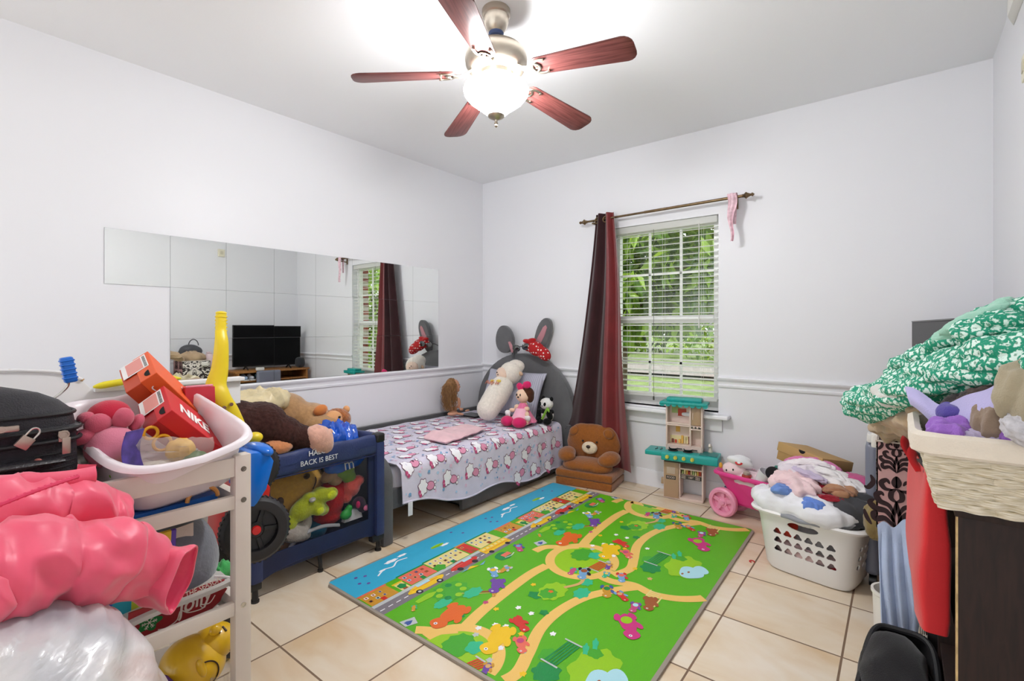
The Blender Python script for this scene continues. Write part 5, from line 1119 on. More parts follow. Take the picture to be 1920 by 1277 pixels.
bm = BM(); grid(bm, 14, 10, lambda s, t: (-1.60 - .36*t, .31 + .325*s, .462 + .030*s + .012*t + .006*sin(s*5)), thick=.012); tag(obj('white_board', bm, mat('warped_board', (196, 192, 186), .5, var=.08)), 'thin greyish board lying tilted under the grey pillow on the rack', 'board')
sg_ = thing('christmas_sign', 'red wooden holiday sign with white script lettering on the rack shelf', 'sign', (-1.62, .505, .458))
m_sr = mat('sign_red', (150, 26, 32), .5); m_si = mat('sign_ivory', (226, 214, 200), .5)
rim = [(.11 + .0, -.018), (.125, .0), (.105, .014), (.118, .030), (.085, .034), (-.12, .034), (-.125, -.052), (.08, -.045), (.105, -.03)]
bm = BM(); prism(bm, [(0, y, z) for y, z in rim], (-.008, 0, 0), bev=.001); obj('plank', bm, m_sr, sg_)
FR = lambda y, z, rr=.0: frame((.0006, y, z), (0, 1, rr), (0, -rr, 1))
text('BE', .022, FR(-.030, .024), m_si, sg_); text('JOLLY', .0001, FR(0, 0), m_si, sg_) if 0 else None
text('jolly', .062, FR(.035, .0, .15), m_si, sg_, shear=.3, bold=.0008, sx=.85); text("'TIS THE SEASON", .024, FR(.045, .030, .1), m_si, sg_, sx=.7)
bm = BM(); tube(bm, spline([(.001, .09, -.005), (.001, .075, -.022), (.001, .05, -.018), (.001, .055, -.030), (.001, .02, -.026), (.001, .0, -.012), (.001, -.01, -.035), (.001, -.035, -.044), (.001, -.055, -.040)], 5), .0016, 5); obj('flourish', bm, m_si, sg_)
bm = BM(); prism(bm, [(.0008, -.075 + (.026 + .006*cos(5*a))*cos(a), -.010 + (.022 + .004*cos(5*a))*sin(a)) for a in [2*pi*i/30 for i in range(30)]], (.0006, 0, 0)); gl_ = obj('green_ornament', bm, mat('sign_green', (20, 120, 52), .5), sg_)
bm = BM()
for k in range(6):
    a = k*pi/3; d = Vector((0, cos(a), sin(a))); c0 = Vector((.0018, -.075, -.010)); tube(bm, [c0, c0 + d*.018], .0011, 4)
    for q in (.008, .013):
        for s in (-1, 1): e = Vector((0, cos(a + s*.8), sin(a + s*.8))); tube(bm, [c0 + d*q, c0 + d*q + e*.006], .0008, 4)
obj('snowflake', bm, m_si, gl_)
bm = BM(); tube(bm, spline([(-1.64, .60, .50), (-1.63, .63, .49), (-1.64, .645, .475), (-1.66, .63, .455), (-1.65, .605, .450), (-1.64, .61, .47)], 6), .004, 6); tag(obj('white_ribbon', bm, cloth('ribbon_white', (226, 222, 220))), 'looped white ribbon beside the red holiday sign', 'ribbon')
m_net = cloth('green_net', (70, 170, 90)); garment('green_mesh_scrunchie', 'green netting bundle at the far end of the rack middle shelf', 'netting', (-1.72, .648, .475), (.03, .03, .025), 0, m_net, 50, amp=.006, f=40, n=30)
# yellow rubber cat toy on the lower shelf
m_ytoy = mat('yellow_vinyl', (228, 182, 28), .35, coat=.3); m_ink = mat('brown_ink', (54, 30, 18), .5)
yt = thing('yellow_vinyl_toy', 'yellow vinyl animal toy with a drawn spiral on its side on the bottom shelf', 'toy', (-1.72, .585, .205))
bm = BM(); ell(bm, (0, -.015, .012), (.085, .092, .080), 34, (-25, 0, 0)); ell(bm, (-.0, .062, .052), (.045, .040, .042), 22) if 0 else None; o = obj('body', bm, m_ytoy, yt)
bm = BM(); ell(bm, (.0, .045, .050), (.062, .062, .055), 28); obj('head', bm, m_ytoy, yt)
for x in (-.035, .035): bm = BM(); ell(bm, (x, .035, .105), (.014, .018, .016), 14); obj('ear', bm, m_ytoy, yt)
bm = BM(); ell(bm, (.082, -.02, .035), (.016, .012, .030), 14, (15, 0, 0)); obj('arm', bm, m_ytoy, yt)
def onb(y, z):
    yy, zz = (y + .015), (z - .012); c_, s_ = cos(R(25)), sin(R(25)); q = yy*c_ - zz*s_; w_ = yy*s_ + zz*c_; k = max(.03, 1 - (q/.092)**2 - (w_/.080)**2); return Vector((.085*math.sqrt(k) + .0015, y, z))
bm = BM(); tube(bm, [onb(-.012 + (.045 - .010*i/26)*cos(1.7 - i*.19), .0 + (.046 - .006*i/26)*sin(1.7 - i*.19)) for i in range(27)], .0022, 6); obj('spiral', bm, m_ink, yt)
bm = BM(); ell(bm, (.044, .085, .065), (.010, .008, .012), 12); obj('eye', bm, mat('eye_white', (240, 240, 236), .3), yt); bm = BM(); ell(bm, (.050, .089, .066), (.006, .005, .007), 10); obj('pupil', bm, BLACKP, yt)
bm = BM(); ell(bm, (.0, .105, .045), (.020, .016, .014), 14); obj('muzzle', bm, plas('toy_orange', (230, 140, 60)), yt)
bm = BM(); [tube(bm, [(.052, .070 + .003*i, .030 - .008*i), (.046, .082 + .003*i, .026 - .008*i)], .0015, 5) for i in range(2)]; [tube(bm, [(.03 - .006*i, .040 + .02*i, .104 - .004*i), (.045 - .004*i, .045 + .02*i, .094 - .004*i)], .003, 5) for i in range(2)]; obj('whiskers', bm, m_ink, yt)
flatbook('purple_box', 'purple patterned box beside the yellow toy on the bottom shelf', 'box', (-1.70, .42, .17), (.16, .14, .14), (0, 0, 5), mat('box_purple', (84, 46, 130), .4, var=.5, vscale=18))
m_clear = bpy.data.materials.new('clear_plastic_thin'); m_clear.use_nodes = True; _N = m_clear.node_tree.nodes; _L = m_clear.node_tree.links; _tr = _N.new('ShaderNodeBsdfTransparent'); _g = _N.new('ShaderNodeBsdfGlossy'); _g.inputs['Roughness'].default_value = .05; _fr = _N.new('ShaderNodeLayerWeight'); _fr.inputs[0].default_value = .4; _mx = _N.new('ShaderNodeMixShader'); _L.new(_fr.outputs[1], _mx.inputs[0]); _L.new(_tr.outputs[0], _mx.inputs[1]); _L.new(_g.outputs[0], _mx.inputs[2]); _L.new(_mx.outputs[0], _N['Material Output'].inputs[0])
bm = BM(); lathe(bm, [(.03, 0), (.045, .02), (.048, .07), (.044, .10), (.042, .10), (.044, .07)], (-1.665, .625, .097), 24); tag(obj('clear_cup', bm, m_clear), 'empty clear plastic cup at the end of the bottom shelf', 'cup')
# ================================================================ ride-on toy standing on end
m_yh = mat('yellow_handle_plastic', (222, 196, 20), .4); m_tyre = mat('black_tyre', (34, 32, 34), .55, bump=.2, bscale=60)
rt = thing('push_ride_toy', 'plastic ride-on toy stood on end, with tall yellow handle and black red wheels', 'ride-on toy', (-2.02, .86, 0))
def G(x, y, z): return Vector((x + 2.02, y - .86, z))
pts = [G(-2.13, .805, 1.318), G(-2.12, .80, 1.25), G(-2.10, .795, 1.20), G(-2.09, .785, 1.10), G(-2.08, .768, 1.035), G(-2.06, .775, .985), G(-2.05, .805, .93), G(-2.04, .835, .86), G(-2.03, .855, .825)]
hp = spline(pts, 6); N_ = len(hp)
def hw(i):
    u = i/(N_-1)
    if u < .14: return .020
    if u < .55: return .022 + .020*((u - .14)/.41)**1.3
    return .042 - .016*(u - .55)/.45
bm = BM(); tube(bm, hp, [hw(i) for i in range(N_)], 14, flat=.62, up=(1, 0, 0)); hd_ = obj('handle', bm, m_yh, rt)
bm = BM(); [tube(bm, [G(-2.13, .805, 1.305 - .014*k) + Vector((.0135*cos(a), .0205*sin(a), 0)) for a in [2*pi*i/20 for i in range(20)]], .003, 6, closed=True) for k in range(5)]; ell(bm, G(-2.13, .805, 1.32), (.014, .021, .008), 18); obj('grip_ribs', bm, m_yh, hd_)
bm = BM(); [cyl(bm, G(-2.03, y, z), G(-2.020, y, z), .007, n=12) for y, z in ((.775, .955), (.800, .965))]; obj('screws', bm, CHROME, hd_)
bm = BM(); ell(bm, G(-2.02, .885, .822), (.028, .032, .022), 18); obj('handle_foot', bm, m_yh, hd_)
bm = BM(); prism(bm, [G(-2.00, .79, .81), G(-2.00, .86, .80), G(-2.00, .885, .76), G(-2.00, .855, .66), G(-2.00, .81, .60), G(-2.00, .77, .62)], (.16, 0, 0), bev=.02); ell(bm, G(-1.92, .855, .795), (.09, .042, .028), 22, (-12, 0, 0)); obj('seat', bm, plas('glossy_blue', (10, 110, 214), .2), rt)
bm = BM(); prism(bm, [G(-2.12, .76, .68), G(-2.12, .89, .665), G(-2.12, .925, .63), G(-2.12, .91, .54), G(-2.12, .80, .44), G(-2.12, .74, .44)], (.17, 0, 0), bev=.022); ell(bm, G(-1.91, .86, .625), (.03, .05, .02), 14) if 0 else None; obj('chassis', bm, plas('bright_red_plastic', (214, 32, 30), .3), rt)
def wheel(c, r, w, ax, name='wheel'):
    M = Vector((0, 0, 1)).rotation_difference(Vector(ax)).to_matrix().to_4x4()
    bm = BM(); lathe(bm, [(r*.62, w*.48), (r*.70, w*.5), (r*.88, w*.46), (r*.97, w*.30), (r, w*.1), (r, -w*.1), (r*.97, -w*.30), (r*.88, -w*.46), (r*.62, -w*.5), (r*.6, 0), (r*.62, w*.48)], c, 48, M)
    for k in range(40):
        a = 2*pi*k/40; t_ = bmesh.new(); box(t_, (r*.985, -.004, -w*.25), (r*1.012, .004, w*.25)); xf(t_.verts, Matrix.Translation(c) @ M @ Matrix.Rotation(a, 4, 'Z')); join(bm, t_)
    tyre = obj(name, bm, m_tyre, rt)
    bm = BM(); lathe(bm, [(0, w*.30), (r*.2, w*.34), (r*.24, w*.30), (r*.24, w*.15), (r*.60, w*.15), (r*.62, w*.46), (r*.66, w*.49)], c, 40, M)
    for k in range(5):
        a = 2*pi*k/5; t_ = bmesh.new(); box(t_, (r*.15, -r*.07, w*.10), (r*.62, r*.07, w*.30), .003); xf(t_.verts, Matrix.Translation(c) @ M @ Matrix.Rotation(a, 4, 'Z')); join(bm, t_)
    obj('hub', bm, BLACKP, tyre)
    bm = BM(); lathe(bm, [(0, w*.46), (r*.12, w*.44), (r*.15, w*.30)], c, 20, M); obj('hub_cap', bm, plas('bright_red_plastic', (214, 32, 30)), tyre)
wheel(G(-1.88, .826, .512), .118, .080, (.95, -.25, .12)); wheel(G(-2.17, .935, .665), .112, .080, (.95, -.25, .12))
bm = BM(); cyl(bm, G(-1.88, .826, .512), G(-2.0, .85, .50), .02); obj('axle', bm, BLACKP, rt)
bm = BM(); box(bm, G(-2.10, .72, .0), G(-1.98, .79, .45), .02); obj('tail', bm, BLACKP, rt)
# ================================================================ plastic bag and puffer jacket in front
m_pe = mat('translucent_bin_bag', (214, 212, 214), .36, bump=.9, bscale=14, coat=.25, spec=.5, aniso=(1, 1.6, 5)); _N = m_pe.node_tree.nodes; _L = m_pe.node_tree.links; _p = _N['Principled BSDF']
_c = _N.new('ShaderNodeTexCoord'); _t = _N.new('ShaderNodeTexNoise'); _t.inputs['Scale'].default_value = 5; _t.inputs['Detail'].default_value = 2; _r = _N.new('ShaderNodeValToRGB')
for i, (p, c) in enumerate(((.30, (150, 150, 156)), (.42, (196, 196, 200)), (.52, (222, 218, 216)), (.62, (206, 186, 180)), (.72, (216, 214, 216)))):
    e = _r.color_ramp.elements[i] if i < 2 else _r.color_ramp.elements.new(p); e.position = p; e.color = rgb(*c)
_L.new(_c.outputs['Object'], _t.inputs[0]); _L.new(_t.outputs[0], _r.inputs[0]); _L.new(_r.outputs[0], _p.inputs['Base Color'])
bm = BM(); ell(bm, (0, 0, 0), (.265, .275, .375), 190, None, .85)
def wr(p):
    d = Vector((p.x*.5 + p.y*.5, p.y*1.0 - p.z*.55, p.z*1.0 + p.y*.55)); s = Vector((d.x*3, (p.y*.85 + p.z*.35)*3.2, (p.z*.9 - p.y*.45)*26))
    return .016*fbm(p, 3.5) + .010*ridged(s) + .005*ridged(s*2.3) + .008*ridged(Vector((p.x*4, p.y*9 + p.z*3, p.z*5)))
displace(bm, wr); o = obj('clear_refuse_bag', bm, m_pe, None, 70); o.location = (-1.225, .070, .372); tag(o, 'translucent white plastic bag full of clothes on the floor in front of the rack', 'bag'); o.name = 'plastic_bag'
m_puf = mat('pink_puffer_nylon', (240, 88, 118), .42, bump=.25, bscale=26, var=.06, vscale=6, sheen=.3, spec=.5); m_pufd = mat('deep_pink_lining', (226, 56, 98), .45, bump=.2, bscale=40)
jk = thing('puffer_jacket', 'pink quilted puffer jacket thrown over the plastic bag beside the suitcase', 'jacket', (-1.33, .15, .84))
def J(x, y, z): return Vector((x + 1.33, y - .15, z - .84))
def puff(name, pts, rads, seams, m, flat=.8, n=84, seed=0):
    bm = BM(); c = spline(pts, 26); k = len(c); rr = []
    for i in range(k):
        u = i/(k-1)*(len(rads)-1); j = min(int(u), len(rads)-2); r = rads[j]*(1-(u-j)) + rads[j+1]*(u-j)
        ph = (i/(k-1)*seams) % 1; r *= .87 + .15*(max(0, math.sin(pi*ph)))**.38; rr.append(r)
    tube(bm, c, rr, n, flat=flat, up=(0, 0, 1))
    displace(bm, lambda p: .012*ridged(Vector((p.x*5, p.y*9 + p.z*7, p.z*4)) * 1.5 + Vector((seed, 0, 0))) + .009*fbm(p, 9) + .011*ridged(Vector((p.x*9, p.y*22 + p.z*10, p.z*12 - p.y*8)) + Vector((seed, 3, 0))))
    return obj(name, bm, m, jk, 75)
sl = puff('sleeve', [J(-1.30, -.16, .79), J(-1.29, .0, .80), J(-1.30, .14, .805), J(-1.33, .27, .765), J(-1.37, .355, .705)], [.088, .095, .092, .080, .066], 5, m_puf, .85)
puff('upper_front', [J(-1.42, -.20, .90), J(-1.41, -.02, .90), J(-1.44, .12, .885), J(-1.47, .24, .855), J(-1.49, .33, .80)], [.085, .088, .082, .07, .05], 4.5, m_puf, .75, seed=4)
puff('body', [J(-1.24, -.2, .80), J(-1.23, -.04, .815), J(-1.25, .10, .80)], [.085, .09, .07], 3, m_puf, .8, seed=8)
bm = BM(); grid(bm, 24, 10, lambda s, t: J(-1.395 - .09*s + .035*(1 - t), -.15 + .43*s, .975 - .035*s + .004*sin(s*12) - .055*t*(1 - .4*s)) + Vector((.03*sin(t*2.2), 0, 0)), thick=.008); grid(bm, 8, 6, lambda s, t: J(-1.47 - .01*s, .255 + .035*s - .01*t, .948 - .06*t - .01*s)); obj('collar', bm, m_puf, jk, 60)
bm = BM(); zpts = [J(-1.225, -.10, .885), J(-1.235, -.02, .905), J(-1.27, .08, .930), J(-1.31, .17, .945), J(-1.36, .235, .945)]; zz = spline(zpts, 8); tube(bm, zz, .004, 6); [ell(bm, p, (.003, .004, .005), 6) for p in zz[::1]]; obj('zip', bm, m_pufd, jk)
bm = BM(); cc = spline([J(-1.385, .335, .705), J(-1.345, .375, .690), J(-1.305, .41, .675)], 6)
dc = (cc[-1] - cc[0]).normalized(); xc = dc.cross(Vector((0, 0, 1))).normalized(); yc = xc.cross(dc)
def cuff(s, t, k=1):
    a = 2*pi*t; p = cc[0].lerp(cc[-1], s); r = (.060 + .016*s + .005*sin(a*5 + s*3) - .006*abs(sin(s*7))) * k; return p + xc*(r*.72*cos(a)) + yc*(r*1.05*sin(a))
V = grid(bm, 14, 44, cuff, thick=.004); obj('cuff', bm, m_puf, jk, 70)
bm = BM(); grid(bm, 14, 44, lambda s, t: cuff(1 - .55*s, t, .95 - .9*s**1.5) + dc*(.010*ridged(Vector((cos(2*pi*t)*2.2, sin(2*pi*t)*2.2, s*3)))*s)); obj('cuff_lining', bm, m_pufd, jk, 70)
# ================================================================ play mat
mt = thing('play_mat', 'long foam play mat printed with a bright green park and street scene on the tiles', 'play mat', (-2.207, 1.300, 0))
MW, ML = 1.505, 2.005
def mm(u, v, h): return Vector((u * (1 + .022 * (1 - v/2)), v + .0 * u, .0125 + h))
bm = BM()
pts = [(0, .03), (.03, 0), (MW - .03, 0), (MW, .03), (MW, ML - .03), (MW - .03, ML), (.03, ML), (0, ML - .03)]
prism(bm, [mm(u, v, 0) - Vector((0, 0, .0122)) for u, v in pts], (0, 0, .0122), bev=.0035); obj('foam_edge', bm, mat('taupe_foam', (160, 150, 138), .6, bump=.2, bscale=80), mt)
def pm(n, c): return mat('print_' + n, c, .38, bump=.25, bscale=160, spec=.4)
G1 = pm('green', (92, 178, 22)); G2 = pm('leafgreen', (70, 168, 44)); G3 = pm('yellowgreen', (150, 202, 30)); G4 = pm('deepgreen', (24, 140, 70)); G5 = pm('seafoam', (52, 188, 140)); SK = pm('sky', (62, 176, 214)); SN = pm('sand', (240, 196, 108)); RD = pm('road', (128, 122, 128)); WH = pm('white', (236, 240, 240)); OC = pm('ochre', (206, 150, 50)); SA = pm('salmon', (232, 112, 92)); YE = pm('yellow', (240, 196, 30)); RE = pm('red', (210, 52, 44)); CR = pm('cream', (234, 216, 140)); OR = pm('orange', (226, 104, 34)); BR = pm('brown', (160, 86, 44)); MG = pm('magenta', (206, 50, 130)); PU = pm('purple', (112, 72, 160)); BU = pm('blue', (36, 120, 200)); PK = pm('rose', (236, 130, 160)); PN = pm('pond', (176, 224, 236)); BK = pm('black', (40, 36, 40)); TN = pm('tan', (214, 170, 110)); GY = pm('lightgrey', (190, 196, 196)); NV = pm('denim', (60, 90, 160))
pr = Print(mm)
e0 = .014
U1, V1 = MW - .016, ML - .014
pr.rect(e0, e0, U1, V1, G1, 1)
pr.rect(e0, e0, .235, V1, SK, 2)
pr.rect(.350, e0, .372, V1, GY, 2); pr.rect(.372, e0, .440, V1, RD, 2)
def clipv(v): return min(max(v, e0 + .001), V1 - .001)
def inside(u, v, r=0): return e0 + r < v < V1 - r and e0 + r < u < U1 - r
class PP:
    """one repeat of the print, shifted by o along the mat"""
    def __init__(s, o): s.o = o
    def cl(s, pts): return [(min(max(u, e0), U1), clipv(v + s.o)) for u, v in pts]
    def ok(s, pts): return max(v + s.o for u, v in pts) > e0 + .006 and min(v + s.o for u, v in pts) < V1 - .006
    def poly(s, pts, m, lv):
        if s.ok(pts): pr.poly(s.cl(pts), m, lv)
    def rect(s, u0, v0, u1, v1, m, lv): s.poly([(u0, v0), (u1, v0), (u1, v1), (u0, v1)], m, lv)
    def ell(s, u, v, a, b, m, lv, n=20, wob=0, sd=0, lob=5, rot=0):
        s.poly([(u + a*(1 + wob*sin(lob*t + sd))*cos(t)*cos(rot) - b*(1 + wob*sin(lob*t + sd))*sin(t)*sin(rot), v + a*(1 + wob*sin(lob*t + sd))*cos(t)*sin(rot) + b*(1 + wob*sin(lob*t + sd))*sin(t)*cos(rot)) for t in [2*pi*i/n for i in range(n)]], m, lv)
    def strip(s, pts, w, m, lv):
        q = [(p.x, p.y) for p in spline([(a, b, 0) for a, b in pts], 8)]
        q = [(u, v) for u, v in q if e0 + w*.2 < v + s.o < V1 - w*.2 and u < U1 - .004]
        if len(q) > 1: pr.strip([(u, clipv(v + s.o)) for u, v in q], w, m, lv)
rn = random.Random(12)
PER = .975
for k in range(-1, 3):
    p = PP(k * PER)
    # skyline: building blocks with windows, roofs
    for (v0, v1, u0, u1, c, rc) in ((.02, .17, .245, .350, OC, SA), (.19, .24, .28, .35, CR, YE), (.25, .42, .235, .345, SA, G4), (.43, .66, .225, .345, CR, G4), (.50, .60, .29, .35, G4, CR), (.67, .74, .225, .345, RE, OC), (.75, .93, .225, .345, CR, G4)):
        p.rect(u0, v0, u1, v1, c, 3); p.rect(u0 - .008, v0 - .005, u0 + .004, v1 + .005, rc, 4)
        nw = int((v1 - v0) / .038)
        for i in range(nw):
            for uu in (u0 + .022, u0 + .058):
                if uu + .02 < u1: p.rect(uu, v0 + .012 + .038*i, uu + .018, v0 + .030 + .038*i, rn.choice([WH, BR, PN, TN]), 5); p.rect(uu + .003, v0 + .016 + .038*i, uu + .015, v0 + .026 + .038*i, rn.choice([BK, NV, BR]), 6)
        p.rect(u1 - .028, (v0+v1)/2 - .012, u1, (v0+v1)/2 + .012, rn.choice([G4, BR, RE]), 6)
    p.ell(.325, .455, .03, .035, G2, 7, wob=.12); p.ell(.315, .215, .022, .022, G4, 7, wob=.1)
    for i in range(22): p.rect(.404, .02 + .0443*i, .409, .045 + .0443*i, WH, 3)
    # vehicles
    p.ell(.395, .30, .028, .115, YE, 5, wob=.05, lob=4); p.rect(.365, .255, .385, .335, PN, 6); p.ell(.42, .235, .017, .017, BK, 7); p.ell(.42, .365, .017, .017, BK, 7); p.ell(.42, .235, .008, .008, GY, 8); p.ell(.42, .365, .008, .008, GY, 8); p.rect(.385, .22, .389, .38, OR, 7)
    p.ell(.395, .565, .027, .10, RE, 5, wob=.04, lob=4); p.rect(.365, .575, .383, .635, PN, 6); p.ell(.42, .51, .017, .017, BK, 7); p.ell(.42, .62, .017, .017, BK, 7); p.rect(.385, .48, .389, .56, SA, 7)
    p.rect(.352, .72, .415, .945, YE, 5); [p.rect(.362, .735 + .034*i, .378, .757 + .034*i, CR, 6) for i in range(6)]; p.rect(.39, .725, .394, .94, OR, 6); p.ell(.418, .76, .015, .015, BK, 7); p.ell(.418, .90, .015, .015, BK, 7)
    # sky
    for (a, b, r) in ((.075, .34, .022), (.065, .42, .016), (.15, .66, .016), (.12, .25, .012)):
        p.ell(a, b, r*.6, r*1.9, WH, 3, wob=.15, lob=6)
    p.strip([(.15, .20), (.12, .26), (.13, .31), (.10, .36), (.11, .42)], .008, WH, 4); p.ell(.13, .62, .014, .048, G3, 3, wob=.05); p.strip([(.13, .585), (.135, .62), (.125, .655)], .004, G2, 4)
    for a, b in ((.08, .12), (.14, .10), (.10, .16), (.17, .13), (.06, .80), (.12, .84)): p.ell(a, b, .008, .010, PU, 3, n=8, wob=.4, lob=4)
    # light meadow patches, sand paths
    p.ell(.86, .985, .155, .17, G3, 3, 36); 
    loop = [(.86 + .165*cos(t), .985 + .185*sin(t)) for t in [2*pi*i/20 for i in range(21)]]
    p.strip(loop, .050, SN, 4); p.strip([(.775, .16), (.75, .30), (.735, .50), (.73, .70), (.745, .82)], .055, SN, 4)
    p.strip([(.995, .90), (1.08, .885), (1.18, .92), (1.28, .90), (1.38, .93), (1.46, .99), (1.505, 1.05)], .050, SN, 5)
    p.strip([(1.20, .91), (1.13, .82), (1.05, .68), (1.015, .52), (1.02, .36), (1.07, .20), (1.10, .08), (1.06, -.03)], .050, SN, 5)
    p.strip([(.60, -.06), (.62, .02), (.70, .08), (.76, .14)], .050, SN, 4)
    # trees and bushes
    p.ell(.53, .33, .075, .095, G2, 6, 30, .10, 1, 9); [p.ell(.53 + .05*cos(t), .33 + .065*sin(t), .016, .018, G3 if i % 3 else G4, 7, 10, .2) for i, t in enumerate([i*.9 for i in range(9)])]; p.strip([(.58, .36), (.65, .42), (.69, .46)], .012, BR, 5); p.strip([(.58, .345), (.64, .39), (.69, .44)], .005, TN, 6)
    p.ell(.62, .385, .032, .055, G5, 6, 24, .12, 2, 7); p.ell(.575, .235, .028, .05, G5, 6, 20, .1, 1, 7); p.ell(.48, .22, .018, .06, G3, 6, 20, .1)
    p.ell(.905, .63, .060, .085, G3, 6, 30, .10, 2, 9); p.ell(.90, .60, .04, .045, G2, 7, 24, .1, 1, 8); p.ell(.90, .62, .012, .012, OR, 8, 12, .4); p.ell(.86, .55, .035, .028, G4, 6, 20, .12); p.strip([(.93, .69), (.97, .77), (.955, .84)], .018, TN, 7); p.ell(1.02, .70, .035, .05, G5, 6, 22, .14, 3, 7); p.ell(.99, .80, .03, .035, G5, 6, 22, .14, 1, 7)
    p.ell(.83, .07, .06, .075, G2, 6, 26, .1, 1, 9); p.ell(.89, .10, .035, .04, G5, 7, 20, .12); p.ell(.97, .46, .02, .02, G4, 6, 14, .2)
    p.ell(1.18, .16, .05, .055, G4, 6, 24, .14, 2, 7); p.ell(1.13, .24, .028, .04, G2, 6, 20, .12)
    p.ell(.50, .76, .042, .050, G4, 6, 22, .05); p.rect(.485, .755, .515, .815, SA, 7); p.strip([(.52, .75), (.53, .79), (.52, .83)], .006, GY, 8)
    p.ell(.70, .215, .02, .022, G4, 7, 16, .15)
    # pond with yellow-green bank
    p.ell(1.31, .28, .085, .125, G3, 6, 32, .10, 2, 7); p.ell(1.27, .36, .03, .03, G2, 7, 16, .14); p.ell(1.36, .235, .058, .062, PN, 8, 28, .10, 1, 3); p.ell(1.39, .29, .04, .045, PN, 8, 22, .08, 2, 3); p.ell(1.33, .20, .006, .010, BR, 9, 8); p.ell(1.35, .235, .006, .010, BR, 9, 8); p.ell(1.23, .36, .012, .035, G5, 8, 14, .2, 0, 5, .4); p.ell(1.245, .41, .012, .035, G5, 8, 14, .2, 0, 5, .4)
    # benches
    for (u, v, c, w) in ((1.165, .285, G4, .075), (.955, .985, RE, .05)):
        [p.poly([(u - .03 + .012*i, v - w), (u - .022 + .012*i, v - w), (u - .005 + .012*i, v + w), (u - .013 + .012*i, v + w)], c, 8) for i in range(5)]; p.strip([(u - .04, v - w - .004), (u + .035, v - w - .008)], .008, GY, 9); p.strip([(u - .03, v + w + .004), (u + .05, v + w)], .008, GY, 9)
    [p.rect(1.265, .85 + .016*i, 1.315, .858 + .016*i, CR, 8) for i in range(5)]; p.rect(1.262, .842, 1.268, .93, CR, 9); p.rect(1.325, .80, 1.332, .90, CR, 8)
    p.poly([(.535, .02), (.555, .085), (.600, .065), (.58, .0)], GY, 7); p.ell(.568, .042, .014, .018, NV, 8, 8, .3)
    # plain animals and figures of the park (no likeness)
    def critter(u, v, L_, c, c2, r=0, hat=None):
        ca, sa = cos(r), sin(r)
        def q(a, b): return (u + a*ca - b*sa, v + a*sa + b*ca)
        x, y = q(0, 0); p.ell(x, y, L_*.34, L_*.55, c, 10, 24, .07, 1, 5, r)
        x, y = q(-L_*.05, -L_*.72); p.ell(x, y, L_*.30, L_*.30, c, 11, 18, .05, 0, 4)
        for a, b in ((-.32, .35), (.30, .40), (.36, -.2)): x, y = q(a*L_, b*L_); p.ell(x, y, L_*.13, L_*.24, c2, 11, 12, 0, 0, 5, r + a)
        x, y = q(-L_*.12, -L_*.80); p.ell(x, y, L_*.07, L_*.07, WH, 12, 8); p.ell(x, y, L_*.03, L_*.03, BK, 13, 6)
        if hat: x, y = q(0, .15*L_); p.ell(x, y, L_*.22, L_*.25, hat, 12, 14)
    critter(.665, .21, .125, OR, OR, .1); critter(.66, .515, .085, PU, PU, .5, None); critter(.565, .60, .065, BU, WH, .9, YE); critter(.60, .66, .055, OC, GY, 0, BU)
    critter(.92, .215, .12, YE, YE, .25); critter(.925, .335, .07, RE, RE, 1.2); critter(1.01, .235, .065, SA, SA, .8, PK); critter(1.285, .62, .11, MG, MG, .7, G3)
    critter(1.30, .83, .075, BR, BR, .3); critter(1.26, .755, .055, PK, PU, .2, PN); critter(.93, .88, .075, BU, BK, .4, BR); critter(.88, .86, .05, PK, G5, .2); critter(1.10, .80, .07, OC, NV, .5, G4); critter(1.17, .80, .055, RE, BU, 1.0, TN); critter(1.10, .96, .06, BU, RE, .5, SA); critter(1.0, 1.02, .045, PU, OC, .3, TN); critter(.50, .90, .06, PK, NV, .9, BU); critter(.70, .44, .028, OC, OC, .8); critter(.50, .13, .03, OC, G5, .8); critter(1.03, .93, .04, G5, BU, .2, SN)
    p.poly([(.455, .52), (.44, .56), (.47, .60)], YE, 8); p.poly([(.47, .60), (.48, .62), (.46, .66)], BU, 9); p.poly([(.455, .52), (.44, .56), (.45, .48)], BU, 9)
    for a, b, c in ((.90, .28, WH), (.86, .26, WH), (.82, .20, WH), (1.05, .20, PN), (.97, .16, WH), (.86, .42, WH), (.93, .42, WH), (.98, .08, GY), (1.08, .36, WH), (1.12, .10, YE), (.72, .36, PK), (.84, .16, GY), (.98, .28, YE), (1.22, .05, TN), (.79, .35, YE), (.80, .62, YE)):
        p.ell(a, b, .012, .014, c, 7, 12, .3, a*9, 5)
pr.done('printed_top', mt, False)
# ================================================================ pink toy cart
m_ck = plas('hot_pink_plastic', (226, 62, 140), .3); m_cp = plas('pale_pink_plastic', (240, 156, 186), .35)
ct_ = thing('toy_cart', 'pink plastic toy wagon with pale pink wheels, beside the laundry basket', 'toy cart', (-.80, 3.50, 0), R(-14))
def loftbox(levels, n=40, e=.35, off=(0, 0)):
    bm = BM(); rg = []
    for hu, hv, z, cx_, cy_ in levels:
        rg.append([bm.verts.new(Vector((se(2*pi*i/n, hu, hv, e)[0] + cx_, se(2*pi*i/n, hu, hv, e)[1] + cy_, z))) for i in range(n)])
    for a, b in zip(rg, rg[1:]):
        for i in range(n): bm.faces.new((a[i], a[(i+1) % n], b[(i+1) % n], b[i]))
    return bm, rg
bm, rg = loftbox([(.12, .05, .105, .10, 0), (.16, .06, .105, .10, 0), (.20, .085, .20, .085, 0), (.235, .105, .275, .07, 0), (.255, .122, .279, .07, 0), (.258, .124, .290, .07, 0), (.250, .118, .302, .07, 0), (.238, .106, .302, .07, 0), (.225, .098, .28, .07, 0), (.19, .08, .20, .085, 0), (.15, .055, .125, .10, 0), (.12, .05, .12, .10, 0)])
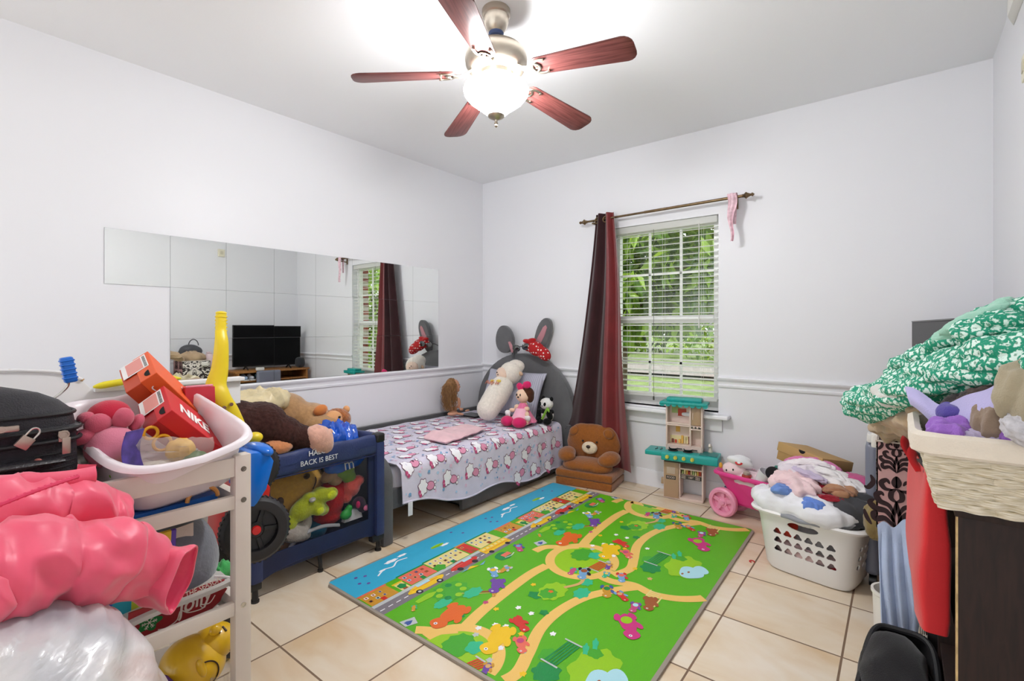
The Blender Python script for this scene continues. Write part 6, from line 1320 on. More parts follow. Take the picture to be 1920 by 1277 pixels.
bm.faces.new(rg[0][::-1]); bm.faces.new(rg[-1]); obj('tub', bm, m_ck, ct_)
bm = BM(); box(bm, (-.16, -.045, .085), (.24, .045, .125), .012); prism(bm, [(-.02, -.105, .25), (.10, -.10, .25), (.20, -.07, .12), (.12, -.07, .11)], (0, .012, 0), bev=.004); obj('chassis', bm, m_ck, ct_)
def cwheel(x, y, r=.097):
    M = Matrix.Rotation(R(90), 4, 'X'); bm = BM(); s = -1 if y > 0 else 1
    lathe(bm, [(r*.70, .022), (r*.86, .024), (r*.97, .016), (r, 0), (r*.97, -.016), (r*.86, -.024), (r*.70, -.022), (r*.66, .002), (r*.70, .022)], (x, y, r), 44, M)
    lathe(bm, [(0, .012), (r*.30, .014), (r*.34, .008), (r*.36, -.004), (r*.68, -.006), (r*.68, -.014), (0, -.014)], (x, y, r), 44, M)
    for k in range(5):
        a = 2*pi*k/5 + .3; t_ = bmesh.new(); box(t_, (r*.28, -r*.13, -.006), (r*.70, r*.13, .010), .003); xf(t_.verts, Matrix.Translation((x, y, r)) @ M @ Matrix.Rotation(a, 4, 'Z')); join(bm, t_)
    w = obj('wheel', bm, m_cp, ct_); bm = BM(); lathe(bm, [(0, .026), (r*.16, .024), (r*.24, .012)], (x, y, r), 24, M); obj('hub_cap', bm, m_cp, w)
cwheel(-.109, -.092); cwheel(-.109, .092); cwheel(.24, -.07, .055); cwheel(.24, .07, .055)
bm = BM(); ell(bm, (-.06, .03, .155), (.10, .10, .06), 20); obj('mudguard', bm, cloth('denim_blue', (70, 88, 140)), ct_)
bd = garment('cart_blankets', 'pastel cloths filling the pink toy wagon', 'cloth', (-.735, 3.48, .262), (.20, .09, .05), R(-14), cloth('pale_blush', (226, 200, 206)), 3, amp=.014, f=12, n=44)
ch = thing('character_plush', 'small pink faced plush wearing a white cap with red badge in the wagon', 'plush toy', (-.865, 3.47, .30), R(10))
bm = BM(); ell(bm, (0, 0, .02), (.075, .055, .05), 22); obj('head', bm, cloth('blush_plush', (242, 214, 216)), ch)
bm = BM(); ell(bm, (.035, -.0, .070), (.085, .06, .032), 26, (-20, 18, 8)); ell(bm, (.045, .01, .085), (.06, .045, .03), 20, (-15, 10, 0)); cpx = obj('cap', bm, cloth('cap_white', (240, 240, 242)), ch)
bm = BM(); ell(bm, (.030, -.052, .080), (.024, .006, .018), 16, (-30, 0, 0)); ell(bm, (.030, -.055, .080), (.012, .006, .009), 10, (-30, 0, 0), mi=1); obj('badge', bm, [mat('badge_red', (200, 40, 46), .6), MC['cap_white']], cpx)
bm = BM(); ell(bm, (-.045, -.042, .018), (.006, .004, .008), 10); obj('eye', bm, BLACKP, ch); bm = BM(); ell(bm, (-.005, -.052, .028), (.006, .004, .008), 10); obj('eye', bm, BLACKP, ch)
bm = BM(); ell(bm, (-.085, .0, .035), (.012, .012, .02), 12); obj('horn', bm, plas('toy_amber', (220, 160, 60)), ch)
bm = BM(); lathe(bm, [(.0, 0), (.028, 0), (.030, .012), (.028, .022), (0, .024)], (-.775, 3.405, .292), 20); o = obj('toy_figure_base', bm, plas('toy_redbrown', (170, 60, 50))); tag(o, 'small round reddish toy beside the capped plush in the wagon', 'toy'); o.name = 'round_toy'
bm = BM(); lathe(bm, [(0, .024), (.020, .024), (.022, .038), (.012, .046), (0, .047)], (-.775, 3.405, .292), 20); obj('lid', bm, plas('toy_silver', (170, 150, 140), .3), o)
bm = BM(); lathe(bm, [(0, 0), (.036, 0), (.044, .075), (.041, .075), (.034, .006), (0, .006)], (0, 0, 0), 28); o = obj('white_cup', bm, plas('milky_plastic', (226, 224, 228))); o.location = (-.69, 3.40, .292); o.rotation_euler = (R(10), R(28), 0); tag(o, 'white plastic cup lying in the right end of the wagon', 'cup')
bm = BM(); prism(bm, [(-.040, 0, 0), (.034, 0, 0), (.016, 0, .062), (.010, 0, .090), (-.006, 0, .090), (-.022, 0, .030)], (0, .03, 0), bev=.003); o = obj('teal_block', bm, plas('teal_toy', (20, 130, 112))); o.location = (-.59, 3.30, .335); tag(o, 'teal stepped plastic block sticking up behind the laundry pile', 'toy')
# ================================================================ laundry basket
lb_ = thing('laundry_basket', 'white plastic laundry basket with rows of pick-shaped holes and grey grip', 'laundry basket', (-.345, 2.965, 0), R(-11))
m_lbw = plas('basket_white', (232, 230, 228), .35)
bm, rg = loftbox([(.02, .02, .004, 0, 0), (.16, .12, .002, 0, 0), (.190, .145, .006, 0, 0), (.205, .155, .03, 0, 0), (.235, .182, .27, 0, 0), (.245, .190, .298, 0, 0), (.268, .208, .302, 0, 0), (.272, .212, .312, 0, 0), (.264, .205, .322, 0, 0), (.245, .188, .318, 0, 0), (.232, .179, .29, 0, 0), (.228, .176, .265, 0, 0), (.200, .150, .032, 0, 0), (.16, .12, .010, 0, 0), (.02, .02, .009, 0, 0)], 80, .40)
bm.faces.new(rg[0][::-1]); bm.faces.new(rg[-1])
shell = obj('shell', bm, m_lbw, lb_)
cut = BM()
def pick(cx_, cz_, r):
    pts = []
    for i in range(18):
        a = 2*pi*i/18 + pi/2 + (pi if (int(cx_*1000) % 2) else 0); k = 1 + .22*cos(3*(a - pi/2)); pts.append((cx_ + r*1.15*k*cos(a), -.26, cz_ + r*k*sin(a)))
    return pts
for row in range(3):
    for c in range(6):
        prism(cut, pick(-.120 + .048*c + .001*((row + c) % 2), .215 - .046*row - .002*c, .0152), (0, .16, 0))
for c in range(4):
    for row in range(3): prism(cut, [(.16, y, z) for x, y, z in [(0, -.10 + .055*c + .015*cos(2*pi*i/12), .215 - .045*row + .013*sin(2*pi*i/12)) for i in range(12)]], (.12, 0, 0))
prism(cut, [(.0 + .070*cos(a), -.26, .266 + .020*sin(a)) for a in [2*pi*i/24 for i in range(24)]], (0, .16, 0))
bmesh.ops.recalc_face_normals(cut, faces=cut.faces[:]); cm = bpy.data.meshes.new('cutter'); cut.to_mesh(cm); cut.free(); co = bpy.data.objects.new('cutter', cm); COL.objects.link(co); co.parent = lb_
md = shell.modifiers.new('holes', 'BOOLEAN'); md.operation = 'DIFFERENCE'; md.object = co; md.solver = 'EXACT'
bpy.context.view_layer.update(); _dg = bpy.context.evaluated_depsgraph_get(); _me = bpy.data.meshes.new_from_object(shell.evaluated_get(_dg)); shell.modifiers.clear(); shell.data = _me; bpy.data.objects.remove(co)
bm = BM(); tube(bm, spline([(-.085, -.205, .316), (-.05, -.214, .319), (0, -.216, .314), (.05, -.214, .319), (.085, -.205, .316)], 6), .014, 10, flat=.75); obj('grip', bm, plas('grip_grey', (140, 142, 148), .5), lb_)
def LB(x, y, z): return lb_.matrix_basis @ Vector((x, y, z)) if 0 else Matrix.Translation(lb_.location) @ Matrix.Rotation(R(-11), 4, 'Z') @ Vector((x, y, z))
Cc = lambda n, c, **k: cloth(n, c, **k)
LG = 'clothes inside the laundry basket'
for i, (x, y, z, r, c, lb) in enumerate([(-.10, -.085, .22, (.07, .07, .045), (206, 60, 36), 'orange red garment seen through the left top holes of the laundry basket'), (.05, -.075, .20, (.13, .085, .07), (132, 128, 128), 'grey garment seen through the middle holes of the laundry basket'), (-.01, -.065, .115, (.16, .09, .055), (196, 168, 166), 'pale pink garment behind the lower holes of the laundry basket'), (.10, -.06, .06, (.09, .08, .04), (178, 40, 46), 'dark red garment behind the lowest right holes of the basket'), (-.1, -.02, .05, (.09, .1, .04), (150, 148, 152), 'grey garment at the bottom left of the laundry basket')]):
    garment('folded_garment', lb, 'clothes', LB(x, y, z), r, R(-11), Cc('inside_%d' % i, c), 60 + i, amp=.006, f=20, n=40, rag=.08, group=LG)
PG = 'clothes heaped on the laundry basket'
def gm(name, lb, x, y, z, r, yaw, c, sd, amp=.014, f=10, ang=0, tilt=(0, 0), st=.3, m=None, rag=.25, n=72): return garment(name, lb, 'clothes', (x, y, z), r, R(yaw), m or cloth('cl_%s_%d' % (name, sd), c, bump=.25), sd, amp, f, ang, (R(tilt[0]), R(tilt[1])), None, PG, n, rag, st)
gm('pile_core', 'mixed clothes under the pile in the laundry basket', -.34, 2.97, .335, (.22, .17, .09), -11, (196, 190, 192), 1, .012, rag=.05); bpy.data.objects['pile_core'].name = 'crumpled_clothes'
gm('white_sheet', 'white cotton sheet spilling over the front rim of the laundry basket', -.395, 2.865, .352, (.225, .115, .065), -12, (232, 232, 236), 2, .014, 9, .3)
gm('grey_trousers', 'dark charcoal trousers at the right side of the laundry pile', -.175, 2.93, .378, (.13, .15, .07), -35, (66, 66, 70), 3, .010, 8, .5, (0, 12), rag=.1)
gm('white_knit', 'white knitted top with frayed threads at the left end of the laundry pile', -.565, 2.945, .352, (.07, .09, .038), 20, (226, 224, 228), 4, .012, 14)
gm('dark_red_shirt', 'dark red shirt showing in the middle of the laundry pile', -.30, 2.93, .428, (.12, .05, .028), -10, (142, 22, 40), 5, .008)
gm('pale_pink_pyjama', 'pale pink printed pyjama on top of the laundry pile', -.42, 2.92, .452, (.135, .105, .038), -15, (236, 206, 208), 6, .012, 11, .8, (12, 0), rag=.5)
gm('blue_sock', 'periwinkle blue cloth hanging at the front of the laundry pile', -.335, 2.785, .385, (.055, .040, .030), -20, (104, 138, 212), 7, .009, 18, rag=.35)
gm('blue_vest', 'small blue cloth at the left front of the laundry pile', -.475, 2.83, .432, (.05, .045, .02), 30, (112, 146, 212), 8, .007, 18)
gm('tan_jumper', 'tan brown top at the right of the laundry pile', -.235, 2.92, .448, (.085, .065, .024), -20, (176, 130, 98), 9, .010, 14, .5)
gm('cream_long_shirt', 'cream long sleeve shirt across the top right of the laundry pile', -.27, 3.02, .480, (.17, .085, .028), -28, (232, 226, 224), 10, .011, 12, .3, (0, 16), rag=.5)
gm('white_printed_shirt', 'white shirt with small print at the top centre of the laundry pile', -.40, 3.02, .495, (.13, .09, .030), -10, (226, 216, 224), 11, .011, 13, .2, rag=.45)
gm('pink_tshirt', 'bright pink top at the back of the laundry pile below the cardboard box', -.375, 3.10, .505, (.15, .07, .038), -12, (214, 120, 170), 12, .012)
gm('magenta_trim_shirt', 'magenta edged garment at the far right of the laundry pile', -.18, 3.06, .475, (.075, .06, .028), -40, (186, 84, 130), 13, .008)
gm('maroon_scarf', 'maroon cloth at the left of the laundry pile by the black round ear', -.49, 2.93, .435, (.05, .05, .022), 0, (120, 24, 42), 14, .006)
bm = BM(); ell(bm, (0, 0, 0), (.036, .007, .036), 26, (-12, 0, 12)); o = obj('black_disc', bm, cloth('black_fleece', (26, 24, 26))); o.location = (-.545, 2.97, .468); tag(o, 'flat black round felt disc at the left of the laundry pile', 'toy')
bm = BM(); box(bm, (-.15, -.10, -.05), (.15, .10, .035), .003); sb = obj('cardboard_box', bm, mat('kraft_card', (170, 134, 84), .75, var=.06, vscale=20)); sb.location = (-.39, 3.235, .508); sb.rotation_euler = (R(-10), R(4), R(-38)); tag(sb, 'brown cardboard shoe box perched behind the laundry pile', 'box')
bm = BM(); box(bm, (-.155, -.105, .0), (.155, .105, .052), .003); l_ = obj('lid', bm, mat('kraft_card_lid', (182, 146, 94), .75), sb); bm = BM(); prism(bm, [(.02 + .022*cos(a), -.1062, .052 - .018*sin(a)) for a in [pi*i/10 for i in range(11)]], (0, -.0006, 0)); obj('thumb_hole', bm, MC['hole_black'], l_)
# grey stroller seat / suitcase between basket and stand, olive bag
bm = BM(); box(bm, (-.135, 2.93, .06), (-.075, 3.25, .70), .028, 4); o = obj('grey_suitcase', bm, mat('blue_grey_shell', (120, 124, 140), .35)); tag(o, 'narrow blue grey suitcase standing against the oak stand behind the basket', 'suitcase')
for y in (2.97, 3.20): bm = BM(); cyl(bm, (-.12, y, .028), (-.09, y, .028), .028); obj('wheel', bm, BLACKP, o)
bm = BM(); box(bm, (-.128, 2.925, .705), (-.082, 3.02, .745), .008); obj('top_handle', bm, plas('handle_cream', (222, 220, 216)), o)
garment('olive_bag', 'small olive cloth bag hanging at the front corner of the oak stand', 'bag', (-.085, 2.80, .375), (.045, .06, .075), 0, cloth('olive_canvas', (142, 122, 78)), 71, amp=.012, f=14, n=40)
# ================================================================ oak tv stand with tv
m_oak = wood('golden_oak', (150, 98, 50), (186, 132, 78), (30, 30, 2.5), .45)
ts = thing('tv_stand', 'golden oak low television stand on casters along the right wall', 'tv stand', (.17, 3.19, 0))
def Tt(x, y, z): return Vector((x - .17, y - 3.19, z))
for nm, a, b in (('top', (-.055, 2.69, .675), (.385, 3.70, .700)), ('side', (-.05, 2.715, .055), (.375, 2.737, .675)), ('side', (-.05, 3.655, .055), (.375, 3.677, .675)), ('divider', (-.04, 3.18, .30), (.375, 3.198, .675)), ('shelf', (-.045, 2.737, .555), (.375, 3.655, .573)), ('shelf', (-.045, 2.737, .29), (.375, 3.655, .308)), ('bottom', (-.045, 2.737, .06), (.375, 3.655, .08)), ('back', (.368, 2.737, .08), (.376, 3.655, .675))):
    bm = BM(); box(bm, Tt(*a), Tt(*b), .002); obj(nm, bm, m_oak, ts)
for x in (-.03, .35):
    for y in (2.735, 3.65):
        bm = BM(); cyl(bm, Tt(x - .012, y, .028), Tt(x + .012, y, .028), .028, n=20); box(bm, Tt(x - .014, y - .012, .03), Tt(x + .014, y + .012, .06), .003); obj('caster', bm, BLACKP, ts)
tv = thing('television', 'black flat television standing on the oak stand, mostly seen in the mirror', 'television', (.13, 3.185, .70), R(7.8))
bm = BM(); box(bm, (-.018, -.44, .045), (.022, .44, .60), .006); bz = obj('casing', bm, mat('tv_black', (24, 24, 26), .5, spec=.2), tv)
bm = BM(); box(bm, (-.0195, -.43, .065), (-.018, .43, .59)); obj('screen', bm, mat('tv_screen', (12, 12, 14), .30, spec=.12), tv)
bm = BM(); box(bm, (-.0205, -.44, .594), (.0, .44, .6005), .001); obj('bezel', bm, plas('tv_bezel', (92, 92, 94), .35), tv)
for y in (-.28, .28): bm = BM(); tube(bm, [(-.10, y, .006), (0, y, .05), (.09, y, .006)], .009, 8); obj('foot', bm, BLACKP, tv)
for i, (y, c) in enumerate([(2.83, (150, 170, 200)), (2.91, (205, 206, 215)), (3.01, (110, 175, 200)), (3.09, (120, 185, 205))]):
    s_ = thing('small_shoe', 'pale blue childs shoe on the upper shelf of the oak stand, seen in the mirror', 'shoe', (.02, y, .573), R(180), 'pale blue shoes on the oak stand shelf')
    plushy('upper', [((0, 0, .035), (.075, .032, .028)), ((-.045, 0, .05), (.035, .030, .035))], cloth('shoe_%d' % i, c), s_, .006); bm = BM(); box(bm, (-.08, -.032, 0), (.075, .032, .014), .006, 3); obj('sole', bm, plas('sole_white', (230, 230, 230)), s_)
bm = BM(); ell(bm, (.03, 3.60, .775), (.07, .06, .075), 22, None, .7); tag(obj('small_dark_bag', bm, cloth('charcoal_pouch', (46, 48, 54))), 'small dark pouch standing at the far end of the tv stand, seen in the mirror', 'bag')
# ================================================================ damask fabric
def damask(name, c1, c2, sc=7.0, plane='xz'):
    m = bpy.data.materials.new(name); m.use_nodes = True; N = m.node_tree.nodes; L = m.node_tree.links; p = N['Principled BSDF']
    def math_(op, a, b=None, c=None):
        n = N.new('ShaderNodeMath'); n.operation = op
        for i, v in enumerate((a, b, c)):
            if v is None: continue
            if isinstance(v, (int, float)): n.inputs[i].default_value = v
            else: L.new(v, n.inputs[i])
        return n.outputs[0]
    tc = N.new('ShaderNodeTexCoord'); s = N.new('ShaderNodeSeparateXYZ'); L.new(tc.outputs['Object'], s.inputs[0])
    u = math_('ADD', s.outputs[0], s.outputs[1]); v = s.outputs[2]
    fx = math_('PINGPONG', math_('ADD', math_('MULTIPLY', u, sc), 50.2), 1.0)
    cb = N.new('ShaderNodeCombineXYZ'); L.new(math_('MULTIPLY', fx, 1.5), cb.inputs[0]); L.new(math_('MULTIPLY', v, sc * 1.35), cb.inputs[1])
    w = N.new('ShaderNodeTexNoise'); w.inputs['Scale'].default_value = 1.35; w.inputs['Detail'].default_value = 1.2; w.inputs['Distortion'].default_value = 2.4; L.new(cb.outputs[0], w.inputs[0])
    a = math_('GREATER_THAN', math_('SINE', math_('MULTIPLY', w.outputs['Fac'], 20.0)), .05)
    L2 = N.new('ShaderNodeMixRGB'); L.new(a, L2.inputs[0]); L2.inputs[1].default_value = rgb(*c1); L2.inputs[2].default_value = rgb(*c2); L.new(L2.outputs[0], p.inputs['Base Color']); p.inputs['Roughness'].default_value = .75
    return m
m_dpink = damask('damask_pink', (196, 150, 150), (50, 26, 30)); m_dwhite = damask('damask_white', (222, 214, 206), (44, 34, 34))
du = thing('drawer_unit', 'low black drawer unit with damask fabric drawers between the oak stand and bookcase', 'drawer unit', (.25, 2.26, 0))
bm = BM(); box(bm, (-.185, -.32, 0), (.145, -.305, .568)); box(bm, (-.185, .305, 0), (.145, .32, .568)); box(bm, (-.185, -.32, .556), (.145, .32, .570)); box(bm, (-.185, -.32, 0), (.145, .32, .012)); box(bm, (-.175, -.008, .01), (.14, .008, .56)); box(bm, (.135, -.31, .01), (.145, .31, .56)); obj('frame', bm, plas('frame_black', (24, 20, 20), .5), du)
for y in (-.158, .158):
    for z in (.035, .30): bm = BM(); box(bm, (-.19, y - .142, z), (.13, y + .142, z + .235), .008); q_ = obj('drawer', bm, m_dwhite, du); bm = BM(); tube(bm, [(-.192, y - .04, z + .15), (-.205, y, z + .145), (-.192, y + .04, z + .15)], .005, 6); obj('pull', bm, BLACKP, q_)
dbx = thing('damask_box', 'open pink and black damask fabric storage box stuffed with clothes', 'storage box', (.085, 2.245, .572))
bm = BM()
W_, D_, H_ = .150, .15, .300
for a, b, mi in (((-W_, -D_, 0), (W_, -D_ + .006, H_), 0), ((-W_, D_ - .006, 0), (W_, D_, H_), 0), ((-W_, -D_, 0), (-W_ + .006, D_, H_), 1), ((W_ - .006, -D_, 0), (W_, D_, H_), 0), ((-W_, -D_, 0), (W_, D_, .006), 0)): box(bm, a, b, .001, mi=mi)
m_dpl = mat('dusty_pink_card', (198, 154, 152), .75); m_dbk = mat('damask_ink', (46, 24, 28), .8)
obj('box_body', bm, [m_dpl, m_dwhite], dbx)
def ornament(p, cx, cy, s):
    def leaf(pts, w):
        for m in (1, -1):
            q = spline([(cx + m*a*s, cy + b*s, 0) for a, b in pts], 5); n = len(q); L, R_ = [], []
            for i in range(n):
                t = (q[min(i+1, n-1)] - q[max(i-1, 0)]).normalized(); nn = Vector((-t.y, t.x, 0)); ww = 1.45*w*s*math.sin(pi*min(1, (i + .6)/n))**.7; L.append(q[i] + nn*ww); R_.append(q[i] - nn*ww)
            for i in range(n-1):
                vs = [p.bm.verts.new(p.mp(v.x, v.y, .0006)) for v in (L[i], L[i+1], R_[i+1], R_[i])]; p.bm.faces.new(vs).material_index = p.idx(m_dbk)
    leaf([(.02, -.95), (.10, -.55), (.03, -.15), (.0, .1)], .045)
    leaf([(.04, -.9), (.34, -.62), (.62, -.70), (.70, -.50), (.58, -.40)], .075)
    leaf([(.06, -.7), (.30, -.35), (.62, -.30), (.80, -.10), (.66, .04)], .080)
    leaf([(.06, -.45), (.22, -.12), (.50, .0), (.60, .22), (.46, .32), (.38, .22)], .070)
    leaf([(.0, .05), (.16, .18), (.14, .42), (.0, .55)], .060)
    leaf([(.10, .50), (.34, .50), (.46, .70), (.30, .84), (.20, .70)], .060)
    leaf([(.0, .58), (.07, .78), (.0, 1.02)], .060)
    leaf([(.75, -.95), (.90, -.70), (.98, -.4)], .05)
    leaf([(.78, .95), (.70, .70), (.86, .45), (.98, .50)], .06)
of_ = Print(lambda u, v, h: Vector((u, -D_ - .0006 - h, v)))
for cx in (-.095, .045): ornament(of_, cx, .095, .090); ornament(of_, cx, .250, .055)
of_.done('printed_ornament', dbx, False)
bm = BM(); tube(bm, [(x, y, H_) for x, y in ((-W_, -D_), (W_, -D_), (W_, D_), (-W_, D_))], .004, 6, closed=True); obj('rim_binding', bm, cloth('binding_cream', (216, 206, 196)), dbx)
bm = BM(); box(bm, (-W_ - .022, .05, .235), (-W_, .12, .285), .006); obj('side_loop', bm, cloth('strap_white', (226, 222, 216)), dbx)
# bookcase
m_esp = wood('espresso_laminate', (30, 17, 13), (43, 26, 20), (25, 25, 3), .6)
bc = thing('bookcase', 'dark espresso bookcase end with a pale chipped front edge, in the right foreground', 'bookcase', (.24, 1.56, 0))
for nm, a, b in (('side_panel', (-.155, -.32, 0), (.16, -.302, .905)), ('side_panel', (-.155, .302, 0), (.16, .32, .905)), ('top', (-.16, -.325, .905), (.16, .325, .923)), ('shelf', (-.15, -.302, .06), (.15, .302, .078)), ('shelf', (-.15, -.302, .34), (.15, .302, .358)), ('shelf', (-.15, -.302, .62), (.15, .302, .638)), ('back_panel', (.150, -.302, .02), (.158, .302, .905))):
    bm = BM(); box(bm, a, b, .001); obj(nm, bm, m_esp, bc)
bm = BM(); box(bm, (-.1575, -.3205, 0), (-.155, -.3015, .905)); n_ = bpy.data.objects.new; obj('edge_banding', bm, mat('chipped_edge', (186, 158, 110), .7, var=.3, vscale=60), bc, label='pale chipped edge banding')
# red tote hanging on the bookcase front
m_red = mat('red_nonwoven', (204, 24, 32), .7, bump=.15, bscale=200, var=.05, sheen=.2)
rb_ = thing('red_tote_bag', 'bright red fabric tote bag hanging in front of the dark bookcase', 'tote bag', (.048, 1.56, .60), R(5))
def tote(s, t):
    a = s; z = t * (.40)
    return None
bm = BM()
def rt_(u, v):      # u around 0..1, v height
    hu, hv = .026 + .005*sin(v*5), .172 - .012*v; x, y = se(2*pi*u, hu, hv, .30)
    x += .003*ridged(Vector((y*8, v*2, 1))) + .006*(1-v)*sin(y*14); z = v*.345 + (.055 if y > .08 else .0)*(1 - v)*(y*4) * .6
    return Vector((x, y, z + .02*(y < -.1)*0))
V = grid(bm, 72, 30, rt_); bmesh.ops.remove_doubles(bm, verts=bm.verts[:], dist=.0004)
b_ = [v for v in bm.verts if len([e for e in v.link_edges if len(e.link_faces) == 1]) == 2 and v.co.z < .2]
be_ = [e for e in bm.edges if len(e.link_faces) == 1 and (e.verts[0].co.z + e.verts[1].co.z) < .3]
try: bmesh.ops.holes_fill(bm, edges=be_, sides=200)
except Exception: pass
obj('bag_body', bm, m_red, rb_, 60)
for y in (-.07, .07):
    bm = BM(); pts = spline([(-.022, y - .03, .33), (-.034, y - .015, .355), (-.03, y, .37), (-.02, y + .02, .352), (-.018, y + .03, .33)], 6); tube(bm, pts, .012, 8, flat=.25); obj('strap', bm, m_red, rb_)
bm = BM(); ell(bm, (.0, .0, .335), (.022, .14, .03), 24); displace(bm, lambda p: .008*ridged(p*14)); obj('dark_filling', bm, m_blk, rb_)
# wicker basket
wb = thing('wicker_basket', 'whitewashed woven basket lined with cream cloth on top of the dark bookcase', 'basket', (.212, 1.338, .925))
m_wk = bpy.data.materials.new('whitewash_wicker'); m_wk.use_nodes = True; _N = m_wk.node_tree.nodes; _L = m_wk.node_tree.links; _p = _N['Principled BSDF']
_c = _N.new('ShaderNodeTexCoord'); _m = _N.new('ShaderNodeMapping'); _m.inputs['Scale'].default_value = (6, 6, 90); _t = _N.new('ShaderNodeTexNoise'); _t.inputs['Scale'].default_value = 6; _t.inputs['Detail'].default_value = 4; _r = _N.new('ShaderNodeValToRGB')
_r.color_ramp.elements[0].position = .35; _r.color_ramp.elements[0].color = rgb(184, 170, 138); _r.color_ramp.elements[1].position = .65; _r.color_ramp.elements[1].color = rgb(226, 218, 200)
_L.new(_c.outputs['Object'], _m.inputs[0]); _L.new(_m.outputs[0], _t.inputs[0]); _L.new(_t.outputs[0], _r.inputs[0]); _L.new(_r.outputs[0], _p.inputs['Base Color']); _p.inputs['Roughness'].default_value = .8; _b = _N.new('ShaderNodeBump'); _b.inputs['Strength'].default_value = .6; _b.inputs['Distance'].default_value = .003; _L.new(_t.outputs['Fac'], _b.inputs['Height']); _L.new(_b.outputs[0], _p.inputs['Normal'])
bm = BM(); rows = 9; per = []
def wrect(hx_, hy_, n=30):   # perimeter points with arc length
    P_ = []
    for a, b in (((-hx_, -hy_), (hx_, -hy_)), ((hx_, -hy_), (hx_, hy_)), ((hx_, hy_), (-hx_, hy_)), ((-hx_, hy_), (-hx_, -hy_))):
        L_ = math.hypot(b[0]-a[0], b[1]-a[1]); k = max(4, int(L_/.0065))
        for i in range(k): P_.append((a[0] + (b[0]-a[0])*i/k, a[1] + (b[1]-a[1])*i/k))
    return P_
base = wrect(.185, .145); npt = len(base)
for r in range(rows):
    z0 = .004 + r*.0145; f = .84 + .16*(r/rows)
    fr = []
    for i, (x, y) in enumerate(base):
        ph = (i/ npt * 26*1.0 + (r % 2)*.5) % 1; off = .0038*sin(2*pi*ph); d = Vector((x, y, 0)).normalized() if 0 else Vector(((1 if x > 0 else -1) if abs(abs(x) - .185) < .001 else 0, (1 if y > 0 else -1) if abs(abs(y) - .145) < .001 else 0, 0))
        fr.append(Vector((x*f, y*f, z0)) + d*off)
    tube(bm, fr, .0036, 6, closed=True, flat=2.35, up=(0, 0, 1))
obj('woven_sides', bm, m_wk, wb)
bm = BM()
for i in range(0, npt, npt // 26):
    x, y = base[i]; tube(bm, [(x*.83, y*.83, 0), (x*.985, y*.985, .134)], .0026, 5)
obj('stakes', bm, m_wk, wb)
bm = BM(); box(bm, (-.145, -.113, .0), (.145, .113, .006)); obj('bottom', bm, m_wk, wb)
m_lin = cloth('cream_cotton', (224, 214, 198), var=.05)
bm, rg = loftbox([(.186, .146, .098, 0, 0), (.196, .156, .104, 0, 0), (.199, .159, .120, 0, 0), (.198, .158, .134, 0, 0), (.190, .150, .140, 0, 0), (.180, .140, .134, 0, 0), (.170, .130, .09, 0, 0), (.14, .10, .012, 0, 0), (.01, .01, .010, 0, 0)], 80, .16); bm.faces.new(rg[-1]); displace(bm, lambda p: .0018*ridged(Vector((p.x*30, p.y*30, p.z*20)))); obj('liner', bm, m_lin, wb)
# clothes heaped in and over the basket
m_flor = bpy.data.materials.new('green_floral'); m_flor.use_nodes = True; _N = m_flor.node_tree.nodes; _L = m_flor.node_tree.links; _p = _N['Principled BSDF']; _p.inputs['Roughness'].default_value = .85
_c = _N.new('ShaderNodeTexCoord'); _nz = _N.new('ShaderNodeTexNoise'); _nz.inputs['Scale'].default_value = 150; _mxv = _N.new('ShaderNodeMixRGB'); _mxv.inputs[0].default_value = .012; _L.new(_c.outputs['Object'], _nz.inputs[0]); _L.new(_c.outputs['Object'], _mxv.inputs[1]); _L.new(_nz.outputs['Color'], _mxv.inputs[2])
_e = _N.new('ShaderNodeTexVoronoi'); _e.feature = 'DISTANCE_TO_EDGE'; _e.inputs['Scale'].default_value = 62; _f = _N.new('ShaderNodeTexVoronoi'); _f.inputs['Scale'].default_value = 62; _L.new(_mxv.outputs[0], _e.inputs[0]); _L.new(_mxv.outputs[0], _f.inputs[0])
_r = _N.new('ShaderNodeValToRGB'); e = _r.color_ramp.elements; e[0].position = .10; e[0].color = rgb(24, 142, 110); e[1].position = .19; e[1].color = rgb(214, 234, 224); _L.new(_e.outputs['Distance'], _r.inputs[0])
_r2 = _N.new('ShaderNodeValToRGB'); e = _r2.color_ramp.elements; e[0].position = .14; e[0].color = (1, 1, 1, 1); e[1].position = .20; e[1].color = (0, 0, 0, 1); _L.new(_f.outputs['Distance'], _r2.inputs[0])
_m3 = _N.new('ShaderNodeMixRGB'); _m3.inputs[2].default_value = rgb(120, 160, 140); _L.new(_r2.outputs[0], _m3.inputs[0]); _L.new(_r.outputs[0], _m3.inputs[1]); _L.new(_m3.outputs[0], _p.inputs['Base Color'])
HG = 'clothes heaped on the woven basket'
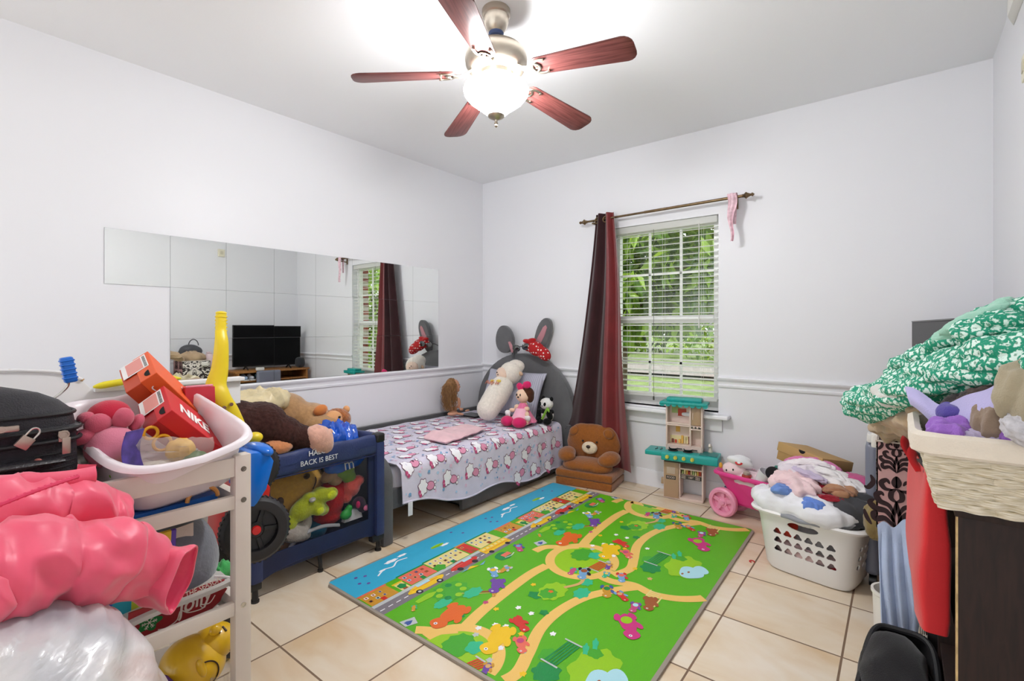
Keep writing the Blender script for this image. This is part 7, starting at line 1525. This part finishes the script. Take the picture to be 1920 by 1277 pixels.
def roll(name, label, pts, rads, m, seed, flat=.6, amp=.012, f=11, cat='clothes', n=72, grp=HG, parent=None):
    f = f * 2.2; bm = BM(); c = spline(pts, 22); k = len(c); rr = []
    for i in range(k):
        u = i/(k-1)*(len(rads)-1); j = min(int(u), len(rads)-2); r = rads[j]*(1-(u-j)) + rads[j+1]*(u-j); e_ = min(1, .35 + 6*min(i, k-1-i)/k); rr.append(r*e_)
    tube(bm, c, rr, n, flat=flat, up=(0, 0, 1)); d = (Vector(pts[-1]) - Vector(pts[0])).normalized(); so = Vector((seed, seed*2, seed*3)); sd_ = d.cross(Vector((0, 0, 1))).normalized()
    def dd_(p):
        q = Vector((p.dot(d)*.25*f, p.dot(sd_)*f, p.z*f)) + so; w_ = q.y*.7 + q.z*.8 + .8*noise.noise(q*.7); pl = abs((w_ % 1) - .5)*2
        return amp*(1.2*pl**.8 + .6*ridged(q) + .4*ridged(q*2.7) - .9)
    displace(bm, dd_)
    o = obj(name, bm, m, parent, 70)
    return o if parent else tag(o, label, cat, grp)
fd_ = roll('floral_dress', 'green and white floral dress piled highest on the heap, trailing down to the left', [(-.10, 1.92, 1.00), (-.06, 1.80, 1.04), (.0, 1.66, 1.08), (.08, 1.48, 1.14), (.17, 1.34, 1.20), (.30, 1.26, 1.23)], [.05, .07, .065, .07, .07, .07], m_flor, 3, .7)
for k, (pts, rd) in enumerate((([(-.010, 1.70, 1.130), (.05, 1.60, 1.170), (.11, 1.50, 1.225), (.17, 1.42, 1.28), (.26, 1.40, 1.30)], [.045, .055, .055, .05, .05]), ([(-.02, 1.62, 1.075), (.06, 1.46, 1.125), (.14, 1.34, 1.175), (.24, 1.26, 1.20)], [.05, .055, .055, .05]), ([(.17, 1.20, 1.185), (.22, 1.19, 1.19), (.30, 1.2, 1.18)], [.045, .05, .05]), ([(.10, 1.40, 1.23), (.16, 1.38, 1.265), (.22, 1.36, 1.25)], [.05, .05, .045]))): roll('fold', None, pts, rd, m_flor, 5 + k*3, .6, .010, 12, parent=fd_)
m_flb = cloth('sheer_mint', (150, 196, 176)); r_ = roll('reverse_side', None, [(.075, 1.50, 1.225), (.115, 1.42, 1.262), (.14, 1.40, 1.29), (.175, 1.40, 1.315)], [.028, .036, .036, .025], m_flb, 21, .45, .008, 12, parent=fd_)
r_ = roll('cuff', None, [(-.035, 1.60, 1.095), (-.01, 1.56, 1.085), (.03, 1.50, 1.10)], [.03, .036, .03], cloth('off_white_cotton', (206, 206, 200)), 22, .7, .006, 14, parent=fd_)
m_bei = cloth('khaki_cotton', (178, 152, 122), var=.08, sheen=.2)
roll('khaki_trousers', 'khaki beige trousers hanging between the damask box and the woven basket', [(-.02, 2.12, .88), (-.02, 2.05, .93), (-.01, 1.95, .965), (.02, 1.80, .99), (.05, 1.62, 1.02), (.06, 1.46, 1.07)], [.035, .06, .06, .055, .055, .04], m_bei, 31, .7, .012, 9)
garment('beige_jacket', 'beige cotton jacket stuffed in the top of the damask box', 'clothes', (.08, 2.24, .90), (.135, .13, .07), 0, m_bei, 33, .014, 9, group=HG)
m_drk = cloth('black_brown_knit', (46, 38, 38), var=.3); m_rib = cloth('taupe_rib', (136, 118, 102), var=.1)
garment('dark_brown_jumper', 'dark brown knitted jumper filling the woven basket', 'clothes', (.21, 1.335, 1.055), (.155, .12, .085), 0, m_drk, 34, .012, 13, group=HG, rag=.06, n=80)
garment('taupe_ribbed_cuff', 'taupe ribbed knit cuff in the middle of the woven basket', 'clothes', (.135, 1.235, 1.085), (.034, .030, .036), R(20), m_rib, 35, .006, 30, group=HG)
garment('olive_hoodie', 'olive beige top with slits near the right edge of the heap', 'clothes', (.185, 1.19, 1.145), (.055, .05, .05), R(35), cloth('olive_beige', (158, 148, 124)), 36, .012, 12, group=HG)
roll('grey_knit_scarf', 'pale grey ribbed scarf at the right edge of the heap', [(.145, 1.165, 1.075), (.175, 1.165, 1.10), (.21, 1.17, 1.12), (.26, 1.18, 1.13)], [.03, .038, .04, .04], mat('grey_rib', (188, 186, 190), .9, bump=.8, bscale=120, var=.15, vscale=90), 37, .8, .005, 20)
for nm, lb, pts, rd, c, sd_r in (
    ('white_sleeve', 'white long sleeve trailing to the right end of the laundry pile', [(-.36, 3.0, .525), (-.27, 2.98, .51), (-.19, 2.96, .475), (-.12, 2.95, .445)], [.022, .03, .028, .018], (234, 230, 230), 91),
    ('blush_sleeve', 'blush pink rolled sleeve on the left of the laundry pile', [(-.52, 2.90, .455), (-.47, 2.87, .462), (-.40, 2.86, .455), (-.33, 2.86, .44)], [.018, .026, .026, .018], (232, 196, 200), 92),
    ('lilac_print_vest', 'lilac printed strap top folded across the laundry pile', [(-.45, 2.98, .515), (-.37, 2.93, .505), (-.29, 2.91, .485)], [.018, .024, .018], (196, 182, 206), 93),
    ('rust_sleeve', 'brown trimmed cloth fold at the right front of the laundry pile', [(-.30, 2.87, .45), (-.24, 2.87, .462), (-.17, 2.88, .448)], [.014, .022, .014], (160, 112, 84), 94),
    ('crimson_fold', 'crimson cloth fold at the front centre of the laundry pile', [(-.34, 2.84, .425), (-.27, 2.83, .43), (-.21, 2.84, .42)], [.016, .024, .016], (146, 24, 40), 95),
    ('white_collar', 'white folded hem along the top of the laundry pile', [(-.50, 3.0, .51), (-.42, 3.03, .54), (-.33, 3.05, .54), (-.26, 3.06, .515)], [.018, .026, .026, .018], (240, 232, 234), 96)):
    roll(nm, lb, pts, rd, cloth('rl_' + nm, c), sd_r, .5, .0065, 24, grp=PG)
roll('brown_ribbed_sleeve', 'dark brown ribbed knit sleeve curled inside the woven basket', [(.09, 1.29, 1.09), (.13, 1.30, 1.125), (.18, 1.29, 1.12), (.22, 1.27, 1.10)], [.022, .028, .028, .02], mat('brown_rib', (74, 60, 56), .9, bump=.9, bscale=140, var=.4, vscale=120), 97, .8, .005, 24)
roll('black_knit_sleeve', 'black brown knit sleeve behind the grey scarf in the woven basket', [(.15, 1.27, 1.10), (.20, 1.26, 1.135), (.26, 1.25, 1.14)], [.02, .028, .024], m_drk, 98, .8, .006, 24)
def ribbon(name, label, fn, m, m2=None, nu=40, nv=12, th=.004):
    bm = BM(); grid(bm, nu, nv, fn, thick=th)
    return tag(obj(name, bm, m, None, 70), label, 'clothes', HG)
m_lav = cloth('lavender_fleece', (178, 172, 214)); m_vio = cloth('violet_fleece', (146, 100, 186))
def lavf(s, t):
    p = spline([(.015, 1.40, 1.095), (.055, 1.34, 1.080), (.09, 1.29, 1.080), (.125, 1.25, 1.115), (.16, 1.24, 1.135)], 10); k = min(len(p)-1, int(s*(len(p)-1))); q = p[k]
    return q + Vector((.010*(t - .5), -.030*t - .018*sin(t*3), .030*(1 - t) - .028*sin(s*pi)*t + .006*sin(s*14)))
ribbon('lavender_jacket', 'lavender fleece edge curving out under the green floral dress', lavf, m_lav)
garment('indigo_lining', 'deep indigo lining of the lavender fleece', 'clothes', (.085, 1.285, 1.092), (.035, .022, .016), R(-40), cloth('indigo_fleece', (84, 72, 150)), 41, .004, 16, group=HG)
garment('purple_fleece', 'small purple fleece top at the front left of the woven basket', 'clothes', (.075, 1.235, 1.060), (.036, .030, .020), R(-20), m_vio, 42, .009, 16, group=HG)
garment('lilac_fleece_piece', 'pale lilac cloth along the front edge of the woven basket', 'clothes', (.110, 1.212, 1.050), (.055, .018, .013), R(-5), cloth('pale_lilac', (190, 178, 208)), 43, .008, 16, group=HG)
garment('purple_sock', 'bright purple cloth corner at the front right of the woven basket', 'clothes', (.165, 1.205, 1.062), (.026, .016, .022), R(10), m_vio, 44, .006, 16, group=HG)
# support under the clothes behind the basket
bm = BM(); box(bm, (.09, 1.47, .924), (.385, 1.87, 1.03), .02, 3); tag(obj('storage_carton', bm, mat('kraft_card', (170, 134, 84), .75)), 'cardboard carton on the bookcase hidden under the floral dress', 'box')
garment('folded_quilt', 'plain dark quilt under the floral dress on the bookcase', 'clothes', (.22, 1.52, 1.11), (.15, .25, .08), 0, m_drk, 45, .01, 9, rag=.05, group=HG)
# handbag and jar behind, seen in the mirror
hb_ = thing('grey_handbag', 'slouchy grey handbag with a looped handle on the heap, seen in the mirror', 'handbag', (.26, 2.30, .93))
plushy('bag_body', [((0, -.02, .06), (.07, .12, .075)), ((0, .06, .045), (.06, .06, .06)), ((0, -.10, .03), (.05, .05, .05))], mat('grey_leather', (70, 70, 76), .5, bump=.2, bscale=60), hb_, .009, 6)
bm = BM(); tube(bm, [(0, .02 + .055*cos(a), .12 + .075*sin(a)) for a in [pi*i/14 for i in range(15)]], .006, 8); obj('handle', bm, MC['grey_leather'], hb_)
bm = BM(); lathe(bm, [(0, 0), (.045, 0), (.058, .03), (.060, .12), (.045, .16), (.02, .17), (0, .172)], (.27, 2.50, .572), 28); lathe(bm, [(0, .17), (.03, .17), (.03, .19), (0, .195)], (.27, 2.50, .572), 20); o = obj('pink_jar', bm, mat('pale_pink_glass', (232, 206, 210), .2)); o.location = (0, 0, .20); tag(o, 'pale pink translucent jar beside the grey handbag, seen in the mirror', 'jar')
bm = BM(); box(bm, (.16, 2.42, .572), (.38, 2.565, .77), .004); tag(obj('yellow_box', bm, m_dwhite), 'small cream damask box between the open damask box and the tv stand', 'storage box'); bpy.data.objects['yellow_box'].name = 'small_damask_box'
# white bin with blue cloth, black bag
bm = BM(); lathe(bm, [(0, .0), (.052, 0), (.055, .01), (.064, .30), (.069, .305), (.069, .315), (.061, .315), (.052, .015), (0, .012)], (-.016, 2.22, 0), 36); tag(obj('waste_bin', bm, plas('bin_white', (226, 222, 216), .35)), 'tall white plastic bin in front of the damask drawer unit', 'bin')
def bcl(s, t):
    z = .585 - .40*t + .012*sin(s*9) + .03*s; pl = abs(((s*3.3 + .3*sin(t*4)) % 1) - .5)*2
    x = -.060 + s*(.082 + .02*sin(t*3)) + .012*t; y = 2.085 - .02*sin(min(1, t*1.3)*pi*.7) - .018*pl*min(1, t*3)
    return (x, y, z)
bm = BM(); grid(bm, 50, 40, bcl, thick=.004); tag(obj('blue_cloth', bm, cloth('pale_blue_cotton', (176, 190, 218), var=.08), None, 70), 'pale blue cotton garment hanging down over the white bin', 'clothes')
bm = BM(); box(bm, (-.02, 2.07, .562), (.06, 2.45, .574), .004) if 0 else None; bm.free()
bk_ = thing('black_duffel', 'black nylon bag slumped on the floor in front of the dark bookcase', 'bag', (-.012, 1.66, 0))
m_nyl = mat('black_nylon', (22, 20, 22), .35, bump=.3, bscale=40, sheen=.1)
bm = BM()
def duf(s, t):
    a = 2*pi*s; hu, hv = .098 - .015*t, .29 - .03*t; x, y = se(a, hu, hv, .5); top = .25 + .10*(y/.3)*.9
    return Vector((x + .015*t*sin(y*9), y, max(0.002, top*t) )) + Vector((.006*noise.noise(Vector((x*9, y*9, t*3))),)*3)*(t > 0)
V = grid(bm, 64, 16, duf); bmesh.ops.remove_doubles(bm, verts=bm.verts[:], dist=.0006); obj('bag_body', bm, m_nyl, bk_, 60)
bm = BM(); tube(bm, [duf(i/64, 1.0) for i in range(64)], .009, 8, closed=True); obj('rim_piping', bm, m_strap, bk_)
bm = BM(); tube(bm, [duf(i/64, .72) + Vector((0, 0, 0)) for i in range(64)], .005, 8, closed=True); obj('zip', bm, m_strap, bk_)
bm = BM(); ell(bm, (0, .02, .205), (.080, .25, .085), 40, (18, 0, 0), .7); displace(bm, lambda p: .012*ridged(p*9)); obj('lining', bm, cloth('black_lining', (30, 28, 30)), bk_)
bm = BM(); tube(bm, [Vector((-.625 + .012*cos(a), 2.86 + .012*sin(a), .004)) for a in [2*pi*i/16 for i in range(13)]], .0028, 6); tag(obj('red_hair_tie', bm, mat('tie_red', (200, 40, 40), .6)), 'tiny red and white loop lying on the tiles left of the laundry basket', 'hair tie')
# ================================================================ loose pieces become parts of their own
def split_loose(o, nm):
    bm = bmesh.new(); bm.from_mesh(o.data); bm.verts.ensure_lookup_table(); seen = set(); isl = []
    for v in bm.verts:
        if v.index in seen: continue
        st = [v]; seen.add(v.index); cur = []
        while st:
            x = st.pop(); cur.append(x.index)
            for e in x.link_edges:
                y = e.other_vert(x)
                if y.index not in seen: seen.add(y.index); st.append(y)
        isl.append(set(cur))
    bm.free()
    for k, s in enumerate(isl):
        b2 = bmesh.new(); b2.from_mesh(o.data); b2.verts.ensure_lookup_table(); bmesh.ops.delete(b2, geom=[v for v in b2.verts if v.index not in s], context='VERTS')
        me = bpy.data.meshes.new(nm); b2.to_mesh(me); b2.free(); [me.materials.append(x) for x in o.data.materials]
        q = bpy.data.objects.new(nm, me); COL.objects.link(q); q.parent = o.parent; q.matrix_basis = o.matrix_basis.copy()
    bpy.data.objects.remove(o)
NM = {'eyes': 'eye', 'drawer_wheels': 'wheel', 'ears': 'ear', 'toes': 'toe', 'screws': 'screw', 'limbs': 'limb', 'slats': 'bed_slat', 'ladder_cords': 'ladder_cord', 'buttons': 'button', 'stakes': 'stake'}
for o in list(bpy.data.objects):
    b = o.name.split('.')[0]
    if b in NM and o.type == 'MESH': split_loose(o, NM[b])
